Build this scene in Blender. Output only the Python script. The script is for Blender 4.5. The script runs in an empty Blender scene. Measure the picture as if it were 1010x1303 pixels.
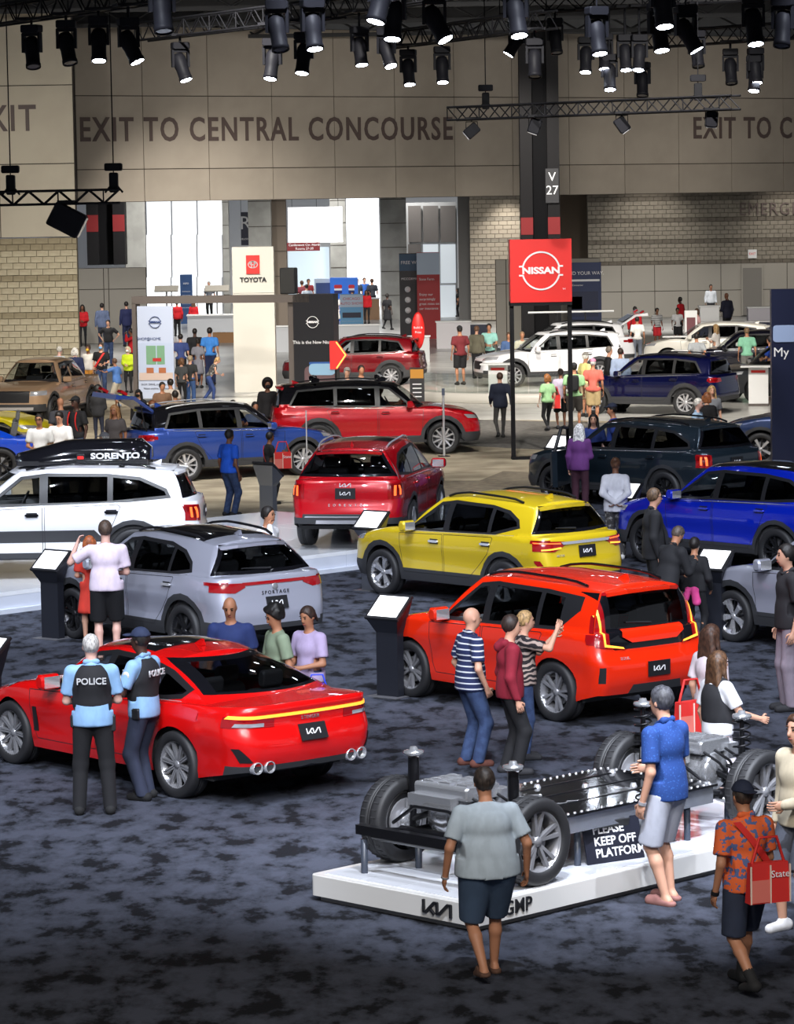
import bpy, bmesh, math, random, time
import numpy as np
from mathutils import Vector, Matrix
from mathutils.bvhtree import BVHTree
T0 = time.time()
random.seed(7)
PI = math.pi
scene = bpy.context.scene
COL = scene.collection

# ---------------------------------------------------------------- camera
FPX, HC, YH, ROLL = 4200.0, 5.9, 256.0, math.radians(0.95)
CX, CY = 505.0, 651.5
PITCH = math.atan((CY - YH) / FPX)
cam_d = bpy.data.cameras.new('camera')
cam_d.sensor_fit = 'HORIZONTAL'
cam_d.sensor_width = 36.0
cam_d.lens = 36.0 * FPX / 1010.0
cam_d.clip_end = 600
cam = bpy.data.objects.new('camera', cam_d)
COL.objects.link(cam)
cam.matrix_world = (Matrix.Translation((0, 0, HC)) @ Matrix.Rotation(PI / 2 - PITCH, 4, 'X')
                    @ Matrix.Rotation(-ROLL, 4, 'Z'))
scene.camera = cam

# ---------------------------------------------------------------- exposure, world
scene.view_settings.view_transform = 'Standard'
scene.view_settings.look = 'None'
scene.view_settings.gamma = 1.0
scene.view_settings.exposure = 0.0
scene.view_settings.use_curve_mapping = False
world = bpy.data.worlds.new('hall_ambient')
scene.world = world
world.use_nodes = True
bg = world.node_tree.nodes['Background']
bg.inputs[0].default_value = (0.80, 0.86, 1.0, 1)
bg.inputs[1].default_value = 0.27
try:
    scene.cycles.max_bounces = 6
    scene.cycles.transparent_max_bounces = 12
    scene.cycles.caustics_reflective = False
    scene.cycles.caustics_refractive = False
    scene.cycles.sample_clamp_indirect = 4.0
except Exception:
    pass

def spot(loc, target, power, color=(1, 1, 1), angle=40, blend=0.6, radius=0.12):
    d = bpy.data.lights.new('spot_lamp', 'SPOT')
    d.energy = power
    d.color = color
    d.spot_size = math.radians(angle)
    d.spot_blend = blend
    d.shadow_soft_size = radius
    o = bpy.data.objects.new('spot_lamp', d)
    COL.objects.link(o)
    o.location = loc
    o.rotation_euler = (Vector(target) - Vector(loc)).to_track_quat('-Z', 'Y').to_euler()
    return o

def point(loc, power, color=(1, 1, 1), radius=0.3):
    d = bpy.data.lights.new('high_bay_lamp', 'POINT')
    d.energy = power
    d.color = color
    d.shadow_soft_size = radius
    o = bpy.data.objects.new('high_bay_lamp', d)
    COL.objects.link(o)
    o.location = loc
    return o

# pixel -> place helpers (used to find where on the floor things stand)
def ray(px, py):
    u, v = px - CX, py - CY
    c, s = math.cos(ROLL), math.sin(ROLL)
    u2, v2 = u * c - v * s, u * s + v * c
    cp, sp = math.cos(PITCH), math.sin(PITCH)
    return Vector((u2, FPX * cp - v2 * sp, -FPX * sp - v2 * cp))

def G(px, py, z=0.0):
    d = ray(px, py)
    t = (z - HC) / d.z
    return Vector((d.x * t, d.y * t, z))

def W(px, py, dist):
    d = ray(px, py)
    t = dist / d.y
    return Vector((d.x * t, dist, HC + d.z * t))

#LIGHTS#
COOL, NEUT, WARM = (.82, .88, 1.0), (1.0, .97, .92), (1.0, .94, .85)
# show spots of the navy booth, hung on the trusses overhead
for (x, y, pw) in ((-7.5, 33, 1.0), (-4.2, 30, .8), (-1.5, 33, .9), (1.5, 30, .9), (4.6, 31, 1.0), (-5.5, 40, 1.0), (-2.0, 41, .8), (1.5, 40, 1.0), (5.0, 39, .9),
                   (-6.5, 48, 1.1), (-3.0, 49, 1.0), (1.0, 49, 1.0), (5.0, 48, .9), (8.5, 46, .8), (-4.5, 56, 1.0), (0.0, 57, 1.0), (4.0, 60, 1.0), (8.0, 58, 1.0)):
    for (ox, oy) in ((1.4, -4.0), (-1.0, -8.5)):
        spot((x + ox, y + oy, 11.4), (x, y, .5), 2900 * pw, COOL, 46, .7, .09)
# fill spots added out of view near the viewer to brighten camera-facing sides
for (x, y, tx, ty, pw) in ((-7, 14, -4, 33, 1.0), (0, 13, 0, 36, 1.0), (7, 14, 4, 34, 1.0), (-9, 24, -4, 45, 1.0), (9, 24, 4, 47, 1.0), (0, 26, 1, 50, 1.0)):
    spot((x, y, 12.0), (tx, ty, .8), 4300 * pw, COOL, 36, .8, .12)
spot((1.5, 21.5, 10.5), (1.4, 27.8, .3), 5200, COOL, 32, .6, .08)  # pair of spots added to brighten the chassis and its platform
spot((5.5, 25.0, 10.5), (2.6, 29.0, .3), 4200, COOL, 34, .6, .08)
for (x, y) in ((-4, 12), (4, 12), (0, 16)):
    spot((x, y - 4, 12.5), (x * .7, y + 9, 0), 3000, WARM, 64, .9, .4)  # warm fill added to lift the dark foreground carpet
# house lamps over the far booths
for (x, y, pw, c) in ((-9, 72, 1.0, NEUT), (-3.5, 72, 1.0, NEUT), (1.5, 72, 1.0, NEUT), (6, 76, .9, NEUT), (-10, 88, 1.0, WARM), (-4, 88, 1.0, WARM), (2, 90, 1.0, WARM), (7, 90, 1.0, WARM), (11, 86, .9, WARM),
                   (-9, 104, 1.0, WARM), (-3, 104, 1.0, WARM), (4, 104, 1.0, WARM), (10, 104, 1.0, WARM), (14, 118, 1.0, WARM), (4, 122, 1.0, WARM), (-6, 124, 1.0, WARM)):
    spot((x, y - 13, 11.8), (x, y, 0.6), 6600 * pw, c, 62, .8, .15)
for (x, y) in ((-12, 96), (-4, 99), (4, 102), (12, 106)):
    spot((x, y - 10, 11.6), (x + .5, y + 22, 5.6), 3400, NEUT, 70, 1.0, .5)
for (x, y, z, t, pw) in ((-11.6, 100, 10, (-12.4, 112, 2.5), 1600), (5.6, 159.3, 6.6, (5.6, 161, 3), 700), (12.5, 158.5, 7, (12.5, 162, 4), 500), (19.5, 158.5, 7, (19.5, 162, 4), 500)):
    spot((x, y, z), t, pw, WARM, 76, .9, .2)
for (x, y) in ((-13, 126), (-12, 134), (-9, 150), (-2, 152), (4, 150), (-8, 168), (-6, 180), (0, 172), (2, 184), (11, 150), (18, 150)):
    spot((x, y - 5, 9.5), (x, y, 0), 4600, NEUT, 110, .8, .4)  # spots added to brighten the concourse and the dark area behind the left wall
for (px, D, pw) in ((345, 117, 420), (860, 127, 420), (960, 129, 300)):
    q = W(px, 222, D)
    spot(q, (q.x + 1.2, D + 9, 6.9), pw, WARM, 120, 1.0, .5)

# ---------------------------------------------------------------- materials
MATS = {}
def mat(name, color=(0.8, 0.8, 0.8), rough=0.5, metal=0.0, coat=0.0, emit=None, estr=0.0, spec=0.5):
    if name in MATS:
        return MATS[name]
    m = bpy.data.materials.new(name)
    m.use_nodes = True
    b = m.node_tree.nodes['Principled BSDF']
    b.inputs['Base Color'].default_value = (*color, 1)
    b.inputs['Roughness'].default_value = rough
    b.inputs['Metallic'].default_value = metal
    b.inputs['Specular IOR Level'].default_value = spec
    if coat:
        b.inputs['Coat Weight'].default_value = coat
        b.inputs['Coat Roughness'].default_value = 0.03
    if emit:
        b.inputs['Emission Color'].default_value = (*emit, 1)
        b.inputs['Emission Strength'].default_value = estr
    MATS[name] = m
    return m

def nodes_of(m):
    return m.node_tree.nodes, m.node_tree.links, m.node_tree.nodes['Principled BSDF']

def srgb(r, g, b):
    f = lambda c: (c / 255 / 12.92) if c / 255 <= 0.04045 else ((c / 255 + 0.055) / 1.055) ** 2.4
    return (f(r), f(g), f(b))

def paint(name, rgb, metal=0.0, rough=0.32):
    m = mat('paint_' + name, srgb(*rgb), rough, metal, 1.0)
    return m

def noise_mat(name, c1, c2, scale=20, rough=0.8, detail=4, bump=0.0, lo=0.4, hi=0.6, stretch=None, coords='Object'):
    if name in MATS:
        return MATS[name]
    m = mat(name, c1, rough)
    n, l, b = nodes_of(m)
    tc = n.new('ShaderNodeTexCoord')
    mp = n.new('ShaderNodeMapping')
    nz = n.new('ShaderNodeTexNoise')
    cr = n.new('ShaderNodeValToRGB')
    nz.inputs['Scale'].default_value = scale
    nz.inputs['Detail'].default_value = detail
    if stretch:
        mp.inputs['Scale'].default_value = stretch
    cr.color_ramp.elements[0].position = lo
    cr.color_ramp.elements[1].position = hi
    cr.color_ramp.elements[0].color = (*c1, 1)
    cr.color_ramp.elements[1].color = (*c2, 1)
    l.new(tc.outputs[coords], mp.inputs[0])
    l.new(mp.outputs[0], nz.inputs['Vector'])
    l.new(nz.outputs[0], cr.inputs[0])
    l.new(cr.outputs[0], b.inputs['Base Color'])
    if bump:
        bp = n.new('ShaderNodeBump')
        bp.inputs['Strength'].default_value = bump
        l.new(nz.outputs[0], bp.inputs['Height'])
        l.new(bp.outputs[0], b.inputs['Normal'])
    return m

def glass_mat(name, tint, base=0.06):
    if name in MATS:
        return MATS[name]
    m = bpy.data.materials.new(name)
    m.use_nodes = True
    n, l = m.node_tree.nodes, m.node_tree.links
    n.clear()
    out = n.new('ShaderNodeOutputMaterial')
    mx = n.new('ShaderNodeMixShader')
    tr = n.new('ShaderNodeBsdfTransparent')
    gl = n.new('ShaderNodeBsdfGlossy')
    fr = n.new('ShaderNodeLayerWeight')
    fr.inputs[0].default_value = 0.5
    pw = n.new('ShaderNodeMath'); pw.operation = 'POWER'; pw.inputs[1].default_value = 4.0
    ml = n.new('ShaderNodeMath'); ml.operation = 'MULTIPLY'; ml.inputs[1].default_value = 0.8
    ad = n.new('ShaderNodeMath'); ad.operation = 'ADD'; ad.inputs[1].default_value = base
    l.new(fr.outputs['Facing'], pw.inputs[0]); l.new(pw.outputs[0], ml.inputs[0])
    tr.inputs[0].default_value = (*tint, 1)
    gl.inputs[0].default_value = (1, 1, 1, 1)
    gl.inputs[1].default_value = 0.02
    l.new(ml.outputs[0], ad.inputs[0])
    l.new(ad.outputs[0], mx.inputs[0])
    l.new(tr.outputs[0], mx.inputs[1])
    l.new(gl.outputs[0], mx.inputs[2])
    l.new(mx.outputs[0], out.inputs[0])
    MATS[name] = m
    return m

M_BLACK = mat('black_plastic', (0.012, 0.012, 0.014), 0.45)
M_GLOSSBLACK = mat('gloss_black', (0.006, 0.006, 0.008), 0.08, 0, 0.6)
M_CLAD = mat('grey_cladding', (0.035, 0.036, 0.04), 0.55)
M_TYRE = mat('tyre_rubber', (0.018, 0.018, 0.02), 0.6)
M_CHROME = mat('chrome', (0.82, 0.82, 0.85), 0.15, 0.75)
M_SILVER = mat('silver_alloy', (0.66, 0.66, 0.69), 0.25, 0.55)
M_DARKALLOY = mat('dark_alloy', (0.05, 0.05, 0.055), 0.25, 0.8)
M_GREYALLOY = mat('grey_alloy', (0.34, 0.34, 0.36), 0.25, 0.5)
M_GLASS = glass_mat('clear_glass', (0.84, 0.87, 0.87))
M_PRIV = glass_mat('privacy_glass', (0.10, 0.105, 0.11))
M_REARGL = glass_mat('rear_glass', (0.26, 0.27, 0.28))
M_TAIL = mat('tail_lamp_red', (0.30, 0.005, 0.008), 0.12, 0, 1.0)
M_TAILON = mat('tail_lamp_lit', (0.8, 0.1, 0.02), 0.3, 0, 0, (1.0, 0.14, 0.03), 1.5)
M_AMBER = mat('amber_lamp_lit', (0.9, 0.4, 0.05), 0.3, 0, 0, (1.0, 0.36, 0.03), 1.6)
M_LAMPW = mat('clear_lamp', (0.65, 0.66, 0.7), 0.1, 0.6, 1.0)
M_INT = mat('interior_dark', (0.03, 0.03, 0.032), 0.7)
M_TRIM = mat('door_trim_grey', (0.10, 0.10, 0.105), 0.6)
M_SEAT = mat('seat_leather', (0.10, 0.10, 0.105), 0.5)
M_WHITE = mat('white_paint', (0.8, 0.8, 0.8), 0.4)
M_BLACKMETAL = mat('black_metal', (0.010, 0.010, 0.012), 0.6, 0.0, spec=.15)
M_LAMPBLACK = mat('lamp_black', (0.010, 0.010, 0.013), 0.55, spec=.12)
M_INK = mat('black_ink', (0.01, 0.01, 0.012), 0.5)
M_WINK = mat('white_ink', (0.85, 0.85, 0.87), 0.5)

# ---------------------------------------------------------------- object helpers
def link_mesh(name, me, parent=None, loc=None, rot=None):
    o = bpy.data.objects.new(name, me)
    COL.objects.link(o)
    if parent is not None:
        o.parent = parent
    if loc is not None:
        o.location = loc
    if rot is not None:
        o.rotation_euler = rot
    return o

def empty(name, loc=(0, 0, 0), rz=0.0, label=None, cat=None, group=None, kind=None):
    o = bpy.data.objects.new(name, None)
    COL.objects.link(o)
    o.location = loc
    o.rotation_euler = (0, 0, rz)
    return tag(o, label, cat, group, kind)

def tag(o, label=None, cat=None, group=None, kind=None):
    if label: o['label'] = label
    if cat: o['category'] = cat
    if group: o['group'] = group
    if kind: o['kind'] = kind
    return o

def pydata(name, verts, faces, mats, smooth=False, fm=None):
    me = bpy.data.meshes.new(name)
    me.from_pydata([tuple(v) for v in verts], [], faces)
    for m in (mats if isinstance(mats, (list, tuple)) else [mats]):
        me.materials.append(m)
    if smooth:
        me.polygons.foreach_set('use_smooth', [True] * len(me.polygons))
    if fm is not None:
        me.polygons.foreach_set('material_index', fm)
    me.update()
    return me

class MB:
    """collects boxes, bars, tubes, lathes into one mesh"""
    def __init__(self):
        self.v, self.f, self.m, self.s = [], [], [], []
    def add(self, verts, faces, mi=0, smooth=False, M=None):
        o = len(self.v)
        for p in verts:
            p = Vector(p)
            self.v.append(M @ p if M is not None else p)
        for f in faces:
            self.f.append([o + i for i in f])
            self.m.append(mi)
            self.s.append(smooth)
        return self
    def box(self, c, s, mi=0, M=None):
        x, y, z = c
        a, b, d = s[0] / 2, s[1] / 2, s[2] / 2
        vs = [(x + i * a, y + j * b, z + k * d) for k in (-1, 1) for j in (-1, 1) for i in (-1, 1)]
        fs = [(0, 2, 3, 1), (4, 5, 7, 6), (0, 1, 5, 4), (2, 6, 7, 3), (0, 4, 6, 2), (1, 3, 7, 5)]
        return self.add(vs, fs, mi, False, M)
    def rbox(self, c, s, r, mi=0, M=None, n=3):
        """box rounded in its xz outline, extruded along y, edges chamfered"""
        x, y, z = c
        a, b, d = s[0] / 2, s[1] / 2, s[2] / 2
        r = min(r, a * .99, d * .99)
        ring = []
        for (sx, sz, a0) in ((1, 1, 0), (-1, 1, 90), (-1, -1, 180), (1, -1, 270)):
            for k in range(n + 1):
                t = math.radians(a0 + 90 * k / n)
                ring.append((sx * (a - r) + r * math.cos(t), sz * (d - r) + r * math.sin(t)))
        N = len(ring)
        e = min(r * .5, b * .5)
        rows = [(-b, 1 - e / max(a, d)), (-b + e, 1), (b - e, 1), (b, 1 - e / max(a, d))]
        vs = [(x + p[0] * k, y + yy, z + p[1] * k) for (yy, k) in rows for p in ring]
        fs = []
        for q in range(3):
            for i in range(N):
                j = (i + 1) % N
                fs.append((q * N + i, q * N + j, (q + 1) * N + j, (q + 1) * N + i))
        fs.append(tuple(range(N)))
        fs.append(tuple(reversed(range(3 * N, 4 * N))))
        return self.add(vs, fs, mi, False, M)
    def tube(self, pts, r, n=8, mi=0, M=None, caps=True, smooth=True):
        pts = [Vector(p) for p in pts]
        rs = r if isinstance(r, (list, tuple)) else [r] * len(pts)
        vs, fs = [], []
        up = None
        for i, p in enumerate(pts):
            d = (pts[min(i + 1, len(pts) - 1)] - pts[max(i - 1, 0)])
            d = d.normalized() if d.length > 1e-9 else Vector((0, 0, 1))
            if up is None:
                up = Vector((0, 0, 1)) if abs(d.z) < .9 else Vector((0, 1, 0))
            x = d.cross(up)
            if x.length < 1e-6:
                up = Vector((1, 0, 0)); x = d.cross(up)
            x.normalize()
            y = x.cross(d).normalized()
            up = y
            for k in range(n):
                t = 2 * PI * k / n
                vs.append(p + (x * math.cos(t) + y * math.sin(t)) * rs[i])
        for i in range(len(pts) - 1):
            for k in range(n):
                j = (k + 1) % n
                fs.append((i * n + k, i * n + j, (i + 1) * n + j, (i + 1) * n + k))
        self.add(vs, fs, mi, smooth, M)
        if caps:
            self.add(vs[:n], [tuple(reversed(range(n)))], mi, False, M)
            self.add(vs[-n:], [tuple(range(n))], mi, False, M)
        return self
    def lathe(self, prof, n=24, mi=0, M=None, smooth=True, axis='z', close=False):
        vs, fs = [], []
        for (r, h) in prof:
            for k in range(n):
                t = 2 * PI * k / n
                if axis == 'z':
                    vs.append((r * math.cos(t), r * math.sin(t), h))
                else:
                    vs.append((r * math.cos(t), h, r * math.sin(t)))
        L = len(prof)
        for i in range(L if close else L - 1):
            i2 = (i + 1) % L
            for k in range(n):
                j = (k + 1) % n
                fs.append((i * n + k, i * n + j, i2 * n + j, i2 * n + k))
        return self.add(vs, fs, mi, smooth, M)
    def prism(self, poly, y0, y1, mi=0, M=None):
        """xz polygon extruded along y"""
        n = len(poly)
        vs = [(p[0], y0, p[1]) for p in poly] + [(p[0], y1, p[1]) for p in poly]
        fs = [tuple(range(n)), tuple(reversed(range(n, 2 * n)))]
        for i in range(n):
            j = (i + 1) % n
            fs.append((j, i, n + i, n + j))
        return self.add(vs, fs, mi, False, M)
    def mesh(self, name, mats):
        me = bpy.data.meshes.new(name)
        me.from_pydata([tuple(v) for v in self.v], [], self.f)
        for m in (mats if isinstance(mats, (list, tuple)) else [mats]):
            me.materials.append(m)
        me.polygons.foreach_set('material_index', self.m)
        me.polygons.foreach_set('use_smooth', self.s)
        me.update()
        return me
    def build(self, name, mats, parent=None, loc=None, rot=None):
        return link_mesh(name, self.mesh(name, mats), parent, loc, rot)

def text_mesh(body, size, extrude=0.004, spacing=1.0, align='CENTER', width=1.0, bold=0.0, shear=0.0):
    cu = bpy.data.curves.new('lettering', 'FONT')
    cu.body = body
    cu.size = size
    cu.extrude = extrude
    cu.offset = bold
    cu.shear = shear
    cu.space_character = spacing
    cu.align_x = align
    cu.align_y = 'CENTER'
    cu.resolution_u = 3
    ob = bpy.data.objects.new('lettering', cu)
    me = bpy.data.meshes.new_from_object(ob)
    if width != 1.0:
        me.transform(Matrix.Diagonal((width, 1, 1, 1)))
    bpy.data.objects.remove(ob)
    bpy.data.curves.remove(cu)
    return me

def lettering(body, size, m, parent, loc, rot=(PI / 2, 0, 0), name='lettering', **k):
    me = text_mesh(body, size, **k)
    me.materials.clear()
    me.materials.append(m)
    return link_mesh(name, me, parent, loc, rot)

def strokes_mesh(lines, w, ext, m):
    """flat lettering strokes: polylines in xy, width w, thickness ext"""
    b = MB()
    for ln in lines:
        for (p, q) in zip(ln[:-1], ln[1:]):
            p, q = Vector((*p, 0)), Vector((*q, 0))
            d = (q - p).normalized()
            nn = Vector((-d.y, d.x, 0)) * w / 2
            e = d * w * .25
            a = [p - e - nn, q + e - nn, q + e + nn, p - e + nn]
            vs = [(*v.xy, 0) for v in a] + [(*v.xy, ext) for v in a]
            b.add(vs, [(0, 3, 2, 1), (4, 5, 6, 7), (0, 1, 5, 4), (1, 2, 6, 5), (2, 3, 7, 6), (3, 0, 4, 7)])
    return b.mesh('emblem', m)

# angular three-letter emblem drawn as strokes, 1 unit tall and about 3 wide
EMBLEM_K = [[(-1.5, .5), (-1.5, -.40), (-1.25, -.40), (-.38, .40), (-.05, .40), (-.05, -.40), (.20, -.40), (1.08, .40), (1.42, .40), (1.42, -.5)],
            [(-.88, -.02), (-.42, -.48)]]
def emblem_k(size, m, ext=.01):
    return strokes_mesh([[(x * size, y * size) for x, y in ln] for ln in EMBLEM_K], size * .2, ext, m)

def ring_emblem(size, m, ext=.01, parts=True):
    """two arcs above and below a line of letters"""
    ls = []
    for s in (1, -1):
        arc = [(size * .62 * math.cos(math.radians(a)), s * size * .62 * math.sin(math.radians(a))) for a in range(14, 167, 8)]
        ls.append([(arc[0][0] + size * .12, arc[0][1])] + arc + [(arc[-1][0] - size * .12, arc[-1][1])])
    return [strokes_mesh([l_], size * .055, ext, m) for l_ in ls]

# ---------------------------------------------------------------- cars
def pl(pts, x, h=0.0):
    xs = [p[0] for p in pts]; ys = [p[1] for p in pts]
    if h <= 0:
        return float(np.interp(x, xs, ys))
    return float(np.mean(np.interp([x - h, x - h / 2, x, x + h / 2, x + h], xs, ys)))

WHEELS = {}
def wheel_meshes(style):
    """unit wheel (tyre radius 1, axis y, outer face at -y): tyre, rim"""
    if style in WHEELS:
        return WHEELS[style]
    t = MB()
    prof = [(.70, .30), (.76, .325), (.90, .335), (.965, .30), (.992, .22), (1, .12), (1, .04), (.985, .035), (.985, .025), (1, .02),
            (1, -.02), (.985, -.025), (.985, -.035), (1, -.04), (1, -.12), (.992, -.22), (.965, -.30), (.90, -.335), (.76, -.325), (.70, -.30), (.67, -.25)]
    t.lathe(prof, 40, 0, None, True, 'y')
    tyre = t.mesh('tyre', M_TYRE)
    r = MB()
    lipm = 0
    r.lathe([(.66, .28), (.66, -.24), (.70, -.295), (.725, -.30), (.725, -.28), (.69, -.25), (.64, -.22), (.62, .25)], 40, 1 if 'dark' in style or 'mach' in style else 0, None, True, 'y')
    r.lathe([(.0, .02), (.44, .02), (.44, -.02), (.0, -.02)], 24, 2, None, False, 'y')   # brake disc
    r.lathe([(.62, .2), (.0, .2)], 24, 3, None, False, 'y')
    r.lathe([(.0, -.235), (.07, -.235), (.085, -.22), (.12, -.21), (.13, -.1)], 16, 0, None, True, 'y')
    n, kind = {'five': (5, 'y'), 'mach': (5, 'y'), 'dark': (5, 'pair'), 'ten': (10, 'one'), 'mesh': (10, 'tw'), 'star': (5, 'star'), 'pair': (5, 'pair'), 'darkpair': (6, 'pair')}[style]
    def bar(a, r0, r1, w0, w1, tw=0.0, y0=-.19, y1=-.245, mi=0):
        p0 = Vector((math.cos(a) * r0, 0, math.sin(a) * r0)); b = a + tw
        p1 = Vector((math.cos(b) * r1, 0, math.sin(b) * r1))
        d = (p1 - p0).normalized(); s = Vector((-d.z, 0, d.x))
        vs = []
        for (p, w, yo, yi) in ((p0, w0, y0, y0 + .12), (p1, w1, y1, y1 + .08)):
            vs += [p - s * w + Vector((0, yo, 0)), p + s * w + Vector((0, yo, 0)), p + s * w * 1.25 + Vector((0, yi, 0)), p - s * w * 1.25 + Vector((0, yi, 0))]
        r.add(vs, [(0, 1, 5, 4), (1, 2, 6, 5), (2, 3, 7, 6), (3, 0, 4, 7), (0, 3, 2, 1), (4, 5, 6, 7)], mi)
    for k in range(n):
        a = 2 * PI * k / n + PI / 2
        if kind == 'pair':
            for s in (-1, 1):
                bar(a + s * .10, .10, .69, .035, .045, s * .10)
        elif kind == 'one':
            bar(a, .10, .69, .04, .05)
        elif kind == 'tw':
            bar(a, .10, .69, .022, .026, .26); bar(a, .10, .69, .022, .026, -.26)
        elif kind == 'star':
            bar(a, .10, .50, .07, .10); bar(a, .44, .69, .07, .05, .22); bar(a, .44, .69, .07, .05, -.22); bar(a + PI / 5, .1, .66, .025, .03, 0, -.17, -.2, 1)
        else:
            bar(a, .10, .69, .05, .085); bar(a + PI / 5, .12, .66, .03, .035, 0, -.17, -.2, 1)
    face = {'five': M_SILVER, 'mach': M_SILVER, 'dark': M_DARKALLOY, 'ten': M_SILVER, 'mesh': M_GREYALLOY, 'star': M_CHROME, 'pair': M_GREYALLOY, 'darkpair': M_DARKALLOY}[style]
    lip = M_DARKALLOY if style not in ('five', 'ten') else M_SILVER
    rim = r.mesh('rim', [face, lip, M_GREYALLOY, M_BLACK])
    WHEELS[style] = (tyre, rim)
    return WHEELS[style]

def shrink(poly, d):
    """inset a convex polygon (any winding) by d"""
    n = len(poly)
    area = sum(poly[i][0] * poly[(i + 1) % n][1] - poly[(i + 1) % n][0] * poly[i][1] for i in range(n))
    if area < 0:
        poly = poly[::-1]
    L = []
    for i in range(n):
        a, b = Vector(poly[i]), Vector(poly[(i + 1) % n])
        e = (b - a).normalized()
        nn = Vector((-e.y, e.x))
        L.append((a + nn * d, e))
    out = []
    for i in range(n):
        p, e = L[i - 1]; q, f = L[i]
        cr = e.x * f.y - e.y * f.x
        if abs(cr) < 1e-6:
            out.append(tuple(q)); continue
        t = ((q - p).x * f.y - (q - p).y * f.x) / cr
        out.append(tuple(p + e * t))
    return out

def cut_poly(bm, faces, poly, ax, eps=0.0):
    """cut faces along a convex polygon given in coordinates ax=(i,j); returns faces inside"""
    n = len(poly)
    area = sum(poly[i][0] * poly[(i + 1) % n][1] - poly[(i + 1) % n][0] * poly[i][1] for i in range(n))
    if area < 0:
        poly = poly[::-1]
    lo = [min(p[k] for p in poly) for k in (0, 1)]
    hi = [max(p[k] for p in poly) for k in (0, 1)]
    i0, j0 = ax
    cand = []
    for f in faces:
        if not f.is_valid: continue
        xs = [v.co[i0] for v in f.verts]; ys = [v.co[j0] for v in f.verts]
        if max(xs) < lo[0] or min(xs) > hi[0] or max(ys) < lo[1] or min(ys) > hi[1]:
            continue
        cand.append(f)
    for i in range(n):
        a, b = poly[i], poly[(i + 1) % n]
        e = Vector((b[0] - a[0], b[1] - a[1]))
        if e.length < 1e-6: continue
        e.normalize()
        no = Vector((0, 0, 0)); co = Vector((0, 0, 0))
        no[i0], no[j0] = e.y, -e.x
        co[i0], co[j0] = a[0], a[1]
        if not cand: return []
        geom = list({x for f in cand for x in (*f.verts, *f.edges, f)})
        r = bmesh.ops.bisect_plane(bm, geom=geom, dist=1e-5, plane_co=co, plane_no=no)
        cand = [g for g in r['geom'] if isinstance(g, bmesh.types.BMFace)]
        cand = [f for f in cand if (f.calc_center_median() - co).dot(no) < 0]
    return cand

def take_faces(bm, faces, name, mats, delete=True, lift=0.0):
    """copy faces into a mesh of their own and remove them from bm"""
    vm, vs, fs, nn = {}, [], [], []
    for f in faces:
        idx = []
        for v in f.verts:
            if v not in vm:
                vm[v] = len(vs)
                vs.append(v.co + v.normal * lift)
            idx.append(vm[v])
        fs.append(idx)
    me = pydata(name, vs, fs, mats, True)
    if delete:
        bmesh.ops.delete(bm, geom=faces, context='FACES')
    return me

SEAT = None
def seat_mesh():
    global SEAT
    if SEAT is None:
        b = MB()
        Mt = lambda x, z, a: Matrix.Translation((x, 0, z)) @ Matrix.Rotation(a, 4, 'Y')
        b.rbox((0, 0, 0), (.50, .48, .16), .06, 0, Mt(.05, .0, -.08))
        b.rbox((0, 0, .32), (.14, .48, .62), .05, 0, Mt(-.22, .0, -.22))
        b.rbox((0, 0, 0), (.09, .26, .18), .04, 0, Mt(-.40, .72, -.15))
        SEAT = b.mesh('seat', M_SEAT)
    return SEAT

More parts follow.
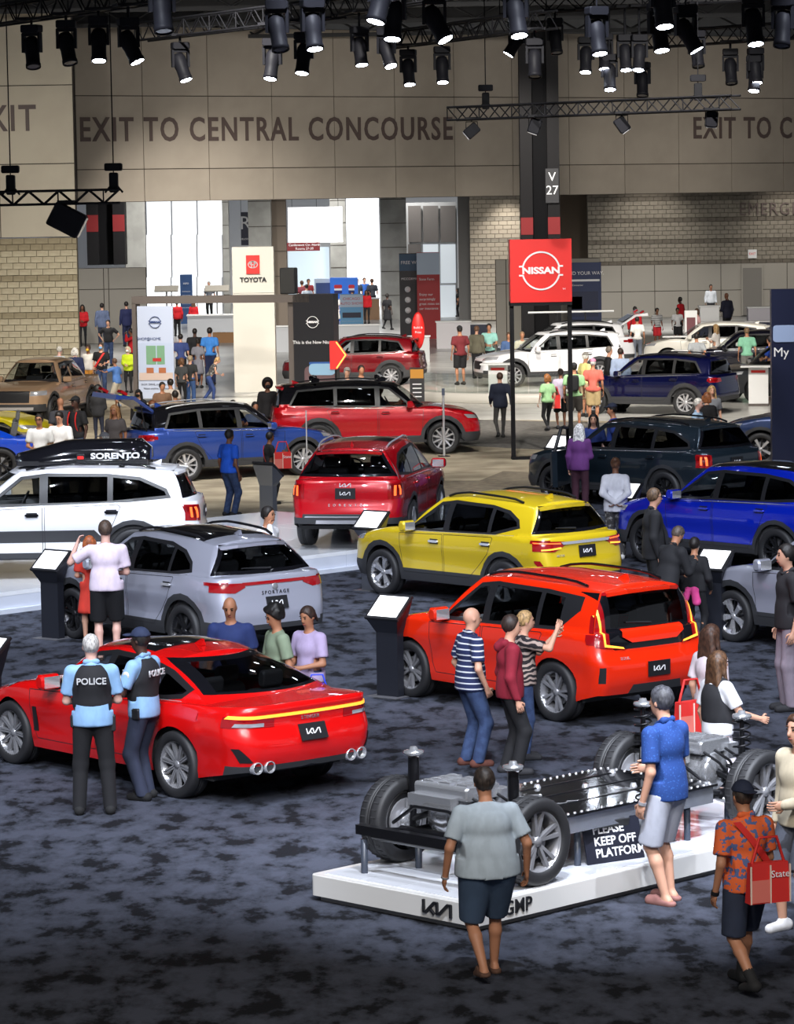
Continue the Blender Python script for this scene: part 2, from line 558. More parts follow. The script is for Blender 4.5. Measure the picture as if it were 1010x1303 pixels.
def make_car(sp, name, loc, rz, label, cat='car', group=None, z=0.0):
    """sp: dict of proportions. local x forward, y left, z up; origin on the ground midway between the axles"""
    g = sp.get
    wb, W2 = sp['wb'], sp['W'] / 2
    xF, xR = wb / 2 + sp['fo'], -wb / 2 - sp['ro']
    tr = g('tr', .36)
    ra = tr + g('gap', .065)
    sill = g('sill', .30)
    zbr, zbf = g('zbr', .38), g('zbf', .30)
    belt = sorted(sp['belt'])
    rp, fp, sec = sorted(sp['rp']), sorted(sp['fp']), sorted(sp['sec'])
    rr, rf = g('rr', .28), g('rf', .40)
    tpr, tpf = g('tpr', .05), g('tpf', .06)
    bowr, bowf = g('bowr', .05), g('bowf', .10)
    hw = lambda zz: W2 - pl(sec, zz, .03)
    def taper(x):
        a = max(0, (x - wb * .30) / (xF - wb * .30)); b = max(0, (-wb * .30 - x) / (-wb * .30 - xR))
        return tpf * a * a + tpr * b * b
    def bottom(x):
        for ax_ in (wb / 2, -wb / 2):
            if abs(x - ax_) <= ra + 1e-6:
                return tr + math.sqrt(max(0, ra * ra - (x - ax_) ** 2))
        if x > wb / 2: return pl([(wb / 2 + ra, sill), (xF - .1, zbf)], x)
        if x < -wb / 2: return pl([(xR + .1, zbr), (-wb / 2 - ra, sill)], x)
        return sill
    bz = lambda x: pl(belt, x, .05)
    # columns: (kind, s, x0, zb)
    cols = []
    nE, nC = 4, 6
    for k in range(nE):
        cols.append(('r', k / nE))
    for k in range(nC):
        cols.append(('rc', k / nC))
    xs = []
    x_a, x_b = xR + rr + bowr, xF - rf - bowf
    def seg(a, b, n, ends=True):
        return [a + (b - a) * i / n for i in range(n + (1 if ends else 0))]
    def arch(xc):
        return [xc - ra * math.cos(PI * i / 14) for i in range(15)]
    e = .004
    raw = []
    if x_a < -wb / 2 - ra - .03: raw += seg(x_a, -wb / 2 - ra - e, 2)
    raw += arch(-wb / 2) + seg(-wb / 2 + ra + e, wb / 2 - ra - e, 12) + arch(wb / 2)
    if x_b > wb / 2 + ra + .03: raw += seg(wb / 2 + ra + e, x_b, 2)
    raw = [x for x in raw if x_a <= x <= x_b]
    if raw[0] > x_a + 1e-4: raw = [x_a] + raw
    if raw[-1] < x_b - 1e-4: raw = raw + [x_b]
    for x in raw:
        cols.append(('s', x))
    for k in range(1, nC + 1):
        cols.append(('fc', k / nC))
    for k in range(1, nE + 1):
        cols.append(('f', k / nE))
    def place(c, zz, shr=0.0):
        kind, s = c
        xr_, xf_ = xR + pl(rp, zz, .03), xF - pl(fp, zz, .03)
        xa, xb = xr_ + bowr + rr, xf_ - bowf - rf
        if kind == 's':
            x = xa + (s - x_a) / (x_b - x_a) * (xb - xa)
            # keep the arches where they are; only the ends slide
            t = min(1, max(0, (abs(s) - wb / 2) / .5))
            x = s + (x - s) * t
            return Vector((x, hw(zz) - taper(s), zz))
        if kind in ('r', 'rc'):
            yE = hw(zz) - taper(x_a)
            ry = g('rry', .22)
            yc = yE - ry
            if kind == 'r':
                y = yc * s
                return Vector((xr_ + bowr * (y / yE) ** 2, y, zz))
            th = s * PI / 2
            x0 = xr_ + bowr * (yc / yE) ** 2
            return Vector((xa - (xa - x0) * math.cos(th) ** .9, yc + ry * math.sin(th), zz))
        yE = hw(zz) - taper(x_b)
        ry = g('rfy', .30)
        yc = yE - ry
        if kind == 'f':
            y = yc * (1 - s)
            return Vector((xf_ - bowf * (y / yE) ** 2, y, zz))
        th = (1 - s) * PI / 2
        x0 = xf_ - bowf * (yc / yE) ** 2
        return Vector((xb + (x0 - xb) * math.cos(th) ** .9, yc + ry * math.sin(th), zz))
    NV = 11
    rows = []
    x0s = [place(c, .6).x if c[0] != 's' else c[1] for c in cols]
    zbs = [bottom(x) for x in x0s]
    zts = [bz(x) for x in x0s]
    for v in range(NV):
        t = v / (NV - 1)
        rows.append([place(c, zb + (zt - zb) * t) for c, zb, zt in zip(cols, zbs, zts)])
    top = rows[-1]
    # greenhouse base ring
    xcw, xcc = sp['cowl'], sp['cowl'] - g('cowlbow', .22)
    xrb, xrc = sp['rbase'], sp['rbase'] + g('rbow', .10)
    sh = g('shoulder', .05)
    zc, zrb = g('zcowl', bz(xcw) + .06), g('zrbase', bz(xrb) + .03)
    fi = [i for i, p in enumerate(top) if p.x > xcc]; ri = [i for i, p in enumerate(top) if p.x < xrc]
    i_f, i_r = fi[0], ri[-1]
    def arclen(idx):
        L = [0]
        for a, b in zip(idx[:-1], idx[1:]):
            L.append(L[-1] + (top[b].xy - top[a].xy).length)
        return [q / max(L[-1], 1e-6) for q in L]
    base = [None] * len(cols)
    wcf = hw(bz(xcc)) - taper(xcc) - sh
    wcr = hw(bz(xrc)) - taper(xrc) - sh
    for i in range(i_r + 1, i_f):
        p = top[i]
        base[i] = Vector((p.x, p.y - sh, p.z + .012))
    for idx, q in zip(range(i_f, len(cols)), arclen(list(range(i_f, len(cols))))):
        y = wcf * (1 - q)
        zz = bz(xcc) + .012 + (zc - bz(xcc) - .012) * (1 - (y / wcf) ** 2)
        base[idx] = Vector((xcw - (xcw - xcc) * (y / wcf) ** 2, y, zz))
    rl = list(range(i_r, -1, -1))
    for idx, q in zip(rl, arclen(rl)):
        y = wcr * (1 - q)
        zz = bz(xrc) + .012 + (zrb - bz(xrc) - .012) * (1 - (y / wcr) ** 2)
        base[idx] = Vector((xrb + (xrc - xrb) * (y / wcr) ** 2, y, zz))
    nh = 6
    hb = g('hoodbulge', .05)
    db = g('deckbulge', .0)
    for k in range(1, nh):
        t = k / nh
        row = []
        for i, (p, b) in enumerate(zip(top, base)):
            q = p.lerp(b, t)
            dd = (b.xy - p.xy).length
            w_ = min(1, dd / .5)
            q.z += math.sin(PI * t ** .7) * (hb if i >= i_f else db) * w_
            row.append(q)
        rows.append(row)
    rows.append(base)
    # roof ring
    rail = sorted(sp['rail'])
    xrf, xrr = sp['roof_f'], sp['roof_r']
    rbf, rbr = g('rhbow', .10), g('rrbow', .06)
    wr = g('roofw', W2 - .26)
    crown = g('crown', .06)
    rt = g('rooftaper', .06)
    def wroof(x):
        t = (x - xrr) / (xrf - xrr)
        return wr - rt * max(0, (t - .5) * 2) ** 2 - rt * 1.2 * max(0, (.5 - t) * 2) ** 2
    ring = [None] * len(cols)
    xs0, xs1 = base[i_r].x, base[i_f].x
    for i in range(i_r, i_f + 1):
        t = (base[i].x - xs0) / (xs1 - xs0)
        x = xrr + t * (xrf - xrr)
        ring[i] = Vector((x, wroof(x), pl(rail, x, .1)))
    for i in range(i_f, len(cols)):
        q = base[i].y / wcf
        y = wroof(xrf) * q
        ring[i] = Vector((xrf + rbf * (1 - q * q), y, pl(rail, xrf, .05) + crown * .8 * (1 - q * q)))
    for i in range(i_r, -1, -1):
        q = base[i].y / wcr
        y = wroof(xrr) * q
        ring[i] = Vector((xrr - rbr * (1 - q * q), y, pl(rail, xrr, .05) + crown * .8 * (1 - q * q)))
    ng = 7
    for k in range(1, ng + 1):
        t = k / ng
        row = []
        for i, (b, r_) in enumerate(zip(base, ring)):
            q = b.lerp(r_, t)
            bulge = math.sin(PI * t)
            if i_r <= i <= i_f: q.y += .022 * bulge
            elif i > i_f: q += Vector((.5, 0, .8)).normalized() * .03 * bulge
            else: q += Vector((-.6, 0, .7)).normalized() * g('rbulge', .03) * bulge
            row.append(q)
        rows.append(row)
    for f in (.94, .85, .7, .5, .25, 0):
        row = []
        for i, r_ in enumerate(ring):
            y = r_.y * f
            if i_r <= i <= i_f:
                row.append(Vector((r_.x + (rbf * (1 - f * f) if i == i_f else (-rbr * (1 - f * f) if i == i_r else 0)), y, r_.z + crown * (1 - f ** 2.4) * (1 if i_r < i < i_f else .85))))
            else:
                q = r_.y / max(wroof(xrf if i > i_f else xrr), 1e-6)
                x = (xrf + rbf * (1 - (q * f) ** 2)) if i > i_f else (xrr - rbr * (1 - (q * f) ** 2))
                z0 = pl(rail, xrf if i > i_f else xrr, .05)
                row.append(Vector((x, y, z0 + crown * .85 * (1 - (q * f) ** 2.2))))
        rows.append(row)
    NCc = len(cols)
    verts, faces = [], []
    for row in rows:
        verts += [tuple(p) for p in row]
    nv = len(verts)
    verts += [(x, -y, z_) for x, y, z_ in verts]
    for r_ in range(len(rows) - 1):
        for i in range(NCc - 1):
            a, b, c, d = r_ * NCc + i, r_ * NCc + i + 1, (r_ + 1) * NCc + i + 1, (r_ + 1) * NCc + i
            faces.append((a, d, c, b))
            faces.append((nv + a, nv + b, nv + c, nv + d))
    bm = bmesh.new()
    bv = [bm.verts.new(v) for v in verts]
    for f in faces:
        try: bm.faces.new([bv[i] for i in f])
        except ValueError: pass
    bmesh.ops.remove_doubles(bm, verts=bm.verts, dist=1e-4)
    bmesh.ops.dissolve_degenerate(bm, dist=1e-4, edges=bm.edges)
    bmesh.ops.recalc_face_normals(bm, faces=bm.faces)
    bm.normal_update()
    if sum(f.normal.z for f in bm.faces if f.calc_center_median().z > pl(rail, 0) - .02) < 0:
        bmesh.ops.reverse_faces(bm, faces=bm.faces)
    for f in bm.faces: f.smooth = True
    bm.normal_update()
    bvh = BVHTree.FromBMesh(bm)
    root = empty(name, (loc[0], loc[1], z), rz, label, cat, group)
    P = sp['paint']
    mats = [P, M_BLACK, M_CLAD, M_CHROME, sp.get('roofpaint', M_GLOSSBLACK), M_GLOSSBLACK, M_SILVER]
    def side(s, zmin=-1):
        return [f for f in bm.faces if f.normal.y * s > .25 and f.calc_center_median().y * s > .1]
    def setm(fs, i):
        for f in fs:
            if f.is_valid: f.material_index = i
    # two-tone roof
    if g('blackroof'):
        setm([f for f in bm.faces if f.calc_center_median().z > bz(0) + .1 and f.normal.z > .75 and xrr - .1 < f.calc_center_median().x < xrf + .15], 4)
        setm([f for f in bm.faces if f.calc_center_median().z > bz(0) + .12], 4)
    # cladding
    if g('clad'):
        for s in (1, -1):
            for xc in (wb / 2, -wb / 2):
                rc = ra + g('cladw', .075)
                poly = [(xc + rc * math.cos(2 * PI * k / 20), tr + rc * math.sin(2 * PI * k / 20)) for k in range(20)]
                setm(cut_poly(bm, side(s), poly, (0, 2)), 2)
            setm(cut_poly(bm, side(s), [(-wb / 2, .1), (wb / 2, .1), (wb / 2, g('cladz', .46)), (-wb / 2, g('cladz', .46))], (0, 2)), 2)
            zc_ = g('cladz', .46) + .06
            setm(cut_poly(bm, side(s), [(xR - .1, .1), (-wb / 2, .1), (-wb / 2, zc_), (xR - .1, zc_)], (0, 2)), 2)
            setm(cut_poly(bm, side(s), [(xF + .1, .1), (wb / 2, .1), (wb / 2, zc_), (xF + .1, zc_)], (0, 2)), 2)
    rear = lambda: [f for f in bm.faces if f.normal.x < -.2]
    front = lambda: [f for f in bm.faces if f.normal.x > .2]
    if g('rearlow'):
        z1 = g('rearlow')
        setm(cut_poly(bm, rear(), [(-W2 - .1, .1), (W2 + .1, .1), (W2 + .1, z1), (-W2 - .1, z1)], (1, 2)), 2)
        if g('skid'):
            setm(cut_poly(bm, rear(), [(-W2 * .6, .1), (W2 * .6, .1), (W2 * .5, zbr + .09), (-W2 * .5, zbr + .09)], (1, 2)), 6)
    if g('frontlow'):
        z1 = g('frontlow')
        setm(cut_poly(bm, front(), [(-W2 - .1, .1), (W2 + .1, .1), (W2 + .1, z1), (-W2 - .1, z1)], (1, 2)), 2)
    for poly, mi in g('rearpatches', []):
        setm(cut_poly(bm, rear(), poly, (1, 2)), mi)
    for poly, mi in g('frontpatches', []):
        setm(cut_poly(bm, front(), poly, (1, 2)), mi)
    for poly, mi in g('sidepatches', []):
        for s in (1, -1):
            setm(cut_poly(bm, side(s), poly, (0, 2)), mi)
    # panoramic roof
    if g('pano'):
        x0, x1, yy = g('pano')
        setm(cut_poly(bm, [f for f in bm.faces if f.normal.z > .6 and f.calc_center_median().z > pl(rail, 0) - .1], [(x0, -yy), (x1, -yy * .94), (x1, yy * .94), (x0, yy)], (0, 1)), 5)
    # lamps: faces taken out as parts of their own
    LM = {'tail': M_TAIL, 'on': M_TAILON, 'amber': M_AMBER, 'clear': M_LAMPW, 'black': M_GLOSSBLACK, 'grille': M_BLACK, 'red': M_TAIL, 'chrome': M_CHROME, 'silver': M_SILVER, 'paint': P}
    for (pname, where, poly, mk, lift) in g('lamps', []):
        for s in (1, -1):
            pp = [(p[0] * s if where in 'rf' else p[0], p[1]) for p in poly]
            if where in 'rf' and min(p[0] for p in poly) < -.01 and s == -1: continue
            fs = cut_poly(bm, rear() if where == 'r' else front() if where == 'f' else side(s), pp, (1, 2) if where in 'rf' else (0, 2))
            if fs:
                me = take_faces(bm, fs, pname, LM[mk], False, lift)
                link_mesh(pname, me, root)
                setm(fs, 5)
    # glass
    bm.normal_update()
    zr = lambda x: pl(rail, x, .05)
    gfaces = lambda s: [f for f in side(s) if f.calc_center_median().z > bz(f.calc_center_median().x) - .06]
    xa0, xa1 = xcc, xrf          # A pillar from base to roof
    xd0, xd1 = xrc, xrr
    B, C = g('B', -.05), g('C', -.95)
    zA = lambda x: bz(x) + g('winlow', .035)
    tpz = g('wintop', .075)
    def pillar_x(x0, x1, zz, t0, t1):
        return x0 + (x1 - x0) * (zz - t0) / max(t1 - t0, 1e-3)
    dlo = g('dlo')
    if not dlo:
        pa = g('apil', .10)
        dlo = [(xa0 - pa, zA(xa0)), (B, zA(B)), (C, zA(C)), (xd0 + g('dpil', .25), zA(xd0 + .25)), (xd1 + g('dpil2', .30), zr(xd1 + .3) - tpz - .03), (C, zr(C) - tpz), (B, zr(B) - tpz), (xa1 - pa, zr(xa1) - tpz)]
    if g('quarter'):
        dlo_out = dlo
    for s in (1, -1):
        hull = shrink(dlo, -.035)
        setm(cut_poly(bm, gfaces(s), hull, (0, 2)), 1 if not g('dlopaint') else 0)
        if g('beltchrome', True):
            x0_, x1_ = min(p[0] for p in dlo) + .03, max(p[0] for p in dlo) - .02
            setm(cut_poly(bm, gfaces(s), [(x0_, bz(x0_) + .0), (x1_, bz(x1_) + .0), (x1_, bz(x1_) + .018), (x0_, bz(x0_) + .018)], (0, 2)), 3)
        def clip(poly, x0, x1):
            # clip convex polygon to x range
            def half(pg, xx, keep_less):
                out = []
                for i in range(len(pg)):
                    a, b = pg[i], pg[(i + 1) % len(pg)]
                    ia = (a[0] <= xx) == keep_less or a[0] == xx; ib = (b[0] <= xx) == keep_less or b[0] == xx
                    if ia: out.append(a)
                    if ia != ib:
                        t = (xx - a[0]) / (b[0] - a[0])
                        out.append((xx, a[1] + (b[1] - a[1]) * t))
                return out
            return half(half(poly, x0, False), x1, True)
        splits = g('panes') or [(B + .035, 9, 'front'), (C + .03, B - .06, 'rear'), (-9, C - .03, 'rear')]
        for (x0, x1, kind) in splits:
            pg = clip(dlo, x0, x1)
            pg = [p_ for i_, p_ in enumerate(pg) if (Vector(p_) - Vector(pg[i_ - 1])).length > .01]
            if len(pg) < 3: continue
            pg = shrink(pg, .012)
            fs = cut_poly(bm, gfaces(s), pg, (0, 2))
            if fs:
                link_mesh('side_window', take_faces(bm, fs, 'side_window', M_GLASS if kind == 'front' else M_PRIV), root)
    ws = [f for f in bm.faces if f.normal.x > .15 and f.calc_center_median().z > bz(xcc) + .02 and f.calc_center_median().x < xcw + .03]
    hw0, hw1 = wcf - .07, wroof(xrf) - .06
    fs = cut_poly(bm, ws, [(-hw0 - .03, zc - .05), (hw0 + .03, zc - .05), (hw1 + .03, zr(xrf) - .02), (-hw1 - .03, zr(xrf) - .02)], (1, 2)); setm(fs, 1)
    fs = cut_poly(bm, [f for f in fs if f.is_valid], [(-hw0, zc + .03), (hw0, zc + .03), (hw1, zr(xrf) - .035), (-hw1, zr(xrf) - .035)], (1, 2))
    if fs: link_mesh('windshield', take_faces(bm, fs, 'windshield', M_GLASS), root)
    rg = g('rearglass')
    rgf = [f for f in bm.faces if f.normal.x < -.1 and f.calc_center_median().z > zrb - .25 and f.calc_center_median().x < xrr + .3]
    rw0, rw1 = wcr - .10, wroof(xrr) - .07
    rg = rg or [(-rw0, zrb + .03), (rw0, zrb + .03), (rw1, zr(xrr) - .03), (-rw1, zr(xrr) - .03)]
    rgo = g('rearglass_out') or shrink(rg, -.045)
    fs = cut_poly(bm, rgf, rgo, (1, 2)); setm(fs, 5)
    fs = cut_poly(bm, [f for f in fs if f.is_valid], rg, (1, 2))
    if fs: link_mesh('rear_window', take_faces(bm, fs, 'rear_window', M_REARGL), root)
    # doors
    zlo = g('doorz', .40)
    doors = g('doors')
    if doors is None:
        Bd = B
        f0 = wb / 2 - ra - .10
        rd0 = -wb / 2 + ra * .55
        doors = [[(Bd + .012, zlo), (f0, zlo), (f0 + .06, zlo + .12), (f0 + .10, bz(f0) - .02), (Bd + .012, bz(Bd) - .012)],
                 [(-wb / 2 + ra + .05, zlo), (Bd - .012, zlo), (Bd - .012, bz(Bd) - .012), (C - .12, bz(C) - .012), (rd0 - .10, bz(rd0) - .10), (rd0 + .08, zlo + .38)]]
    for s in (1, -1):
        for k, poly in enumerate(doors):
            fs = cut_poly(bm, [f for f in side(s) if f.calc_center_median().z < bz(f.calc_center_median().x) + .03], poly, (0, 2))
            old = {f: f.material_index for f in fs}
            inner = cut_poly(bm, fs, shrink(poly, .009), (0, 2))
            inn = set(inner)
            ring_f = [f for f in bm.faces if f.is_valid and f.normal.y * s > .2 and f not in inn and f.calc_center_median().z < bz(f.calc_center_median().x) + .03]
            thin = cut_poly(bm, ring_f, poly, (0, 2))
            setm([f for f in thin if f not in inn], 1)
            if inner:
                fm = [f.material_index for f in inner]
                me = take_faces(bm, inner, 'door', mats)
                me.polygons.foreach_set('material_index', fm)
                dn = link_mesh('door', me, root)
                # handle
                hx = (poly[0][0] + .16) if k == 0 else (C - .02 if g('hx2') is None else g('hx2'))
                hz = bz(hx) - g('hdrop', .12)
                h = bvh.ray_cast(Vector((hx, 3 * s, hz)), Vector((0, -s, 0)))
                if h[0] is not None:
                    hb_ = MB()
                    hb_.rbox((0, 0, 0), (.21, .035, .035), .016)
                    hb_.box((0, -.012 * s, 0), (.16, .01, .07), 1)
                    hb_.build('door_handle', [g('handlemat', P), M_BLACK], dn, h[0] + Vector((0, .022 * s, 0)))
    bmesh.ops.delete(bm, geom=[v for v in bm.verts if not v.link_faces], context='VERTS')
    me = bpy.data.meshes.new('body')
    bm.to_mesh(me)
    bm.free()
    for m in mats: me.materials.append(m)
    link_mesh('body', me, root)
    # underbody, wheel wells, tub
    u = MB()
    u.box((0, 0, sill + .02), (xF - xR - .9, sp['W'] - .25, .06))
    u.box((0, 0, .47), (wb - 2 * ra, sp['W'] - .16, .34))
    for xc in (wb / 2, -wb / 2):
        for s in (1, -1):
            rI = ra + .02
            yo, yi = s * (W2 - .10), s * (W2 - .48)
            arc = [(xc + rI * math.cos(PI * k / 12), tr + rI * math.sin(PI * k / 12)) for k in range(13)]
            arc = [(xc + rI, sill)] + arc + [(xc - rI, sill)]
            n = len(arc)
            vs = [(a, yo, b) for a, b in arc] + [(a, yi, b) for a, b in arc]
            u.add(vs, [(i, i + 1, n + i + 1, n + i) for i in range(n - 1)] + [tuple(range(n, 2 * n))])
    zt_ = bz(0) - .10
    tub = MB()
    for s in (1, -1):
        tub.box(((xcc + xrc) / 2, s * (W2 - .13), (.5 + zt_) / 2), (xcc - xrc, .02, zt_ - .5))
    tub.box((0, 0, .66), (wb - 2 * ra - .1, sp['W'] - .28, .04))
    tub.box((xcw - .45, 0, zc - .16), (.5, 2 * wcf - .25, .2))
    u.box((xcw + .05, 0, .62), (.06, sp['W'] - .35, .5))
    u.box((xR + .35, 0, zbr + .1), (.4, sp['W'] * .75, .12))
    u.box((xF - .45, 0, zbf + .1), (.4, sp['W'] * .7, .12))
    u.box((xrc + .05, 0, .7), (.04, sp['W'] - .35, .5))
    u.build('underbody', M_INT, root)
    tub.build('cabin_trim', M_TRIM, root)
    if not g('plain'):
        for s in (1, -1):
            link_mesh('seat', seat_mesh(), root, (xcw - 1.28, s * .38, g('seatz', .62)))
            link_mesh('seat', seat_mesh(), root, (xcw - g('seat2', 2.18), s * .38, g('seatz', .62) + .03))
        st = MB()
        Ms = Matrix.Rotation(math.radians(62), 4, 'Y')
        st.tube([(.19 * math.cos(2 * PI * k / 20), .19 * math.sin(2 * PI * k / 20), 0) for k in range(21)], .016, 6, 0, Ms, False)
        st.box((0, 0, 0), (.34, .05, .02), 0, Ms); st.box((0, 0, 0), (.12, .14, .04), 0, Ms)
        st.build('steering_wheel', M_BLACK, root, (xcw - .78, .38, bz(0) + .02))
    # wheels
    tyre, rim = wheel_meshes(g('wheel', 'five'))
    for xc in (wb / 2, -wb / 2):
        for s in (1, -1):
            o = link_mesh('wheel', tyre, root, (xc, s * (W2 - .125), tr), (0, 0, PI if s > 0 else 0))
            o.scale = (tr, tr * .98, tr)
            q = link_mesh('rim', rim, o)
            q.rotation_euler = (0, random.random() * 6, 0)
    # mirrors
    for s in (1, -1):
        m = MB()
        m.rbox((0, 0, 0), (.14, .24, .16), .05)
        m.box((-.072, 0, 0), (.006, .19, .12), 1)
        m.box((.02, -.16 * s, -.07), (.07, .14, .035), 2)
        m.build('mirror', [g('mirrormat', P), M_CHROME, M_BLACK], root, (xcc - .16, s * (hw(bz(xcc)) - taper(xcc) + .10), bz(xcc) + .10))
    # roof rails
    if g('rails'):
        for s in (1, -1):
            x0, x1 = xrr + .25, xrf - .10
            pts = [(x0 + (x1 - x0) * t, s * (wroof(x0 + (x1 - x0) * t) * .93), zr(x0 + (x1 - x0) * t) + .02 + crown * .15 + .04 * math.sin(PI * min(1, max(0, t))) ** .3) for t in [k / 10 for k in range(11)]]
            MB().tube(pts, .018, 6).build('roof_rail', g('railmat', M_BLACKMETAL), root)
    if g('spoiler'):
        x = xrr - rbr * .6
        wv = wroof(xrr) * .97
        L = g('spoiler')
        z0 = zr(xrr) + crown * .45
        vs = []
        for y, dx, dz in ((-wv, .06, -crown * .55), (-wv * .6, .01, -.008), (0, 0, 0), (wv * .6, .01, -.008), (wv, .06, -crown * .55)):
            vs += [(x + .20 + dx, y, z0 + dz + .035), (x - L + dx * 2, y * .97, z0 + dz - .005), (x - L + dx * 2, y * .97, z0 + dz - .045), (x + .1 + dx, y, z0 + dz - .05)]
        fs = []
        for k in range(4):
            for j in range(4):
                a, b = k * 4 + j, k * 4 + (j + 1) % 4
                fs.append((a, b, b + 4, a + 4))
        fs += [(0, 1, 2, 3), (19, 18, 17, 16)]
        me = pydata('spoiler', vs, fs, g('spoilermat', P))
        link_mesh('spoiler', me, root)
    def proj_rear(y, zz, off=.004):
        h = bvh.ray_cast(Vector((-6, y, zz)), Vector((1, 0, 0)))
        if h[0] is None: return Vector((xR, y, zz)), Vector((-1, 0, 0))
        n_ = h[1] if h[1].x < 0 else -h[1]
        return h[0] + n_ * off, n_
    def stick(me, nm, y, zz, off=.004, parent=None):
        p, n_ = proj_rear(y, zz, off)
        o = link_mesh(nm, me, parent or root, p)
        # local x -> car -y, local y -> up the surface, local z -> outward
        zx = n_.normalized(); xx = Vector((0, 0, 1)).cross(zx).normalized(); yy = zx.cross(xx)
        o.rotation_euler = Matrix((xx, yy, zx)).transposed().to_euler()
        return o
    if g('plate'):
        y, zz = g('plate')
        b = MB(); b.box((0, 0, .004), (.33, .17, .012)); 
        pm = stick(b.mesh('plate', M_INK), 'plate', y, zz, .012)
        o = link_mesh('plate_emblem', emblem_k(.055, M_WINK, .003), pm, (0, 0, .011))
    for (me, nm, y, zz) in g('badges', []):
        stick(me(), nm, y, zz)
    if g('wiper'):
        y0, y1, zz, dz = g('wiper')
        p, n_ = proj_rear(y0, zz, .02); q, n2 = proj_rear(y1, zz + dz, .02)
        MB().tube([p, p.lerp(q, .4), q], [.016, .016, .007], 5).build('wiper', M_BLACK, root)
    if g('antenna', True):
        a = MB()
        a.add([(.10, 0, 0), (-.08, .03, 0), (-.08, -.03, 0), (-.09, 0, .07), (-.04, 0, .07)], [(0, 1, 3, 4), (0, 4, 3, 2), (1, 2, 3)])
        a.build('antenna', g('antmat', P), root, (xrr + .28, 0, zr(xrr + .28) + crown - .005))
    for (y, zz, rr_, L) in g('exhausts', []):
        for s in (1, -1):
            p, n_ = proj_rear(y * s, zz, 0)
            e_ = MB(); e_.lathe([(rr_, .05), (rr_, -.04), (rr_ * .86, -.045), (rr_ * .8, .04), (0, .04)], 20, 0, Matrix.Rotation(PI / 2, 4, 'Z').to_4x4(), True, 'y')
            me = e_.mesh('exhaust_tip', [M_CHROME])
            link_mesh('exhaust_tip', me, root, (xR + pl(rp, zz) + bowr * (y / W2) ** 2 + .02, y * s, zz), (0, 0, PI))
    root['roof_z'] = zr(0) + crown
    del root['roof_z']
    return root, bvh, dict(xF=xF, xR=xR, zr=zr, crown=crown, wroof=wroof, xrr=xrr, xrf=xrf, W2=W2, bz=bz, stick=stick)

# ---------------------------------------------------------------- car kinds
def word(t, size, m, **k):
    def f():
        me = text_mesh(t, size, .003, **k)
        me.materials.clear(); me.materials.append(m)
        return me
    return f
FRONT = [('headlamp', 'f', [(.46, .80), (.92, .84), (.92, .93), (.50, .88)], 'clear', .004),
         ('grille', 'f', [(-.42, .54), (.42, .54), (.52, .78), (-.52, .78)], 'grille', .004)]
def suv(**k):
    d = dict(wb=2.70, fo=.90, ro=.98, W=1.87, tr=.36, sill=.30, zbr=.40, zbf=.30,
             belt=[(-2.4, 1.10), (-1.2, 1.10), (0, 1.06), (.9, 1.02), (1.5, .98), (2.0, .90), (2.4, .82)],
             rp=[(.2, .12), (.42, .02), (.62, 0), (.80, .05), (1.0, .07), (1.2, .12)],
             fp=[(.2, .10), (.45, .0), (.7, .02), (.85, .08), (1.0, .2)],
             sec=[(.2, .06), (.40, .02), (.62, .03), (.80, .0), (.98, .015), (1.10, .05)],
             cowl=.98, rbase=-2.12, roof_f=.22, roof_r=-1.92,
             rail=[(-2.1, 1.50), (-1.2, 1.575), (-.4, 1.60), (.3, 1.545)], crown=.06, roofw=.63,
             B=-.08, C=-.98, wheel='mach', clad=True, rails=True, spoiler=.16, rearlow=.52, frontlow=.45,
             lamps=[('tail_lamp', 'r', [(.50, .92), (.95, .90), (.95, 1.04), (.52, 1.02)], 'tail', .004),
                    ('tail_lamp', 's', [(-9, .90), (-1.98, .93), (-1.98, 1.0), (-9, 1.04)], 'tail', .004)] + FRONT,
             wiper=(0, .32, 1.17, .03))
    extra = k.pop('more', [])
    d.update(k)
    d['lamps'] = d['lamps'] + extra
    return d

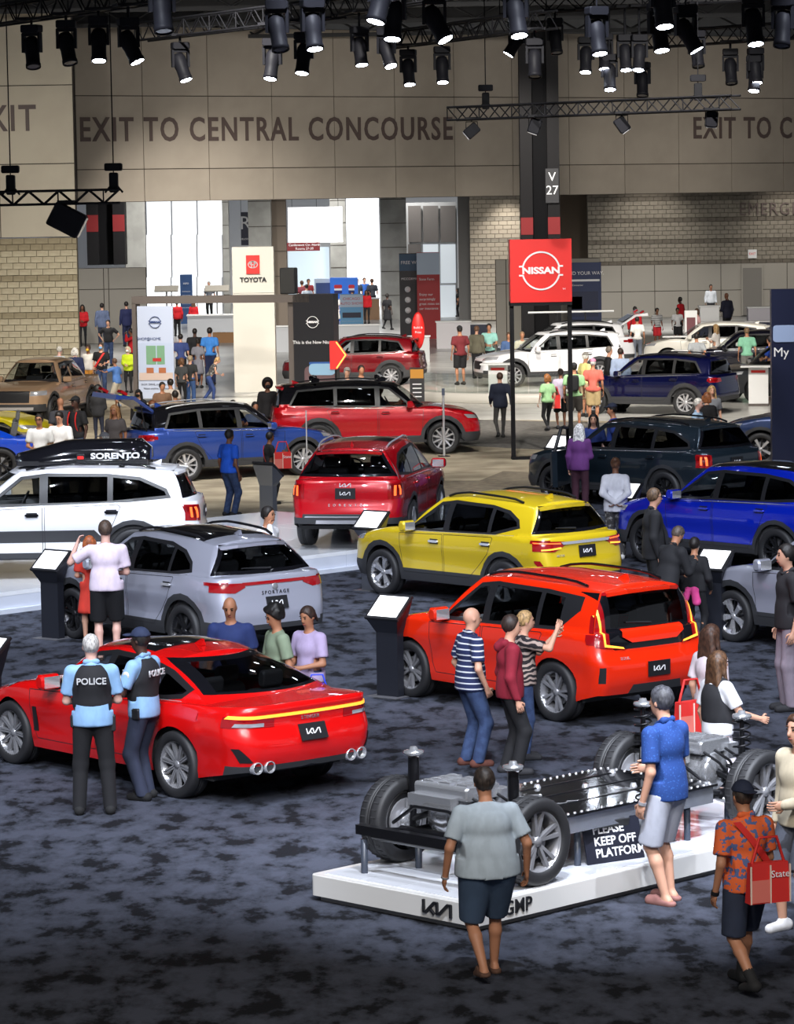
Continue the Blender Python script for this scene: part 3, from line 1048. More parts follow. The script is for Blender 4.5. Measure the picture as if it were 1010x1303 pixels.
def fastback(p):
    return dict(paint=p, wb=2.906, fo=.83, ro=1.095, W=1.87, tr=.345, sill=.24, zbr=.36, zbf=.22, gap=.045,
        belt=[(-2.6, 1.00), (-2.2, .985), (-1.6, .965), (-.6, .93), (.5, .90), (1.2, .87), (1.8, .80), (2.3, .68)],
        rp=[(.2, .16), (.36, .05), (.52, 0), (.66, .0), (.80, .06), (.93, .035), (1.0, .0)],
        fp=[(.15, .06), (.4, 0), (.58, .03), (.7, .15), (.8, .3)],
        sec=[(.2, .07), (.34, .04), (.50, .035), (.70, .0), (.84, .015), (1.0, .07)],
        rr=.34, rry=.26, bowr=.07, cowl=1.02, cowlbow=.28, zcowl=.975, rbase=-2.02, rbow=.16, zrbase=1.045, roof_f=.34, roof_r=-.98,
        rail=[(-1.2, 1.285), (-.6, 1.355), (-.1, 1.37), (.4, 1.315)], crown=.055, roofw=.585, shoulder=.06, hoodbulge=.045,
        dlo=[(.70, .935), (.24, 1.265), (-.1, 1.315), (-.6, 1.30), (-1.1, 1.20), (-1.50, 1.08), (-1.44, 1.03), (-1.15, .995), (-.1, .955)],
        panes=[(-.06, 9, 'front'), (-.98, -.15, 'rear'), (-9, -1.02, 'rear')], B=-.10, C=-1.1, doorz=.34,
        rearglass=[(-.60, 1.075), (.60, 1.075), (.45, 1.30), (-.45, 1.30)],
        rearglass_out=[(-.72, 1.055), (.72, 1.055), (.53, 1.33), (-.53, 1.33)],
        pano=(-.62, .22, .50), seatz=.33, seat2=2.02, wheel='mesh', rails=False, clad=False, rearlow=.42, hx2=-.98, hdrop=.13, rearpatches=[([(-.86, .2), (.86, .2), (.78, .50), (.40, .44), (-.40, .44), (-.78, .50)], 5)],
        lamps=[('tail_lamp', 'r', [(.44, .79), (.95, .80), (.95, .905), (.44, .90)], 'tail', .004),
               ('tail_lamp', 's', [(-9, .80), (-2.28, .86), (-2.28, .88), (-9, .905)], 'tail', .004),
               ('reverse_lamp', 'r', [(.56, .80), (.84, .81), (.82, .845), (.56, .84)], 'clear', .008),
               ('light_bar', 'r', [(-.86, .885), (.86, .885), (.84, .918), (-.84, .918)], 'amber', .008),
               ('side_vent', 's', [(.93, .42), (1.02, .42), (1.0, .68), (.93, .68)], 'grille', .004),
               ('corner_vent', 'r', [(.70, .46), (.80, .46), (.86, .60), (.82, .60)], 'grille', .006)] + FRONT,
        exhausts=[(.66, .40, .062, .1), (.515, .40, .062, .1)], plate=(0, .70), antmat=p,
        badges=[(word('STINGER', .05, M_GREYALLOY, spacing=1.2), 'badge', 0, .845)])

def boxy(p):
    d = suv(paint=p, wb=2.60, fo=.82, ro=.80, W=1.80, tr=.345, sill=.26, zbr=.36, gap=.05,
        belt=[(-2.2, 1.04), (-1.2, 1.03), (0, 1.00), (.8, .98), (1.3, .96), (1.8, .88), (2.2, .80)],
        rp=[(.2, .16), (.36, .05), (.50, 0), (.70, .0), (.80, .05), (1.0, .09), (1.2, .11)],
        sec=[(.2, .06), (.34, .03), (.58, .03), (.76, .0), (.95, .02), (1.06, .05)],
        rr=.22, rry=.16, bowr=.06, cowl=.98, zcowl=1.05, rbase=-1.97, rbow=.08, roof_f=.26, roof_r=-1.80, rrbow=.06,
        rail=[(-1.9, 1.49), (-1.2, 1.535), (-.3, 1.55), (.3, 1.50)], crown=.065, roofw=.63, rooftaper=.05,
        dlo=[(.66, 1.03), (.20, 1.42), (-.1, 1.46), (-1.0, 1.445), (-1.56, 1.40), (-1.56, 1.30), (-1.28, 1.075), (-.1, 1.04)],
        panes=[(.0, 9, 'front'), (-.92, -.10, 'rear'), (-1.32, -.97, 'rear')], B=-.05, C=-.95, wheel='pair', clad=False, rails=True, railmat=M_GLOSSBLACK,
        rearlow=None, beltchrome=False, spoiler=.14, doorz=.36, handlemat=p, hdrop=.13, plate=(0, .62),
        rearglass=[(-.56, 1.10), (.56, 1.10), (.53, 1.44), (-.53, 1.44)],
        rearglass_out=[(-.66, .90), (.66, .90), (.62, 1.485), (-.62, 1.485)],
        rearpatches=[([(-.58, .86), (.58, .86), (.66, .92), (-.66, .92)], 5), ([(-.48, .20), (.48, .20), (.36, .46), (-.36, .46)], 2),
                     ([(-.80, .50), (-.74, .50), (-.74, .68), (-.80, .68)], 1), ([(.80, .50), (.74, .50), (.74, .68), (.80, .68)], 1)],
        wiper=(0, .36, 1.12, .03), badges=[(word('SOUL', .05, M_CHROME, spacing=1.1), 'badge', .46, .76), (lambda: emblem_k(.055, M_CHROME, .004), 'emblem', 0, 1.01)])
    d['lamps'] = [('tail_lamp', 'r', [(.635, .90), (.84, .93), (.80, 1.47), (.625, 1.47)], 'tail', .006),
                  ('tail_lamp', 's', [(-9, .92), (-1.96, .96), (-1.84, 1.46), (-9, 1.47)], 'tail', .006),
                  ('lamp_hook', 'r', [(.42, .855), (.80, .90), (.80, .95), (.46, .885)], 'tail', .008),
                  ('light_strip', 'r', [(.69, .93), (.715, .93), (.70, 1.36), (.675, 1.36)], 'amber', .014),
                  ('light_strip', 'r', [(.45, .865), (.715, .905), (.715, .935), (.46, .885)], 'amber', .014),
                  ('lamp_arch', 'r', [(-.60, 1.455), (.60, 1.455), (.58, 1.49), (-.58, 1.49)], 'tail', .008),
                  ('tailgate_panel', 'r', [(-.34, .925), (.34, .925), (.47, 1.00), (.45, 1.085), (-.45, 1.085), (-.47, 1.00)], 'paint', .03)] + FRONT
    return d

def compact(p, **k):      # yellow and silver crossovers of one kind
    return suv(paint=p, wb=2.63, fo=.85, ro=.89, W=1.80, tr=.35, sill=.28,
        belt=[(-2.3, 1.07), (-1.2, 1.05), (0, 1.02), (.8, 1.00), (1.3, .98), (1.8, .91), (2.2, .82)],
        cowl=1.0, rbase=-1.98, zrbase=1.12, rbow=.16, roof_f=.26, roof_r=-1.66, rail=[(-1.8, 1.455), (-1.2, 1.52), (-.3, 1.555), (.3, 1.50)], roofw=.61,
        dlo=[(.70, 1.05), (.22, 1.42), (-.1, 1.465), (-.9, 1.44), (-1.25, 1.38), (-1.46, 1.27), (-1.50, 1.20), (-1.0, 1.075), (-.1, 1.055)],
        panes=[(.0, 9, 'front'), (-.93, -.10, 'rear'), (-9, -.98, 'rear')], B=-.05, C=-.95, wheel='star', cladw=.08, handlemat=M_CHROME,
        rearlow=.50, skid=True, plate=(0, .84), wiper=(.05, .40, 1.15, .02), spoiler=.15,
        lamps=[('tail_lamp', 'r', [(.40, .955), (.62, .86), (.92, .88), (.92, 1.03), (.42, 1.0)], 'tail', .006),
               ('tail_lamp', 's', [(-9, .90), (-1.85, .985), (-1.85, 1.03), (-9, 1.035)], 'tail', .006),
               ('light_strip', 'r', [(.50, .965), (.84, .985), (.84, 1.00), (.50, .985)], 'on', .012),
               ('light_strip', 'r', [(.50, .90), (.80, .885), (.80, .905), (.50, .925)], 'amber', .012),
               ('chrome_bar', 'r', [(-.46, .955), (.46, .955), (.50, .995), (-.50, .995)], 'silver', .016),
               ('reflector', 'r', [(.76, .58), (.80, .58), (.86, .74), (.82, .74)], 'tail', .008)] + FRONT,
        badges=[(lambda: emblem_k(.05, M_CHROME, .004), 'emblem', 0, .975), (word('SELTOS', .045, M_CHROME), 'badge', .52, .80)], **k)

def midsize(p, **k):      # silver crossover with a red light bar
    return suv(paint=p, wb=2.67, fo=.91, ro=.90, W=1.855, tr=.355, sill=.29,
        belt=[(-2.3, 1.09), (-1.2, 1.08), (0, 1.04), (.8, 1.01), (1.3, 1.0), (1.8, .93), (2.3, .82)],
        cowl=1.02, rbase=-2.02, zrbase=1.13, rbow=.16, roof_f=.26, roof_r=-1.62, rail=[(-1.8, 1.44), (-1.2, 1.525), (-.3, 1.565), (.3, 1.515)], roofw=.62,
        dlo=[(.72, 1.065), (.22, 1.43), (-.1, 1.47), (-.8, 1.45), (-1.15, 1.37), (-1.36, 1.24), (-1.40, 1.16), (-1.0, 1.105), (-.1, 1.075)],
        panes=[(.0, 9, 'front'), (-.92, -.10, 'rear'), (-9, -.96, 'rear')], B=-.05, C=-1.0, wheel='dark', cladw=.085, handlemat=M_SILVER, rails=True,
        pano=(-1.35, .20, .55), rearlow=.47, plate=(0, .735), wiper=(-.05, .38, 1.16, .02),
        lamps=[('tail_lamp', 'r', [(.46, .965), (.62, .90), (.95, .92), (.95, 1.035), (.48, 1.02)], 'tail', .006),
               ('tail_lamp', 's', [(-9, .92), (-1.82, 1.0), (-1.80, 1.04), (-9, 1.045)], 'tail', .006),
               ('light_bar', 'r', [(-.50, .985), (.50, .985), (.50, 1.025), (-.50, 1.025)], 'tail', .008)] + FRONT,
        badges=[(word('SPORTAGE', .065, M_INK, spacing=1.5), 'badge', 0, .872),
                (lambda: MB().lathe([(0, .006), (.038, .006), (.046, 0)], 20).mesh('emblem', M_GREYALLOY), 'emblem', 0, .945)], **k)

def threerow(p, **k):     # the large three-row crossovers
    lamps = [('tail_lamp', 'r', [(.68, .84), (.96, .86), (.96, 1.10), (.68, 1.08)], 'tail', .006),
             ('tail_lamp', 's', [(-9, .86), (-2.22, .88), (-2.14, 1.07), (-9, 1.10)], 'tail', .006),
             ('light_strip', 'r', [(.775, .89), (.81, .89), (.81, 1.05), (.775, 1.05)], 'on', .010),
             ('light_strip', 's', [(-2.30, .90), (-2.265, .90), (-2.245, 1.05), (-2.28, 1.05)], 'on', .010)]
    d = dict(paint=p, wb=2.815, fo=.93, ro=1.065, W=1.90, tr=.375, sill=.32, zbr=.44,
        belt=[(-2.6, 1.13), (-1.2, 1.13), (0, 1.10), (.9, 1.07), (1.4, 1.05), (2.0, .96), (2.5, .86)],
        rp=[(.2, .12), (.46, .02), (.62, 0), (.78, .05), (1.0, .05), (1.2, .10)],
        cowl=1.08, rbase=-2.30, zrbase=1.20, rbow=.14, roof_f=.32, roof_r=-1.98, rail=[(-2.2, 1.55), (-1.4, 1.62), (-.4, 1.645), (.35, 1.59)], roofw=.645, crown=.06,
        dlo=[(.76, 1.125), (.28, 1.50), (-.1, 1.545), (-1.0, 1.53), (-1.5, 1.47), (-1.88, 1.30), (-1.92, 1.22), (-1.0, 1.15), (-.1, 1.135)],
        panes=[(-.01, 9, 'front'), (-1.03, -.11, 'rear'), (-9, -1.09, 'rear')], B=-.06, C=-1.06, wheel='darkpair', cladw=.07,
        rearlow=.54, skid=True, plate=(0, .93), wiper=None, spoiler=.17, lamps=lamps + FRONT)
    d.update(k)
    return suv(**d)
def generic(p, **k):
    d = dict(paint=p); d.update(k)
    return suv(**d)

# ---------------------------------------------------------------- people
def v3(*a): return np.array(a, np.float32)
class Field:
    def __init__(self, lo, hi, res):
        self.res = res
        lo, hi = np.array(lo, np.float32) - 2 * res, np.array(hi, np.float32) + 2 * res
        self.lo = lo
        self.n = np.maximum(np.ceil((hi - lo) / res).astype(int) + 1, 3)
        self.ax = [lo[i] + res * np.arange(self.n[i], dtype=np.float32) for i in range(3)]
        self.f = np.full(tuple(self.n), .25, np.float32)
    def block(self, lo, hi):
        s = []
        for i in range(3):
            a = int(np.clip(np.floor((lo[i] - self.lo[i]) / self.res), 0, self.n[i] - 1))
            b = int(np.clip(np.ceil((hi[i] - self.lo[i]) / self.res) + 1, a + 1, self.n[i]))
            s.append(slice(a, b))
        X = self.ax[0][s[0]][:, None, None]; Y = self.ax[1][s[1]][None, :, None]; Z = self.ax[2][s[2]][None, None, :]
        return tuple(s), X, Y, Z
    def smin(self, s, d, k):
        a = self.f[s]
        if k <= 0:
            self.f[s] = np.minimum(a, d); return
        h = np.clip(.5 + .5 * (a - d) / k, 0, 1)
        self.f[s] = a * (1 - h) + d * h - k * h * (1 - h)
    def rc(self, a, b, r1, r2, k=.02, fy=None):
        a, b = np.asarray(a, np.float32), np.asarray(b, np.float32)
        m = max(r1, r2) + k * 2 + .03
        s, X, Y, Z = self.block(np.minimum(a, b) - m, np.maximum(a, b) + m)
        ab = b - a
        L = float(ab @ ab) + 1e-9
        px, py, pz = X - a[0], Y - a[1], Z - a[2]
        t = np.clip((px * ab[0] + py * ab[1] + pz * ab[2]) / L, 0, 1)
        dx, dy, dz = px - ab[0] * t, py - ab[1] * t, pz - ab[2] * t
        if fy: dy = dy / fy
        self.smin(s, np.sqrt(dx * dx + dy * dy + dz * dz) - (r1 + (r2 - r1) * t), k)
    def el(self, c, r, k=.02, R=None):
        c = np.asarray(c, np.float32)
        m = max(r) + k * 2 + .03
        s, X, Y, Z = self.block(c - m, c + m)
        px, py, pz = X - c[0], Y - c[1], Z - c[2]
        if R is not None:
            q = [R[0][i] * px + R[1][i] * py + R[2][i] * pz for i in range(3)]
        else:
            q = [px, py, pz]
        k0 = np.sqrt((q[0] / r[0]) ** 2 + (q[1] / r[1]) ** 2 + (q[2] / r[2]) ** 2)
        k1 = np.sqrt((q[0] / r[0] ** 2) ** 2 + (q[1] / r[1] ** 2) ** 2 + (q[2] / r[2] ** 2) ** 2) + 1e-6
        self.smin(s, k0 * (k0 - 1) / k1, k)
    def half(self, p, n):
        """keep the side the normal points away from"""
        n = np.asarray(n, np.float32); n = n / np.linalg.norm(n)
        d = (self.ax[0][:, None, None] - p[0]) * n[0] + (self.ax[1][None, :, None] - p[1]) * n[1] + (self.ax[2][None, None, :] - p[2]) * n[2]
        self.f = np.maximum(self.f, d)
    def minus(self, c, r):
        d = np.sqrt((self.ax[0][:, None, None] - c[0]) ** 2 + (self.ax[1][None, :, None] - c[1]) ** 2 + (self.ax[2][None, None, :] - c[2]) ** 2) - r
        self.f = np.maximum(self.f, -d)
    def local_half(self, c, rad, p, n):
        n = np.asarray(n, np.float32); n = n / np.linalg.norm(n)
        s, X, Y, Z = self.block(np.asarray(c) - rad, np.asarray(c) + rad)
        d = (X - p[0]) * n[0] + (Y - p[1]) * n[1] + (Z - p[2]) * n[2]
        self.f[s] = np.maximum(self.f[s], d)
    def mesh(self):
        f = self.f.copy()
        f[0] = f[-1] = 1; f[:, 0] = f[:, -1] = 1; f[:, :, 0] = f[:, :, -1] = 1
        ins = f < 0
        n = self.n
        c = np.zeros(tuple(n - 1), np.int8)
        for i in (0, 1):
            for j in (0, 1):
                for k in (0, 1):
                    c += ins[i:n[0] - 1 + i, j:n[1] - 1 + j, k:n[2] - 1 + k]
        act = (c > 0) & (c < 8)
        idx = np.argwhere(act)
        if len(idx) == 0:
            return np.zeros((0, 3)), []
        vid = np.full(act.shape, -1, np.int32)
        vid[act] = np.arange(len(idx))
        acc = np.zeros((len(idx), 3), np.float32); cnt = np.zeros(len(idx), np.float32)
        cor = {}
        for i in (0, 1):
            for j in (0, 1):
                for k in (0, 1):
                    cor[i, j, k] = f[idx[:, 0] + i, idx[:, 1] + j, idx[:, 2] + k]
        for (p, q) in [((i, j, k), (i + (a == 0), j + (a == 1), k + (a == 2))) for i in (0, 1) for j in (0, 1) for k in (0, 1) for a in range(3) if (i, j, k)[a] == 0]:
            fa, fb = cor[p], cor[q]
            m = (fa < 0) != (fb < 0)
            t = np.where(m, fa / np.where(np.abs(fa - fb) < 1e-9, 1, fa - fb), 0)
            for d in range(3):
                acc[:, d] += np.where(m, p[d] + (q[d] - p[d]) * t, 0)
            cnt += m
        V = self.lo + (idx + acc / np.maximum(cnt, 1)[:, None]) * self.res
        F = []
        for a in range(3):
            b_, c_ = (a + 1) % 3, (a + 2) % 3
            sl1 = [slice(None)] * 3; sl2 = [slice(None)] * 3
            sl1[a] = slice(0, n[a] - 1); sl2[a] = slice(1, n[a])
            A, B = ins[tuple(sl1)], ins[tuple(sl2)]
            e = np.argwhere(A != B)
            e = e[(e[:, b_] > 0) & (e[:, c_] > 0) & (e[:, b_] < n[b_] - 1) & (e[:, c_] < n[c_] - 1)]
            fl = A[e[:, 0], e[:, 1], e[:, 2]]
            q = []
            for (db, dc) in ((-1, -1), (0, -1), (0, 0), (-1, 0)):
                w = e.copy(); w[:, b_] += db; w[:, c_] += dc
                q.append(vid[w[:, 0], w[:, 1], w[:, 2]])
            q = np.stack(q, 1)
            q[~fl] = q[~fl][:, ::-1]
            F.append(q)
        F = np.concatenate(F)
        F = F[(F >= 0).all(1)]
        return V, F

def np_mesh(name, V, F, m, extra=None):
    me = bpy.data.meshes.new(name)
    V = [tuple(v) for v in V.tolist()] if len(V) else []
    F = F.tolist() if len(F) else []
    nF = len(F)
    mats = [m]
    if extra is not None:
        o = len(V)
        V += [tuple(v) for v in extra.v]
        F += [[o + i for i in f] for f in extra.f]
    me.from_pydata(V, [], F)
    for x in mats: me.materials.append(x)
    me.polygons.foreach_set('use_smooth', [True] * len(me.polygons))
    me.update()
    return me

def ik(a, b, l1, l2, pole):
    a, b, pole = np.array(a, float), np.array(b, float), np.array(pole, float)
    d = b - a
    L = np.linalg.norm(d)
    mx = (l1 + l2) * .995
    if L > mx:
        b = a + d * mx / L; d = b - a; L = mx
    u = d / L
    x = (l1 * l1 - l2 * l2 + L * L) / (2 * L)
    h = math.sqrt(max(0, l1 * l1 - x * x))
    p = pole - u * (pole @ u)
    p = p / (np.linalg.norm(p) + 1e-9)
    return a + u * x + p * h, b

ARMS = {  # wrist from shoulder (outward, forward, up), elbow pole (outward, forward, up)
    'down': ((.07, .03, -.535), (.3, -1, 0)), 'loose': ((.13, .02, -.51), (.6, -1, 0)),
    'swingf': ((.03, .24, -.45), (.3, -1, 0)), 'swingb': ((.07, -.20, -.48), (.3, -1, 0)),
    'front': ((-.09, .25, -.32), (.6, -.6, -.6)), 'phone': ((-.08, .30, -.16), (.4, -.3, -1)),
    'ear': ((-.03, .14, .10), (.8, .4, -1)), 'hip': ((.05, .0, -.40), (1, -.4, 0)), 'behind': ((-.15, -.17, -.40), (1, -.5, 0)),
    'point': ((.05, .50, .06), (.3, 0, -1)), 'raise': ((.02, .22, .14), (.9, .4, -1)), 'cross': ((-.22, .22, -.20), (1, 0, -.5)),
    'pocket': ((.06, .08, -.49), (.8, -.8, 0)), 'out': ((.40, .25, -.16), (.3, -.3, -1)), 'side': ((.24, .0, -.46), (.5, -.8, 0)),
    'up': ((.10, .25, .34), (1, .3, -.5)), 'wheel': ((-.02, .44, -.12), (.5, 0, -1))}

SKIN = {k: mat('skin_' + k, srgb(*c), .55) for k, c in dict(light=(205, 155, 130), tan=(176, 122, 92), brown=(120, 78, 56), dark=(70, 44, 34), pink=(210, 165, 150)).items()}
CLOTH = {}
def cloth(c):
    if not isinstance(c, tuple):
        return c
    if c not in CLOTH:
        l = srgb(*c)
        CLOTH[c] = noise_mat('cloth_%d_%d_%d' % c, tuple(x * .92 for x in l), tuple(min(1, x * 1.06) for x in l), 11, .85, 3, .55, stretch=(1.0, 1.0, .55))
    return CLOTH[c]

HAIRM = {}
def hair_mat(c):
    if c not in HAIRM:
        l = srgb(*c)
        HAIRM[c] = noise_mat('hair_%d_%d_%d' % c, tuple(x * .55 for x in l), tuple(min(1, x * 1.3) for x in l), 55, .55, 3, .9, stretch=(1.0, 1.0, .35))
    return HAIRM[c]

def stripe_mat(name, c1, c2, scale, wave='BANDS', dirn='Z', distort=0.0, thr=.62):
    m = mat(name, srgb(*c1), .85)
    n, l, b = nodes_of(m)
    tc = n.new('ShaderNodeTexCoord'); w = n.new('ShaderNodeTexWave'); cr = n.new('ShaderNodeValToRGB')
    w.bands_direction = dirn
    w.inputs['Scale'].default_value = scale; w.inputs['Distortion'].default_value = distort
    cr.color_ramp.interpolation = 'CONSTANT'
    cr.color_ramp.elements[0].color = (*srgb(*c1), 1); cr.color_ramp.elements[1].color = (*srgb(*c2), 1)
    cr.color_ramp.elements[1].position = thr
    l.new(tc.outputs['Object'], w.inputs[0]); l.new(w.outputs[0], cr.inputs[0]); l.new(cr.outputs[0], b.inputs['Base Color'])
    return m

def blot_mat(name, c1, c2, c3, scale, lo=.45, hi=.62):
    m = mat(name, srgb(*c1), .85)
    n, l, b = nodes_of(m)
    tc = n.new('ShaderNodeTexCoord'); nz = n.new('ShaderNodeTexNoise'); cr = n.new('ShaderNodeValToRGB')
    nz.inputs['Scale'].default_value = scale; nz.inputs['Detail'].default_value = 2.5
    cr.color_ramp.interpolation = 'CONSTANT'
    e = cr.color_ramp.elements
    e[0].color = (*srgb(*c1), 1); e[1].color = (*srgb(*c2), 1); e[1].position = lo + .1
    x = e.new(hi); x.color = (*srgb(*c3), 1)
    l.new(tc.outputs['Object'], nz.inputs[0]); l.new(nz.outputs[0], cr.inputs[0]); l.new(cr.outputs[0], b.inputs['Base Color'])
    return m

M_STRIPES = stripe_mat('navy_white_stripes', (28, 38, 78), (205, 208, 215), 5.2, thr=.86)
M_BWSTRIPE = stripe_mat('black_white_stripes', (225, 225, 225), (25, 25, 25), 5.0, thr=.5)
M_ZIGZAG = stripe_mat('zigzag_print', (32, 26, 30), (170, 150, 140), 5.0, dirn='Z', distort=9.0, thr=.6)
M_FLORAL = blot_mat('orange_floral', (222, 100, 50), (222, 100, 50), (84, 100, 146), 19, .40, .545)
M_CAMO = blot_mat('camouflage', (60, 58, 58), (105, 102, 100), (150, 148, 146), 16)
M_DOTBLUE = blot_mat('blue_print', (26, 62, 128), (26, 62, 128), (44, 88, 160), 60)
M_DENIM = noise_mat('denim', srgb(40, 56, 90), srgb(52, 70, 106), 12, .9)
M_EYE = mat('eye_dark', (.02, .014, .01), .2)
M_LIP = mat('lips', srgb(150, 84, 76), .5)

PCOUNT = [0]
def rotz(p, a):
    c, s = math.cos(a), math.sin(a)
    return (p[0] * c - p[1] * s, p[0] * s + p[1] * c, p[2])

def person(label, at, yaw, skin='light', top=((150, 150, 150), 'tee'), legs=((50, 60, 90), 'pants'), hair=((40, 28, 20), 'short'),
           shoes=(30, 30, 32), arms=('down', 'down'), stride=0.0, lean=0.0, h=None, girth=1.0, res=None, head=(0, 0), cap=None, mask=None,
           group=None, z=0.0, sit=False, female=False, spread=.0, extras=None, belt=None, glasses=False, socks=None, z0=None):
    if at[0] == 'f':
        P = G(at[1], at[2], z)
        if h is None:
            lo_, hi_ = 1.2, 2.1
            d = P.y
            for _ in range(30):
                mid = (lo_ + hi_) / 2
                q = G(at[1], at[3], z + mid)
                if q.y > d: lo_ = mid      # the ray through the head meets the height behind the person: too low
                else: hi_ = mid
            # the head must lie at the person's own distance
            h = min(1.92, max(1.50 if not female else 1.45, mid))
    elif at[0] == 'h':
        h = h or at[3]
        P = G(at[1], at[2], z + (h if not sit else h * .76)); P.z = z
    else:
        P = Vector(at[1]); h = h or 1.72
    dist = P.y
    if res is None:
        res = min(.045, max(.0125, dist / FPX * 2.0))
    S = h / 1.76
    rs = res / S
    near = dist < 75
    gx = girth
    sh_w = (.192 if not female else .164) * (.75 + .25 * gx)
    # --- joints
    ls = rs_ = None
    hz = .93
    if stride: hz -= .03
    if sit: hz = .50
    lean_r = math.radians(lean)
    def up(p):        # torso frame to body frame: lean about the hips
        y, zz = p[1], p[2] - hz
        c, s = math.cos(lean_r), math.sin(lean_r)
        return np.array((p[0], y * c + zz * s, hz - y * s + zz * c))
    dz = hz - .93
    T = lambda x, y, zz: up((x, y, zz + dz))
    Rl = [[1, 0, 0], [0, math.cos(lean_r), -math.sin(lean_r)], [0, math.sin(lean_r), math.cos(lean_r)]]   # columns local->body
    Rl = np.array([[1, 0, 0], [0, math.cos(lean_r), math.sin(lean_r)], [0, -math.sin(lean_r), math.cos(lean_r)]])
    legsJ = []
    for sx in (1, -1):
        hip = np.array((sx * .092, 0, hz - .02))
        fw = stride * sx
        fz = .085 + (.07 if fw < -.05 else 0)
        foot = np.array((sx * (.10 + spread), fw, fz))
        if sit: foot = np.array((sx * .12, .46, .085))
        knee, ank = ik(hip, foot, .418, .412, (sx * .15, 1, 0.1))
        legsJ.append((hip, knee, ank, fw))
    armsJ = []
    for sx, pose in ((1, arms[1]), (-1, arms[0])):
        shd = T(sx * sh_w, 0, 1.405)
        if isinstance(pose, str): w, pole = ARMS[pose]
        else: w, pole = pose
        w = np.array((w[0] * sx, w[1], w[2])); pole = np.array((pole[0] * sx, pole[1], pole[2]))
        el_, wr = ik(shd, shd + w, .295, .26, pole)
        armsJ.append((shd, el_, wr, sx))
    neck0, neck1 = T(0, -.01, 1.45), T(0, .015, 1.56)
    hy, hp = math.radians(head[0]), math.radians(head[1])
    cy_, sy_, cp_, sp_ = math.cos(hy), math.sin(hy), math.cos(hp), math.sin(hp)
    Rh = np.array([[cy_, -sy_, 0], [sy_, cy_, 0], [0, 0, 1]]) @ np.array([[1, 0, 0], [0, cp_, sp_], [0, -sp_, cp_]])   # +pitch looks down
    HC_ = T(0, .03, 1.645)
    Hd = lambda x, y, zz: HC_ + Rh @ np.array((x, y, zz))
    # --- body
    body_pts = np.array([j for L in legsJ for j in L[:3]] + [j for A in armsJ for j in A[:3]] + [HC_])
    lo, hi = body_pts.min(0) - .22, body_pts.max(0) + .22
    lo[2] = 0
    F = Field(lo, hi, rs)
    F.el(HC_ + Rh @ np.array((0, -.008, .02)), (.074, .094, .098), .02, Rh)
    F.el(Hd(0, .022, -.045), (.056, .066, .072), .03, Rh)
    F.rc(neck0, neck1, .058, .052, .03)
    if near:
        F.rc(Hd(0, .090, .005), Hd(0, .103, -.030), .009, .014, .012)
        for sx in (1, -1): F.el(Hd(sx * .077, -.008, -.008), (.010, .020, .030), .008, Rh)
    F.el(T(0, 0, .97), (.145 * gx, .10 * gx, .12), .05, Rl)
    F.el(T(0, .01, 1.12), (.134 * gx, .096 * gx, .16), .05, Rl)
    F.el(T(0, 0, 1.30), (.152 * (gx * .5 + .5), .10 * gx, .16), .05, Rl)
    F.rc(T(-sh_w + .02, 0, 1.405), T(sh_w - .02, 0, 1.405), .05, .05, .05); F.rc(T(0, -.01, 1.45), T(.10, 0, 1.41), .045, .04, .03); F.rc(T(0, -.01, 1.45), T(-.10, 0, 1.41), .045, .04, .03)
    for (hip, knee, ank, fw) in legsJ:
        F.rc(hip, knee, .078 * gx, .052, .03)
        mid = knee * .68 + ank * .32 + np.array((0, -.014, 0))
        cf = 1.0 if legs[1] in ('shorts', 'skirt', 'none') else .72
        F.rc(knee, mid, .050 * cf, .053 * cf, .02); F.rc(mid, ank, .052 * cf, .034, .02)
        F.rc(ank + np.array((0, -.03, -.04)), ank + np.array((0, .13, -.06)), .038, .026, .03)
    hands = MB()
    for (shd, el_, wr, sx) in armsJ:
        F.rc(shd, el_, .050 * (gx * .4 + .6), .038, .025); F.rc(el_, wr, .039, .026, .02)
        d = (wr - el_) / np.linalg.norm(wr - el_)
        inw = np.array((-sx, 0, 0), float)
        inw = inw - d * (inw @ d)
        if np.linalg.norm(inw) < .2: inw = np.array((0, 0, -1.0)) - d * (-d[2])
        inw /= np.linalg.norm(inw)
        sd = np.cross(d, inw)                      # across the palm
        if sd[1] < 0 and abs(sd[1]) > .3: sd = -sd  # thumb side faces forward
        pc = wr + d * .045
        F.el(pc, (.018, .042, .050), .015, np.stack([inw, sd, d], 1))
        nf = 5 if near else 4
        for k, (o, L) in enumerate(((.031, .072), (.011, .082), (-.010, .077), (-.030, .060))):
            a0 = wr + d * .080 + sd * o
            a1 = a0 + (d * .9 + inw * .30) * L * .5
            a2 = a1 + (d * .55 + inw * .80) * L * .5
            hands.tube([a0 - d * .02, a0, a1, a2], [.0095, .010, .009, .007], nf)
        t0 = wr + d * .025 + sd * .030
        t1 = t0 + (d * .6 + sd * .7 + inw * .2) * .040
        t2 = t1 + (d * .85 + inw * .4) * .032
        hands.tube([t0, t1, t2], [.013, .011, .008], nf)
    V, Q = F.mesh()
    me = np_mesh('person', V, Q, SKIN[skin], hands)
    PCOUNT[0] += 1
    ob = link_mesh('person', me)
    ob.location = P; ob.location.z = z
    ob.rotation_euler = (0, 0, math.radians(yaw))
    ob.scale = (S, S, S)
    tag(ob, label, 'person', group)
    def child(nm, F, c):
        V, Q = F.mesh()
        if len(V) == 0: return None
        return link_mesh(nm, np_mesh(nm, V, Q, cloth(c)), ob)
    # --- legs
    lc, lk = legs
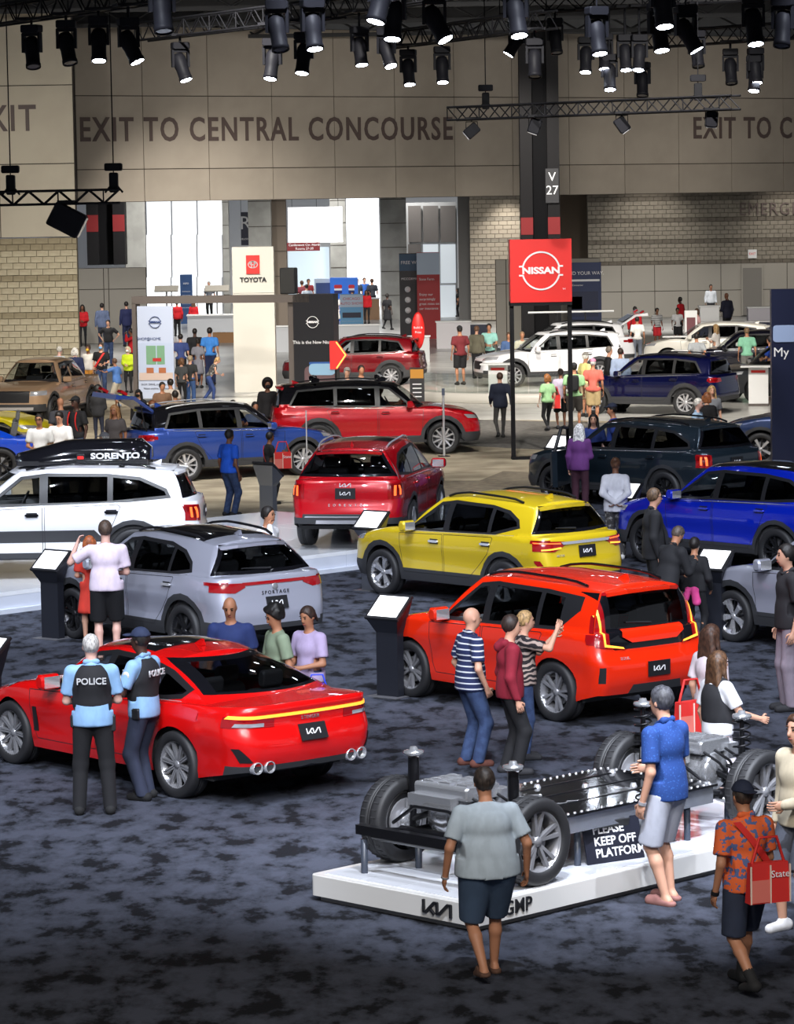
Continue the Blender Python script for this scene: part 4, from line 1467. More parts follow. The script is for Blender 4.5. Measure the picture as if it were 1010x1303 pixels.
    if lk != 'none':
        F = Field(lo, (hi[0], hi[1], hz + .22), rs)
        F.el(T(0, 0, .97), (.158 * gx, .115 * gx, .13), .04, Rl)
        for (hip, knee, ank, fw) in legsJ:
            if lk == 'pants':
                F.rc(hip, knee, .098 * gx, .076, .03); F.rc(knee, ank + np.array((0, 0, -.02)), .076, .066, .03)
            elif lk == 'slim':
                F.rc(hip, knee, .088 * gx, .060, .03); F.rc(knee, ank, .059, .043, .03)
            elif lk == 'shorts':
                F.rc(hip, knee, .106 * gx, .100, .03)
        if lk == 'skirt':
            F.rc(T(0, 0, .98), np.array((0, 0, .55)), .15 * gx, .24, .04, .8)
            F.half((0, 0, .48), (0, 0, -1))
        F.half(T(0, 0, 1.04), (0, lean_r, 1))
        if lk == 'shorts':
            for (hip, knee, ank, fw) in legsJ:
                u = (knee - hip) / np.linalg.norm(knee - hip)
                F.local_half(knee + u * .05, .16, knee - u * .015, u)
        if lk in ('pants', 'slim'): F.half((0, 0, .055), (0, 0, -1))
        child({'pants': 'trousers', 'slim': 'leggings', 'shorts': 'shorts', 'skirt': 'skirt'}[lk], F, lc)
    # --- top
    tc_, tk = top
    tl, th_ = body_pts.min(0) - .2, body_pts.max(0) + .2
    hem = {'tee': .90, 'polo': .88, 'jacket': .84, 'blazer': .80, 'hoodie': .88, 'dress': .5, 'vest': .98, 'long': .90}[tk]
    F = Field((tl[0], tl[1], (hem + dz - .05) if not sit else .4), (th_[0], th_[1], 1.75), rs)
    th = .028 if tk in ('tee', 'polo', 'dress', 'long', 'vest') else .036
    F.el(T(0, 0, .97), (.150 * gx + th, .105 * gx + th, .14), .04, Rl)
    F.el(T(0, .012, 1.12), (.132 * gx + th, .094 * gx + th, .17), .05, Rl)
    F.el(T(0, .0, 1.30), (.155 * (gx * .5 + .5) + th, .105 * gx + th, .17), .05, Rl)
    if female: F.el(T(0, .075, 1.27), (.12, .06, .07), .05, Rl)
    F.rc(T(-sh_w + .02, 0, 1.40), T(sh_w - .02, 0, 1.40), .050 + th * .6, .050 + th * .6, .05); F.rc(T(0, -.015, 1.45), T(.11, 0, 1.41), .045 + th * .5, .04 + th * .5, .03); F.rc(T(0, -.015, 1.45), T(-.11, 0, 1.41), .045 + th * .5, .04 + th * .5, .03)
    if tk in ('blazer', 'jacket', 'polo', 'tee', 'hoodie', 'long'):
        F.rc(T(0, 0, 1.05), T(0, 0, hem - .02), .172 * gx + th * .4, .184 * gx + th * .4, .05, .74)
    if tk == 'dress':
        F.rc(T(0, 0, .98), np.array((0, 0, .55)), .15 * gx, .22, .05, .8)
    for (shd, el_, wr, sx) in armsJ:
        if tk in ('tee', 'polo', 'dress'):
            e = shd + (el_ - shd) * .78
            F.rc(shd, e, .056 + th * .5, .074, .03)
        elif tk != 'vest':
            F.rc(shd, el_, .056 + th * .6, .046 + th * .4, .03); F.rc(el_, wr + (wr - el_) * .02, .047 + th * .4, .036 + th * .2, .03)
    F.half(T(0, 0, hem), (0, lean_r, -1)) if not sit else None
    for (shd, el_, wr, sx) in armsJ:
        u = (el_ - shd) / np.linalg.norm(el_ - shd)
        if tk in ('tee', 'polo', 'dress'):
            c = shd + (el_ - shd) * .95
            F.local_half(c, .085, shd + (el_ - shd) * .76, u)
    F.minus(T(0, .035, 1.535), .085)
    child({'tee': 'shirt', 'polo': 'shirt', 'jacket': 'jacket', 'blazer': 'jacket', 'hoodie': 'hoodie', 'dress': 'dress', 'vest': 'shirt', 'long': 'shirt'}[tk], F, tc_)
    if tk == 'hoodie':
        F = Field(T(-.14, -.2, 1.36), T(.14, .1, 1.6), rs)
        F.rc(T(-.07, -.06, 1.47), T(0, -.11, 1.43), .05, .055, .03); F.rc(T(.07, -.06, 1.47), T(0, -.11, 1.43), .05, .055, .03)
        child('hood', F, tc_)
    if tk in ('polo', 'blazer'):
        F = Field(T(-.1, -.14, 1.44), T(.1, .12, 1.58), rs)
        F.rc(T(-.055, -.03, 1.505), T(.055, -.03, 1.505), .028, .028, .01); F.rc(T(-.055, -.03, 1.505), T(-.02, .07, 1.46), .026, .02, .01); F.rc(T(.055, -.03, 1.505), T(.02, .07, 1.46), .026, .02, .01)
        child('collar', F, tc_)
    if belt:
        F = Field(T(-.25, -.25, .92), T(.25, .25, 1.04), rs)
        F.el(T(0, 0, .98), (.165 * gx, .122 * gx, .2), .02, Rl); F.half(T(0, 0, 1.005), (0, 0, 1)); F.half(T(0, 0, .955), (0, 0, -1))
        child('belt', F, belt)
    # --- hair, cap
    hc, hk = hair
    if hk != 'bald':
        infl = {'short': .010, 'buzz': .005, 'long': .014, 'bob': .016, 'curly': .03, 'afro': .06, 'bun': .010, 'dreads': .022, 'pony': .010}[hk]
        F = Field(HC_ - .34, HC_ + .24, min(rs, .02))
        F.el(Hd(0, -.012, .026), (.078 + infl, .094 + infl, .098 + infl), 0, Rh)
        if hk in ('afro', 'curly'):
            for k in range(14):
                a = k * 2.4; e = -.2 + .085 * k
                F.el(Hd(.08 * math.cos(a) * math.cos(e), -.02 + .09 * math.sin(a) * math.cos(e), .04 + .10 * math.sin(e)), (.04, .04, .04), .01)
        F.half(Hd(0, .045, .03), Rh @ np.array((0, 1, -.55)))
        if hk in ('short', 'buzz', 'curly', 'bun', 'pony'): F.half(Hd(0, -.04, -.055), Rh @ np.array((0, .35, -1)))
        if hk in ('long', 'dreads'):
            for x in (-.06, -.02, .02, .06):
                F.rc(Hd(x, -.07, .02), Hd(x * 1.6, -.085, -.30), .045, .035, .03)
            for sx in (-1, 1): F.rc(Hd(sx * .078, -.01, .03), Hd(sx * .10, .01, -.20), .028, .022, .02)
        if hk == 'bob':
            for x in (-.07, -.03, .03, .07): F.rc(Hd(x, -.055, .02), Hd(x * 1.2, -.06, -.085), .045, .04, .03)
        if hk == 'bun': F.el(Hd(0, -.09, .09), (.045, .045, .045), .01)
        if hk == 'pony': F.rc(Hd(0, -.10, .05), Hd(0, -.15, -.10), .03, .02, .01)
        if near:
            X, Y, Z = F.ax[0][:, None, None], F.ax[1][None, :, None], F.ax[2][None, None, :]
            F.f = F.f + .0035 * np.sin(X * 110 + 2 * np.sin(Z * 40)) * np.sin(Y * 95 + 1.5 * np.sin(X * 50)) * (1 + np.sin(Z * 70))
        child('hair', F, hair_mat(hc))
    if cap:
        F = Field(HC_ - .26, HC_ + .26, min(rs, .02))
        F.el(Hd(0, -.01, .035), (.092, .110, .108), 0, Rh)
        F.half(Hd(0, 0, .045), Rh @ np.array((0, 0, -1)))
        by = -1 if len(cap) > 3 else 1
        F.el(Hd(0, by * .125, .052), (.070, .075, .012), .005, Rh)
        child('cap', F, tuple(cap[:3]))
    if mask:
        F = Field(HC_ - .2, HC_ + .2, min(rs, .018))
        F.el(Hd(0, .055, -.045), (.062, .058, .050), 0, Rh)
        child('face_mask', F, mask)
    # --- face
    facing = math.cos(math.radians(yaw + head[0]))
    if near and facing < .55:
        for sx in (1, -1):
            c = Hd(sx * .031, .082, .012)
            r = .011
            MB().lathe([(r * math.sin(PI * k / 6), r * .7 * math.cos(PI * k / 6)) for k in range(7)], 8, 0, Matrix.Translation(c.tolist())).build('eye', M_EYE, ob)
            MB().tube([Hd(sx * .016, .090, .034), Hd(sx * .048, .080, .036)], .005, 5).build('eyebrow', cloth(hair[0]) if hair[1] != 'bald' else M_EYE, ob)
        if not mask:
            MB().tube([Hd(-.022, .083, -.062), Hd(0, .092, -.060), Hd(.022, .083, -.062)], [.004, .008, .004], 6).build('mouth', M_LIP, ob)
        if glasses:
            gl = MB()
            gl.tube([Hd(-.01, .096, .014), Hd(.01, .096, .014)], .004, 4)
            for sx in (1, -1):
                gl.tube([Hd(sx * .032 + .024 * math.cos(t), .094, .012 + .018 * math.sin(t)) for t in [2 * PI * k / 10 for k in range(11)]], .004, 4, 0, None, False)
                gl.tube([Hd(sx * .055, .09, .014), Hd(sx * .08, .0, .014)], .004, 4)
            gl.build('glasses', M_INK, ob)
    # --- shoes
    for (hip, knee, ank, fw) in legsJ:
        F = Field(ank - .16, ank + np.array((.16, .28, .12)), min(rs, .022))
        dn = np.array((0, -.03, -.035)); 
        tilt = .04 if fw < -.05 and not sit else 0
        if shoes == 'sandal' or (isinstance(shoes, tuple) and len(shoes) == 4):
            F.rc(ank + dn + np.array((0, -.02, -.02)), ank + np.array((0, .15, -.05 - tilt)), .046, .046, .01)
            F.rc(ank + np.array((0, .06, -.03)), ank + np.array((0, .10, -.045)), .044, .044, .01)
            F.half(ank + np.array((0, 0, -.022)), (0, -.25, 1))
        else:
            F.rc(ank + dn + np.array((0, -.015, 0)), ank + np.array((0, .15, -.045 - tilt)), .050, .042, .02)
            F.rc(ank + np.array((0, 0, .0)), ank + dn, .045, .045, .02)
        F.half(ank + np.array((0, 0, -.085)), (0, -tilt * 3, -1))
        child('shoe', F, (90, 62, 48) if shoes == 'sandal' else tuple(shoes[:3]))
    if socks:
        for (hip, knee, ank, fw) in legsJ:
            u = (knee - ank) / np.linalg.norm(knee - ank)
            MB().tube([ank, ank + u * .10], [.045, .045], 10).build('sock', cloth(socks), ob)
    if extras:
        extras(ob, T, armsJ, legsJ, dict(gx=gx, Hd=Hd, sh_w=sh_w, hz=hz, lean=lean_r))
    return ob

# ---------------------------------------------------------------- the hall
def struct(o, label=None):
    o['kind'] = 'structure'
    if label: o['label'] = label
    return o

def poly_slab(name, pts, z0, z1, m):
    n = len(pts)
    a = sum(pts[i][0] * pts[(i + 1) % n][1] - pts[(i + 1) % n][0] * pts[i][1] for i in range(n))
    if a < 0: pts = pts[::-1]
    vs = [(p[0], p[1], z0) for p in pts] + [(p[0], p[1], z1) for p in pts]
    fs = [tuple(reversed(range(n))), tuple(range(n, 2 * n))] + [(i, (i + 1) % n, n + (i + 1) % n, n + i) for i in range(n)]
    return link_mesh(name, pydata(name, vs, fs, m))

def carpet_mat():
    m = mat('navy_carpet', (.03, .035, .05), .95, spec=.1)
    n, l, b = nodes_of(m)
    tc = n.new('ShaderNodeTexCoord'); mp = n.new('ShaderNodeMapping')
    mp.inputs['Scale'].default_value = (1.0, .55, 1)
    n1 = n.new('ShaderNodeTexNoise'); n1.inputs['Scale'].default_value = 3.4; n1.inputs['Detail'].default_value = 5; n1.inputs['Roughness'].default_value = .62
    n2 = n.new('ShaderNodeTexNoise'); n2.inputs['Scale'].default_value = 60; n2.inputs['Detail'].default_value = 2
    cr = n.new('ShaderNodeValToRGB')
    e = cr.color_ramp.elements
    e[0].position = .40; e[1].position = .60
    e[0].color = (*srgb(25, 26, 30), 1); e[1].color = (*srgb(68, 71, 82), 1)
    x = e.new(.48); x.color = (*srgb(56, 59, 68), 1)
    bp = n.new('ShaderNodeBump'); bp.inputs['Strength'].default_value = .4; bp.inputs['Distance'].default_value = .01
    l.new(tc.outputs['Object'], mp.inputs[0]); l.new(mp.outputs[0], n1.inputs['Vector']); l.new(tc.outputs['Object'], n2.inputs['Vector'])
    l.new(n1.outputs[0], cr.inputs[0]); l.new(cr.outputs[0], b.inputs['Base Color'])
    l.new(n2.outputs[0], bp.inputs['Height']); l.new(bp.outputs[0], b.inputs['Normal'])
    return m
M_CARPET = carpet_mat()
M_AISLE = noise_mat('beige_carpet', srgb(150, 138, 118), srgb(188, 176, 152), 1.2, .9, 6, .1, .35, .65)
M_GREYC = noise_mat('grey_carpet', srgb(96, 93, 90), srgb(118, 115, 110), 6, .95, 4, .1)
M_CONC = noise_mat('concourse_floor', srgb(150, 150, 150), srgb(170, 170, 168), .4, .28, 4)
M_WHITEF = noise_mat('white_vinyl', srgb(212, 210, 204), srgb(226, 224, 218), 1.0, .25, 3)
M_DECK = mat('white_gloss_deck', srgb(228, 230, 234), .12, 0, .3)
M_PANEL = noise_mat('taupe_panel', srgb(163, 153, 140), srgb(170, 160, 147), .7, .75, 3)
M_PANELL = noise_mat('cream_panel', srgb(190, 180, 162), srgb(196, 187, 168), .7, .75, 3)
M_JOINT = mat('dark_joint', srgb(70, 62, 56), .9)
M_LET = mat('brown_lettering', srgb(88, 74, 70), .6)
M_BLK1 = noise_mat('block_cream', srgb(186, 174, 148), srgb(198, 188, 162), 5, .9, 4)
M_BLK2 = noise_mat('block_tan', srgb(150, 138, 112), srgb(162, 150, 124), 5, .9, 4)
M_BLK3 = noise_mat('block_grey', srgb(130, 123, 112), srgb(142, 135, 123), 5, .9, 4)
M_BLK4 = noise_mat('block_dark', srgb(98, 91, 82), srgb(108, 101, 91), 5, .9, 4)
M_CEIL = mat('ceiling_black', (.03, .03, .032), .9)
M_GREYW = mat('portable_wall', srgb(150, 145, 136), .7)
M_CONCRETE = noise_mat('concrete', srgb(150, 150, 146), srgb(166, 166, 162), 1.2, .85, 4)
M_NAVY = mat('navy_panel', srgb(24, 30, 58), .4)
M_RED = mat('red_panel', srgb(222, 38, 34), .45)
M_DGREY = mat('dark_grey_panel', srgb(88, 80, 76), .6)
M_BRIGHT = mat('daylit_pane', (.9, .95, 1.0), .3, emit=(.93, .97, 1.0), estr=1.15)
M_SCREENW = mat('lit_screen', (.9, .9, .95), .3, emit=(1, 1, 1), estr=1.3)

# floor pieces
struct(link_mesh('floor', MB().box((0, 110, -.05), (140, 260, .1)).mesh('floor', M_CONC)), 'grey polished concourse floor of the hall')
R45 = math.radians(45)
U, Vv = Vector((math.cos(R45), math.sin(R45), 0)), Vector((-math.sin(R45), math.cos(R45), 0))
far = [G(-200, 745), G(330, 690), G(560, 642), G(690, 640), G(735, 618), G(1150, 596)]
cp_ = [(-12, 14), (12, 14), (16, 40)] + [(p.x, p.y) for p in reversed(far)] + [(-14, 40)]
struct(poly_slab('floor_carpet', cp_, 0, .012, M_CARPET), 'dark navy mottled carpet under the parked cars')
ai = [G(-250, 790), G(330, 695), G(560, 647), G(690, 645), G(735, 622), G(1200, 600), G(1200, 540), G(600, 534), G(560, 520), G(-250, 500)]
struct(poly_slab('floor_aisle', [(p.x, p.y) for p in ai], 0, .006, M_AISLE), 'beige mottled aisle floor around the red and blue crossovers')
gb = [G(560, 566), G(735, 575), G(780, 555), G(1010, 556), G(1010, 545), G(600, 534), G(540, 540)]
struct(poly_slab('floor_strip', [(p.x, p.y) for p in gb], .0, .010, M_GREYC), 'grey carpet strip behind the sign frame')
gc = [G(420, 640), G(620, 640), G(690, 640), G(700, 602), G(640, 600), G(610, 612), G(380, 612)]
struct(poly_slab('floor_strip', [(p.x, p.y) for p in gc], .0, .009, noise_mat('brown_carpet', srgb(112, 102, 88), srgb(132, 122, 104), 5, .95)), 'brown grey carpet strip beside the raised white stage')
wf = [G(560, 533), G(1300, 544), G(1300, 452), G(560, 448), G(330, 500), G(180, 520)]
struct(poly_slab('floor_white', [(p.x, p.y) for p in wf], .0, .010, M_WHITEF), 'white vinyl show floor under the far cars')

# ceiling
struct(link_mesh('ceiling', MB().box((0, 95, 13.6), (140, 170, .2)).mesh('ceiling', M_CEIL)), 'dark ceiling above the lighting trusses')
for k in range(7):
    yy = 70 + k * 9
    b = MB()
    b.box((0, yy, 12.9), (90, .25, .5)); b.box((0, yy, 12.1), (90, .14, .14))
    for i in range(45):
        b.tube([(-45 + 2 * i, yy, 12.15), (-44 + 2 * i, yy, 12.7)], .04, 4); b.tube([(-44 + 2 * i, yy, 12.7), (-43 + 2 * i, yy, 12.15)], .04, 4)
    struct(b.build('ceiling_beam', mat('beam_black', (.02, .02, .022), .7)), 'dark steel roof beam under the ceiling')

# wall with panels: from A to B (x,y), z range; each panel a piece of its own
def panel_wall(name, A, B, z0, z1, cols, zrows, m, label, thick=.5, back=None):
    A, B = Vector((*A, 0)), Vector((*B, 0))
    L = (B - A).length
    rz = math.atan2(B.y - A.y, B.x - A.x)
    core = link_mesh(name, MB().box((L / 2, thick / 2, (z0 + z1) / 2), (L, thick, z1 - z0)).mesh(name, back or M_JOINT), None, A, (0, 0, rz))
    struct(core, label)
    g = .016
    for (x0, x1) in zip(cols[:-1], cols[1:]):
        for (a, b) in zip(zrows[:-1], zrows[1:]):
            w, h = x1 - x0 - 2 * g, b - a - 2 * g
            link_mesh('panel', MB().box((0, 0, 0), (w, .05, h)).mesh('panel', m), core, ((x0 + x1) / 2, -.025, (a + b) / 2))
    return core, L, rz

LW_D = 112.0
A_ = (W(97, 200, 120).x, 120.0)
B_ = (W(1060, 200, 139.5).x, 139.5)
Lw = math.hypot(B_[0] - A_[0], B_[1] - A_[1])
nC = 13
wall_back, Lw, rzb = panel_wall('wall_back', A_, B_, 6.03, 12.4, [Lw * i / nC for i in range(nC + 1)], [6.03, 7.22, 9.88, 12.4], M_PANEL,
                                'taupe panelled wall above the opening with exit lettering', .6)
lettering('EXIT TO CENTRAL CONCOURSE', 1.22, M_LET, wall_back, (.10, -.06, 8.62), (PI / 2, 0, 0), extrude=.02, spacing=1.16, align='LEFT', width=.80, bold=.02)
lettering('EXIT TO CENTRAL CONCOURSE', 1.22, M_LET, wall_back, (28.2, -.06, 8.62), (PI / 2, 0, 0), extrude=.02, spacing=1.16, align='LEFT', width=.80, bold=.02)

# block wall: each block a piece; the blocks past the limit go into one mesh
def block_wall(name, x0, x1, D, z0, z1, bw, bh, bands, label, limit=300, mats=None, thick=.4):
    core = link_mesh(name, MB().box(((x0 + x1) / 2, D + thick / 2 + .03, (z0 + z1) / 2), (x1 - x0, thick, z1 - z0)).mesh(name, mat('mortar_' + name, srgb(140, 130, 112), .95) if name == 'wall_left' else mat('mortar_dark', srgb(92, 86, 78), .95)))
    struct(core, label)
    full = {}
    def blk(w, m):
        key = (round(w, 3), m.name)
        if key not in full:
            b = MB(); e = .006
            hw_, hh = w / 2 - .005, bh / 2 - .005
            b.add([(-hw_, .05, -hh), (hw_, .05, -hh), (hw_, .05, hh), (-hw_, .05, hh), (-hw_ + e, 0, -hh + e), (hw_ - e, 0, -hh + e), (hw_ - e, 0, hh - e), (-hw_ + e, 0, hh - e)],
                  [(4, 5, 6, 7), (0, 1, 5, 4), (1, 2, 6, 5), (2, 3, 7, 6), (3, 0, 4, 7)])
            full[key] = b.mesh('block', m)
        return full[key]
    n, rest = 0, MB()
    rows = int(round((z1 - z0) / bh))
    jobs = []
    for r in range(rows):
        zc = z1 - (r + .5) * bh
        m = mats[1] if any(a <= r <= b for a, b in bands) else mats[0]
        x = x0 - (bw / 2 if r % 2 else 0)
        while x < x1 - .01:
            a, b = max(x, x0), min(x + bw, x1)
            if b - a > .04: jobs.append(((a + b) / 2, zc, b - a, m))
            x += bw
    for i, (xc, zc, w, m) in enumerate(jobs):
        if i < limit:
            link_mesh('block', blk(w, m), core, (xc, D - .02, zc))
        else:
            me = blk(w, m)
            rest.add([(v.co.x + xc, v.co.y + D - .02, v.co.z + zc) for v in me.vertices], [tuple(p.vertices) for p in me.polygons], 0 if m is mats[0] else 1)
    if rest.v:
        o = rest.build('blocks', list(mats), core)
        o['kind'] = 'stuff'
    return core
xl0, xl1 = W(-60, 330, LW_D).x, W(98, 330, LW_D).x
block_wall('wall_left', xl0, xl1, LW_D, 0, 4.86, .405, .209, [(0, 1), (6, 6), (12, 12), (18, 18)], 'cream concrete block wall with darker courses behind the tan pickup', 300, (M_BLK1, M_BLK2))
wl, _, _ = panel_wall('wall_left_upper', (xl0, LW_D), (xl1, LW_D), 4.88, 12.4, [0, 1.65, xl1 - xl0], [4.88, 7.35, 9.98, 12.4], M_PANELL, 'cream panelled wall above the left block wall', .4)
lettering('EXIT', 1.22, M_LET, wl, (xl1 - xl0 - 1.25, -.06, 8.85), (PI / 2, 0, 0), extrude=.02, spacing=1.16, align='RIGHT', width=.80, bold=.02)

xr0, xr1 = W(748, 330, 162).x, W(1080, 330, 162).x
wr_ = block_wall('wall_right', xr0, xr1, 162, 2.6, 8.0, .405, .209, [(9, 10), (15, 15), (20, 20), (25, 26)], 'grey concrete block wall with darker courses and emergency lettering', 300, (M_BLK3, M_BLK4))
lettering('EMERGENCY', .86, M_LET, wr_, (W(940, 267, 161.9).x, 161.9, W(940, 267, 161.9).z), (PI / 2, 0, 0), extrude=.02, spacing=1.15, align='LEFT', width=.85)
bb = panel_wall('wall_right_base', (xr0, 161.9), (xr1, 161.9), 0, 2.6, [0 + i * 1.62 for i in range(9)], [0, 1.3, 2.6], M_GREYW, 'grey concrete base of the right block wall', .4)
xm0, xm1 = W(598, 330, 161).x, W(668, 330, 161).x
block_wall('wall_middle', xm0, xm1, 161, 0, 8, .405, .209, [(8, 9), (14, 14), (19, 19), (25, 25)], 'block wall lit by a small spot beside the black column', 300, (mat('blk5', srgb(165, 155, 140), .9), M_BLK3))
struct(MB().box((W(712, 300, 165).x, 165, 4), (3.2, .4, 8)).build('wall_recess', mat('brown_wall', srgb(96, 84, 72), .9)), 'dark brown recess wall behind the black column')
# door, exit sign, alarm on the right wall
dx = W(957, 372, 161.7)
d = struct(MB().box((dx.x, 161.75, 1.3), (1.05, .12, 2.5)).build('door_1', mat('door_frame', srgb(150, 145, 136), .6)), 'grey steel door in the right block wall')
MB().box((0, 0, 0), (.92, .06, 2.3)).build('door_leaf', mat('door_grey', srgb(112, 108, 102), .6), d, (dx.x, 161.69, 1.22))
def small_sign(name, px, py, D, w, h, m, label, cat='sign', txt=None, tm=None, ts=.2, kind=None):
    p = W(px, py, D)
    o = MB().box((0, 0, 0), (w, .08, h)).build(name, m, None, p)
    tag(o, label, cat, None, kind)
    if txt: lettering(txt, ts, tm or M_WINK, o, (0, -.045, 0))
    return o
small_sign('exit_sign', 957, 323, 161.93, .42, .42, M_WHITE, 'small white exit sign on the right block wall', txt='EXIT', tm=M_RED, ts=.16)
small_sign('fire_alarm', 974, 341, 161.93, .14, .16, M_RED, 'small red fire alarm near the grey steel door', 'alarm')
small_sign('fire_alarm', 845, 343, 161.93, .14, .16, M_RED, 'small red fire alarm midway along the right block wall', 'alarm')

# black steel column with red bands
def column(name, px, D, w, z0, z1, label, bands):
    c = W(px, 300, D)
    r = struct(empty(name, (c.x, D, 0)), label)
    MB().box((0, .2, (z0 + z1) / 2), (w * .42, w * .5, z1 - z0)).build('core', mat('column_black', (.006, .006, .007), .8, spec=.1), r)
    for s in (-1, 1):
        MB().box((s * w * .34, 0, (z0 + z1) / 2), (w * .30, w * .7, z1 - z0)).build('flange', mat('column_dark', srgb(25, 24, 26), .7, spec=.2), r)
        for (a, b) in bands:
            MB().box((s * w * .34, -w * .35, (a + b) / 2), (w * .305, .03, b - a)).build('red_band', mat('band_red', srgb(124, 22, 26), .7), r)
    return r
cV = column('column_steel', 687, 117, 1.40, 0, 12.4, 'black steel column with red bands and a V 27 sign', [(4.65, 5.25)])
sg = MB().box((.42, -.55, 6.35), (.46, .05, 1.2)).build('bay_sign', mat('sign_dark', srgb(36, 36, 40), .5), cV)
lettering('V', .44, M_WINK, sg, (.42, -.58, 6.65), extrude=.002); lettering('27', .44, M_WINK, sg, (.42, -.58, 6.18), extrude=.002)
column('column_dark', 136, 150, 1.75, 3.25, 7.2, 'dark column with red bands above the grey portable wall', [(4.75, 5.5)])

# grey portable walls
def portable(px0, px1, D, z1, cols, label):
    x0, x1 = W(px0, 400, D).x, W(px1, 400, D).x
    L = x1 - x0
    return panel_wall('wall_portable', (x0, D), (x1, D), 0, z1, [L * c for c in cols], [0, z1 * .72, z1], M_GREYW, label, .25)[0]
portable(97, 187, 142, 3.25, (0, .40, .47, 1), 'grey portable wall behind the red jacketed attendants')
struct(MB().box((W(172, 300, 151).x, 151, 5), (.95, .4, 4.2)).build('wall_pier', M_CONCRETE), 'grey concrete pier at the opening')
portable(631, 764, 133, 3.5, (0, .10, .50, .60, 1), 'grey portable wall behind the white crossover')

# concourse beyond the opening
def slabpx(name, px0, py0, px1, py1, D, th, m, label, kind='structure', parent=None):
    a, b = W(px0, py0, D), W(px1, py1, D)
    o = MB().box((0, 0, 0), (abs(b.x - a.x), th, abs(a.z - b.z))).build(name, m, parent, ((a.x + b.x) / 2, D + th / 2, (a.z + b.z) / 2))
    return struct(o, label) if kind == 'structure' else o
slabpx('wall_concourse', 60, 180, 640, 400, 196, .5, M_WHITE, 'white concourse wall beyond the opening')
wd = struct(empty('window_1', W(233, 330, 176)), 'tall bright window wall of the concourse')
for i in range(3):
    for j in range(3):
        a, b = W(186 + i * 32.5, 245 + j * 54, 176), W(186 + i * 32.5 + 32, 245 + j * 54 + 53.4, 176)
        MB().box((0, 0, 0), (b.x - a.x, .06, a.z - b.z)).build('pane', M_BRIGHT, wd, ((a.x + b.x) / 2 - wd.location.x, 0, (a.z + b.z) / 2 - wd.location.z))
for (p0, p1, D, nm) in ((283, 291, 172, 'slim concrete pillar beside the bright window'), (316, 345, 158, 'broad concrete pillar behind the white tower sign'), (345, 364, 159, 'shade side of the broad concrete pillar, shade painted in brown'),
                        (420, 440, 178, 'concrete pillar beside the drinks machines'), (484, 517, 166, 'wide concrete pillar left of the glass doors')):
    x0, x1 = W(p0, 300, D).x, W(p1, 300, D).x
    col = struct(MB().box(((x0 + x1) / 2, D + .5, 4), (x1 - x0, 1, 8)).build('column_concrete', M_CONCRETE if p0 != 345 else mat('pillar_shade_brown', srgb(128, 116, 104), .85)), nm)  # brown slab puts the broad pillar's shade side into colour
    for k in range(6):
        MB().box(((x0 + x1) / 2, D - .01, 1.2 + k * 1.2), (x1 - x0, .02, .03)).build('joint', M_JOINT, col)
slabpx('window_2', 440, 250, 484, 395, 186, .1, M_BRIGHT, 'bright window between the concrete pillars')
slabpx('window_3', 366, 315, 420, 395, 188, .1, mat('pale_blue_glass', srgb(196, 214, 226), .2, emit=(.75, .85, .95), estr=.35), 'pale blue glass doors beneath the red direction sign')
scr = slabpx('projection_screen', 366, 264, 436, 308, 172, .15, M_SCREENW, None, None)
tag(scr, 'large blank white lit screen hanging in the concourse', 'screen')
sgn = slabpx('direction_sign', 360, 309, 407, 319, 170, .1, mat('maroon', srgb(112, 36, 40), .5), None, None)
tag(sgn, 'long maroon direction sign hanging below the white screen', 'sign')
lettering('Conference Ctr. North', .17, M_WINK, sgn, (.15, -.06, .09), extrude=.002); lettering('Rooms 27-30', .17, M_WINK, sgn, (.15, -.06, -.10), extrude=.002)
gd = struct(empty('window_4', W(549, 330, 168)), 'tall glass doors with grey frames beside the block wall')
for i, (p0, p1) in enumerate(((519, 536), (538, 558), (560, 580))):
    for j, (q0, q1) in enumerate(((262, 308), (311, 360), (363, 405))):
        a, b = W(p0, q0, 168), W(p1, q1, 168)
        m = mat('grey_glass', srgb(120, 116, 114), .15) if (j == 0 or i == 0) else mat('bright_glass', srgb(205, 215, 222), .1, emit=(.8, .86, .92), estr=.4)
        MB().box((0, 0, 0), (b.x - a.x, .05, a.z - b.z)).build('pane', m, gd, ((a.x + b.x) / 2 - gd.location.x, 0, (a.z + b.z) / 2 - gd.location.z))
a, b = W(516, 258, 168.2), W(583, 405, 168.2)
MB().box((0, .1, 0), (b.x - a.x, .08, a.z - b.z)).build('frame', mat('frame_grey', srgb(176, 178, 180), .5), gd, ((a.x + b.x) / 2 - gd.location.x, 0, (a.z + b.z) / 2 - gd.location.z))
slabpx('wall_grey', 582, 245, 600, 410, 164, .4, mat('grey_side', srgb(120, 118, 116), .8), 'grey wall strip beside the glass doors')
bn = slabpx('hanging_banner', 306, 270, 318, 312, 160, .06, M_NAVY, None, None)
tag(bn, 'navy hanging banner with white lettering behind the pillar', 'banner')
lettering('R', .9, M_WINK, bn, (.0, -.04, .25), extrude=.002); lettering('WELCOME', .12, M_WINK, bn, (0, -.04, -.5), extrude=.002)
for o_, w_, h_ in ((bn, .2, .7), (scr, 1.2, .8), (sgn, .8, .15)):
    for s_ in (-1, 1): MB().tube([(s_ * w_, .05, h_), (s_ * w_, .05, 13.55 - o_.location.z)], .012, 5).build('cord', M_BLACKMETAL, o_)

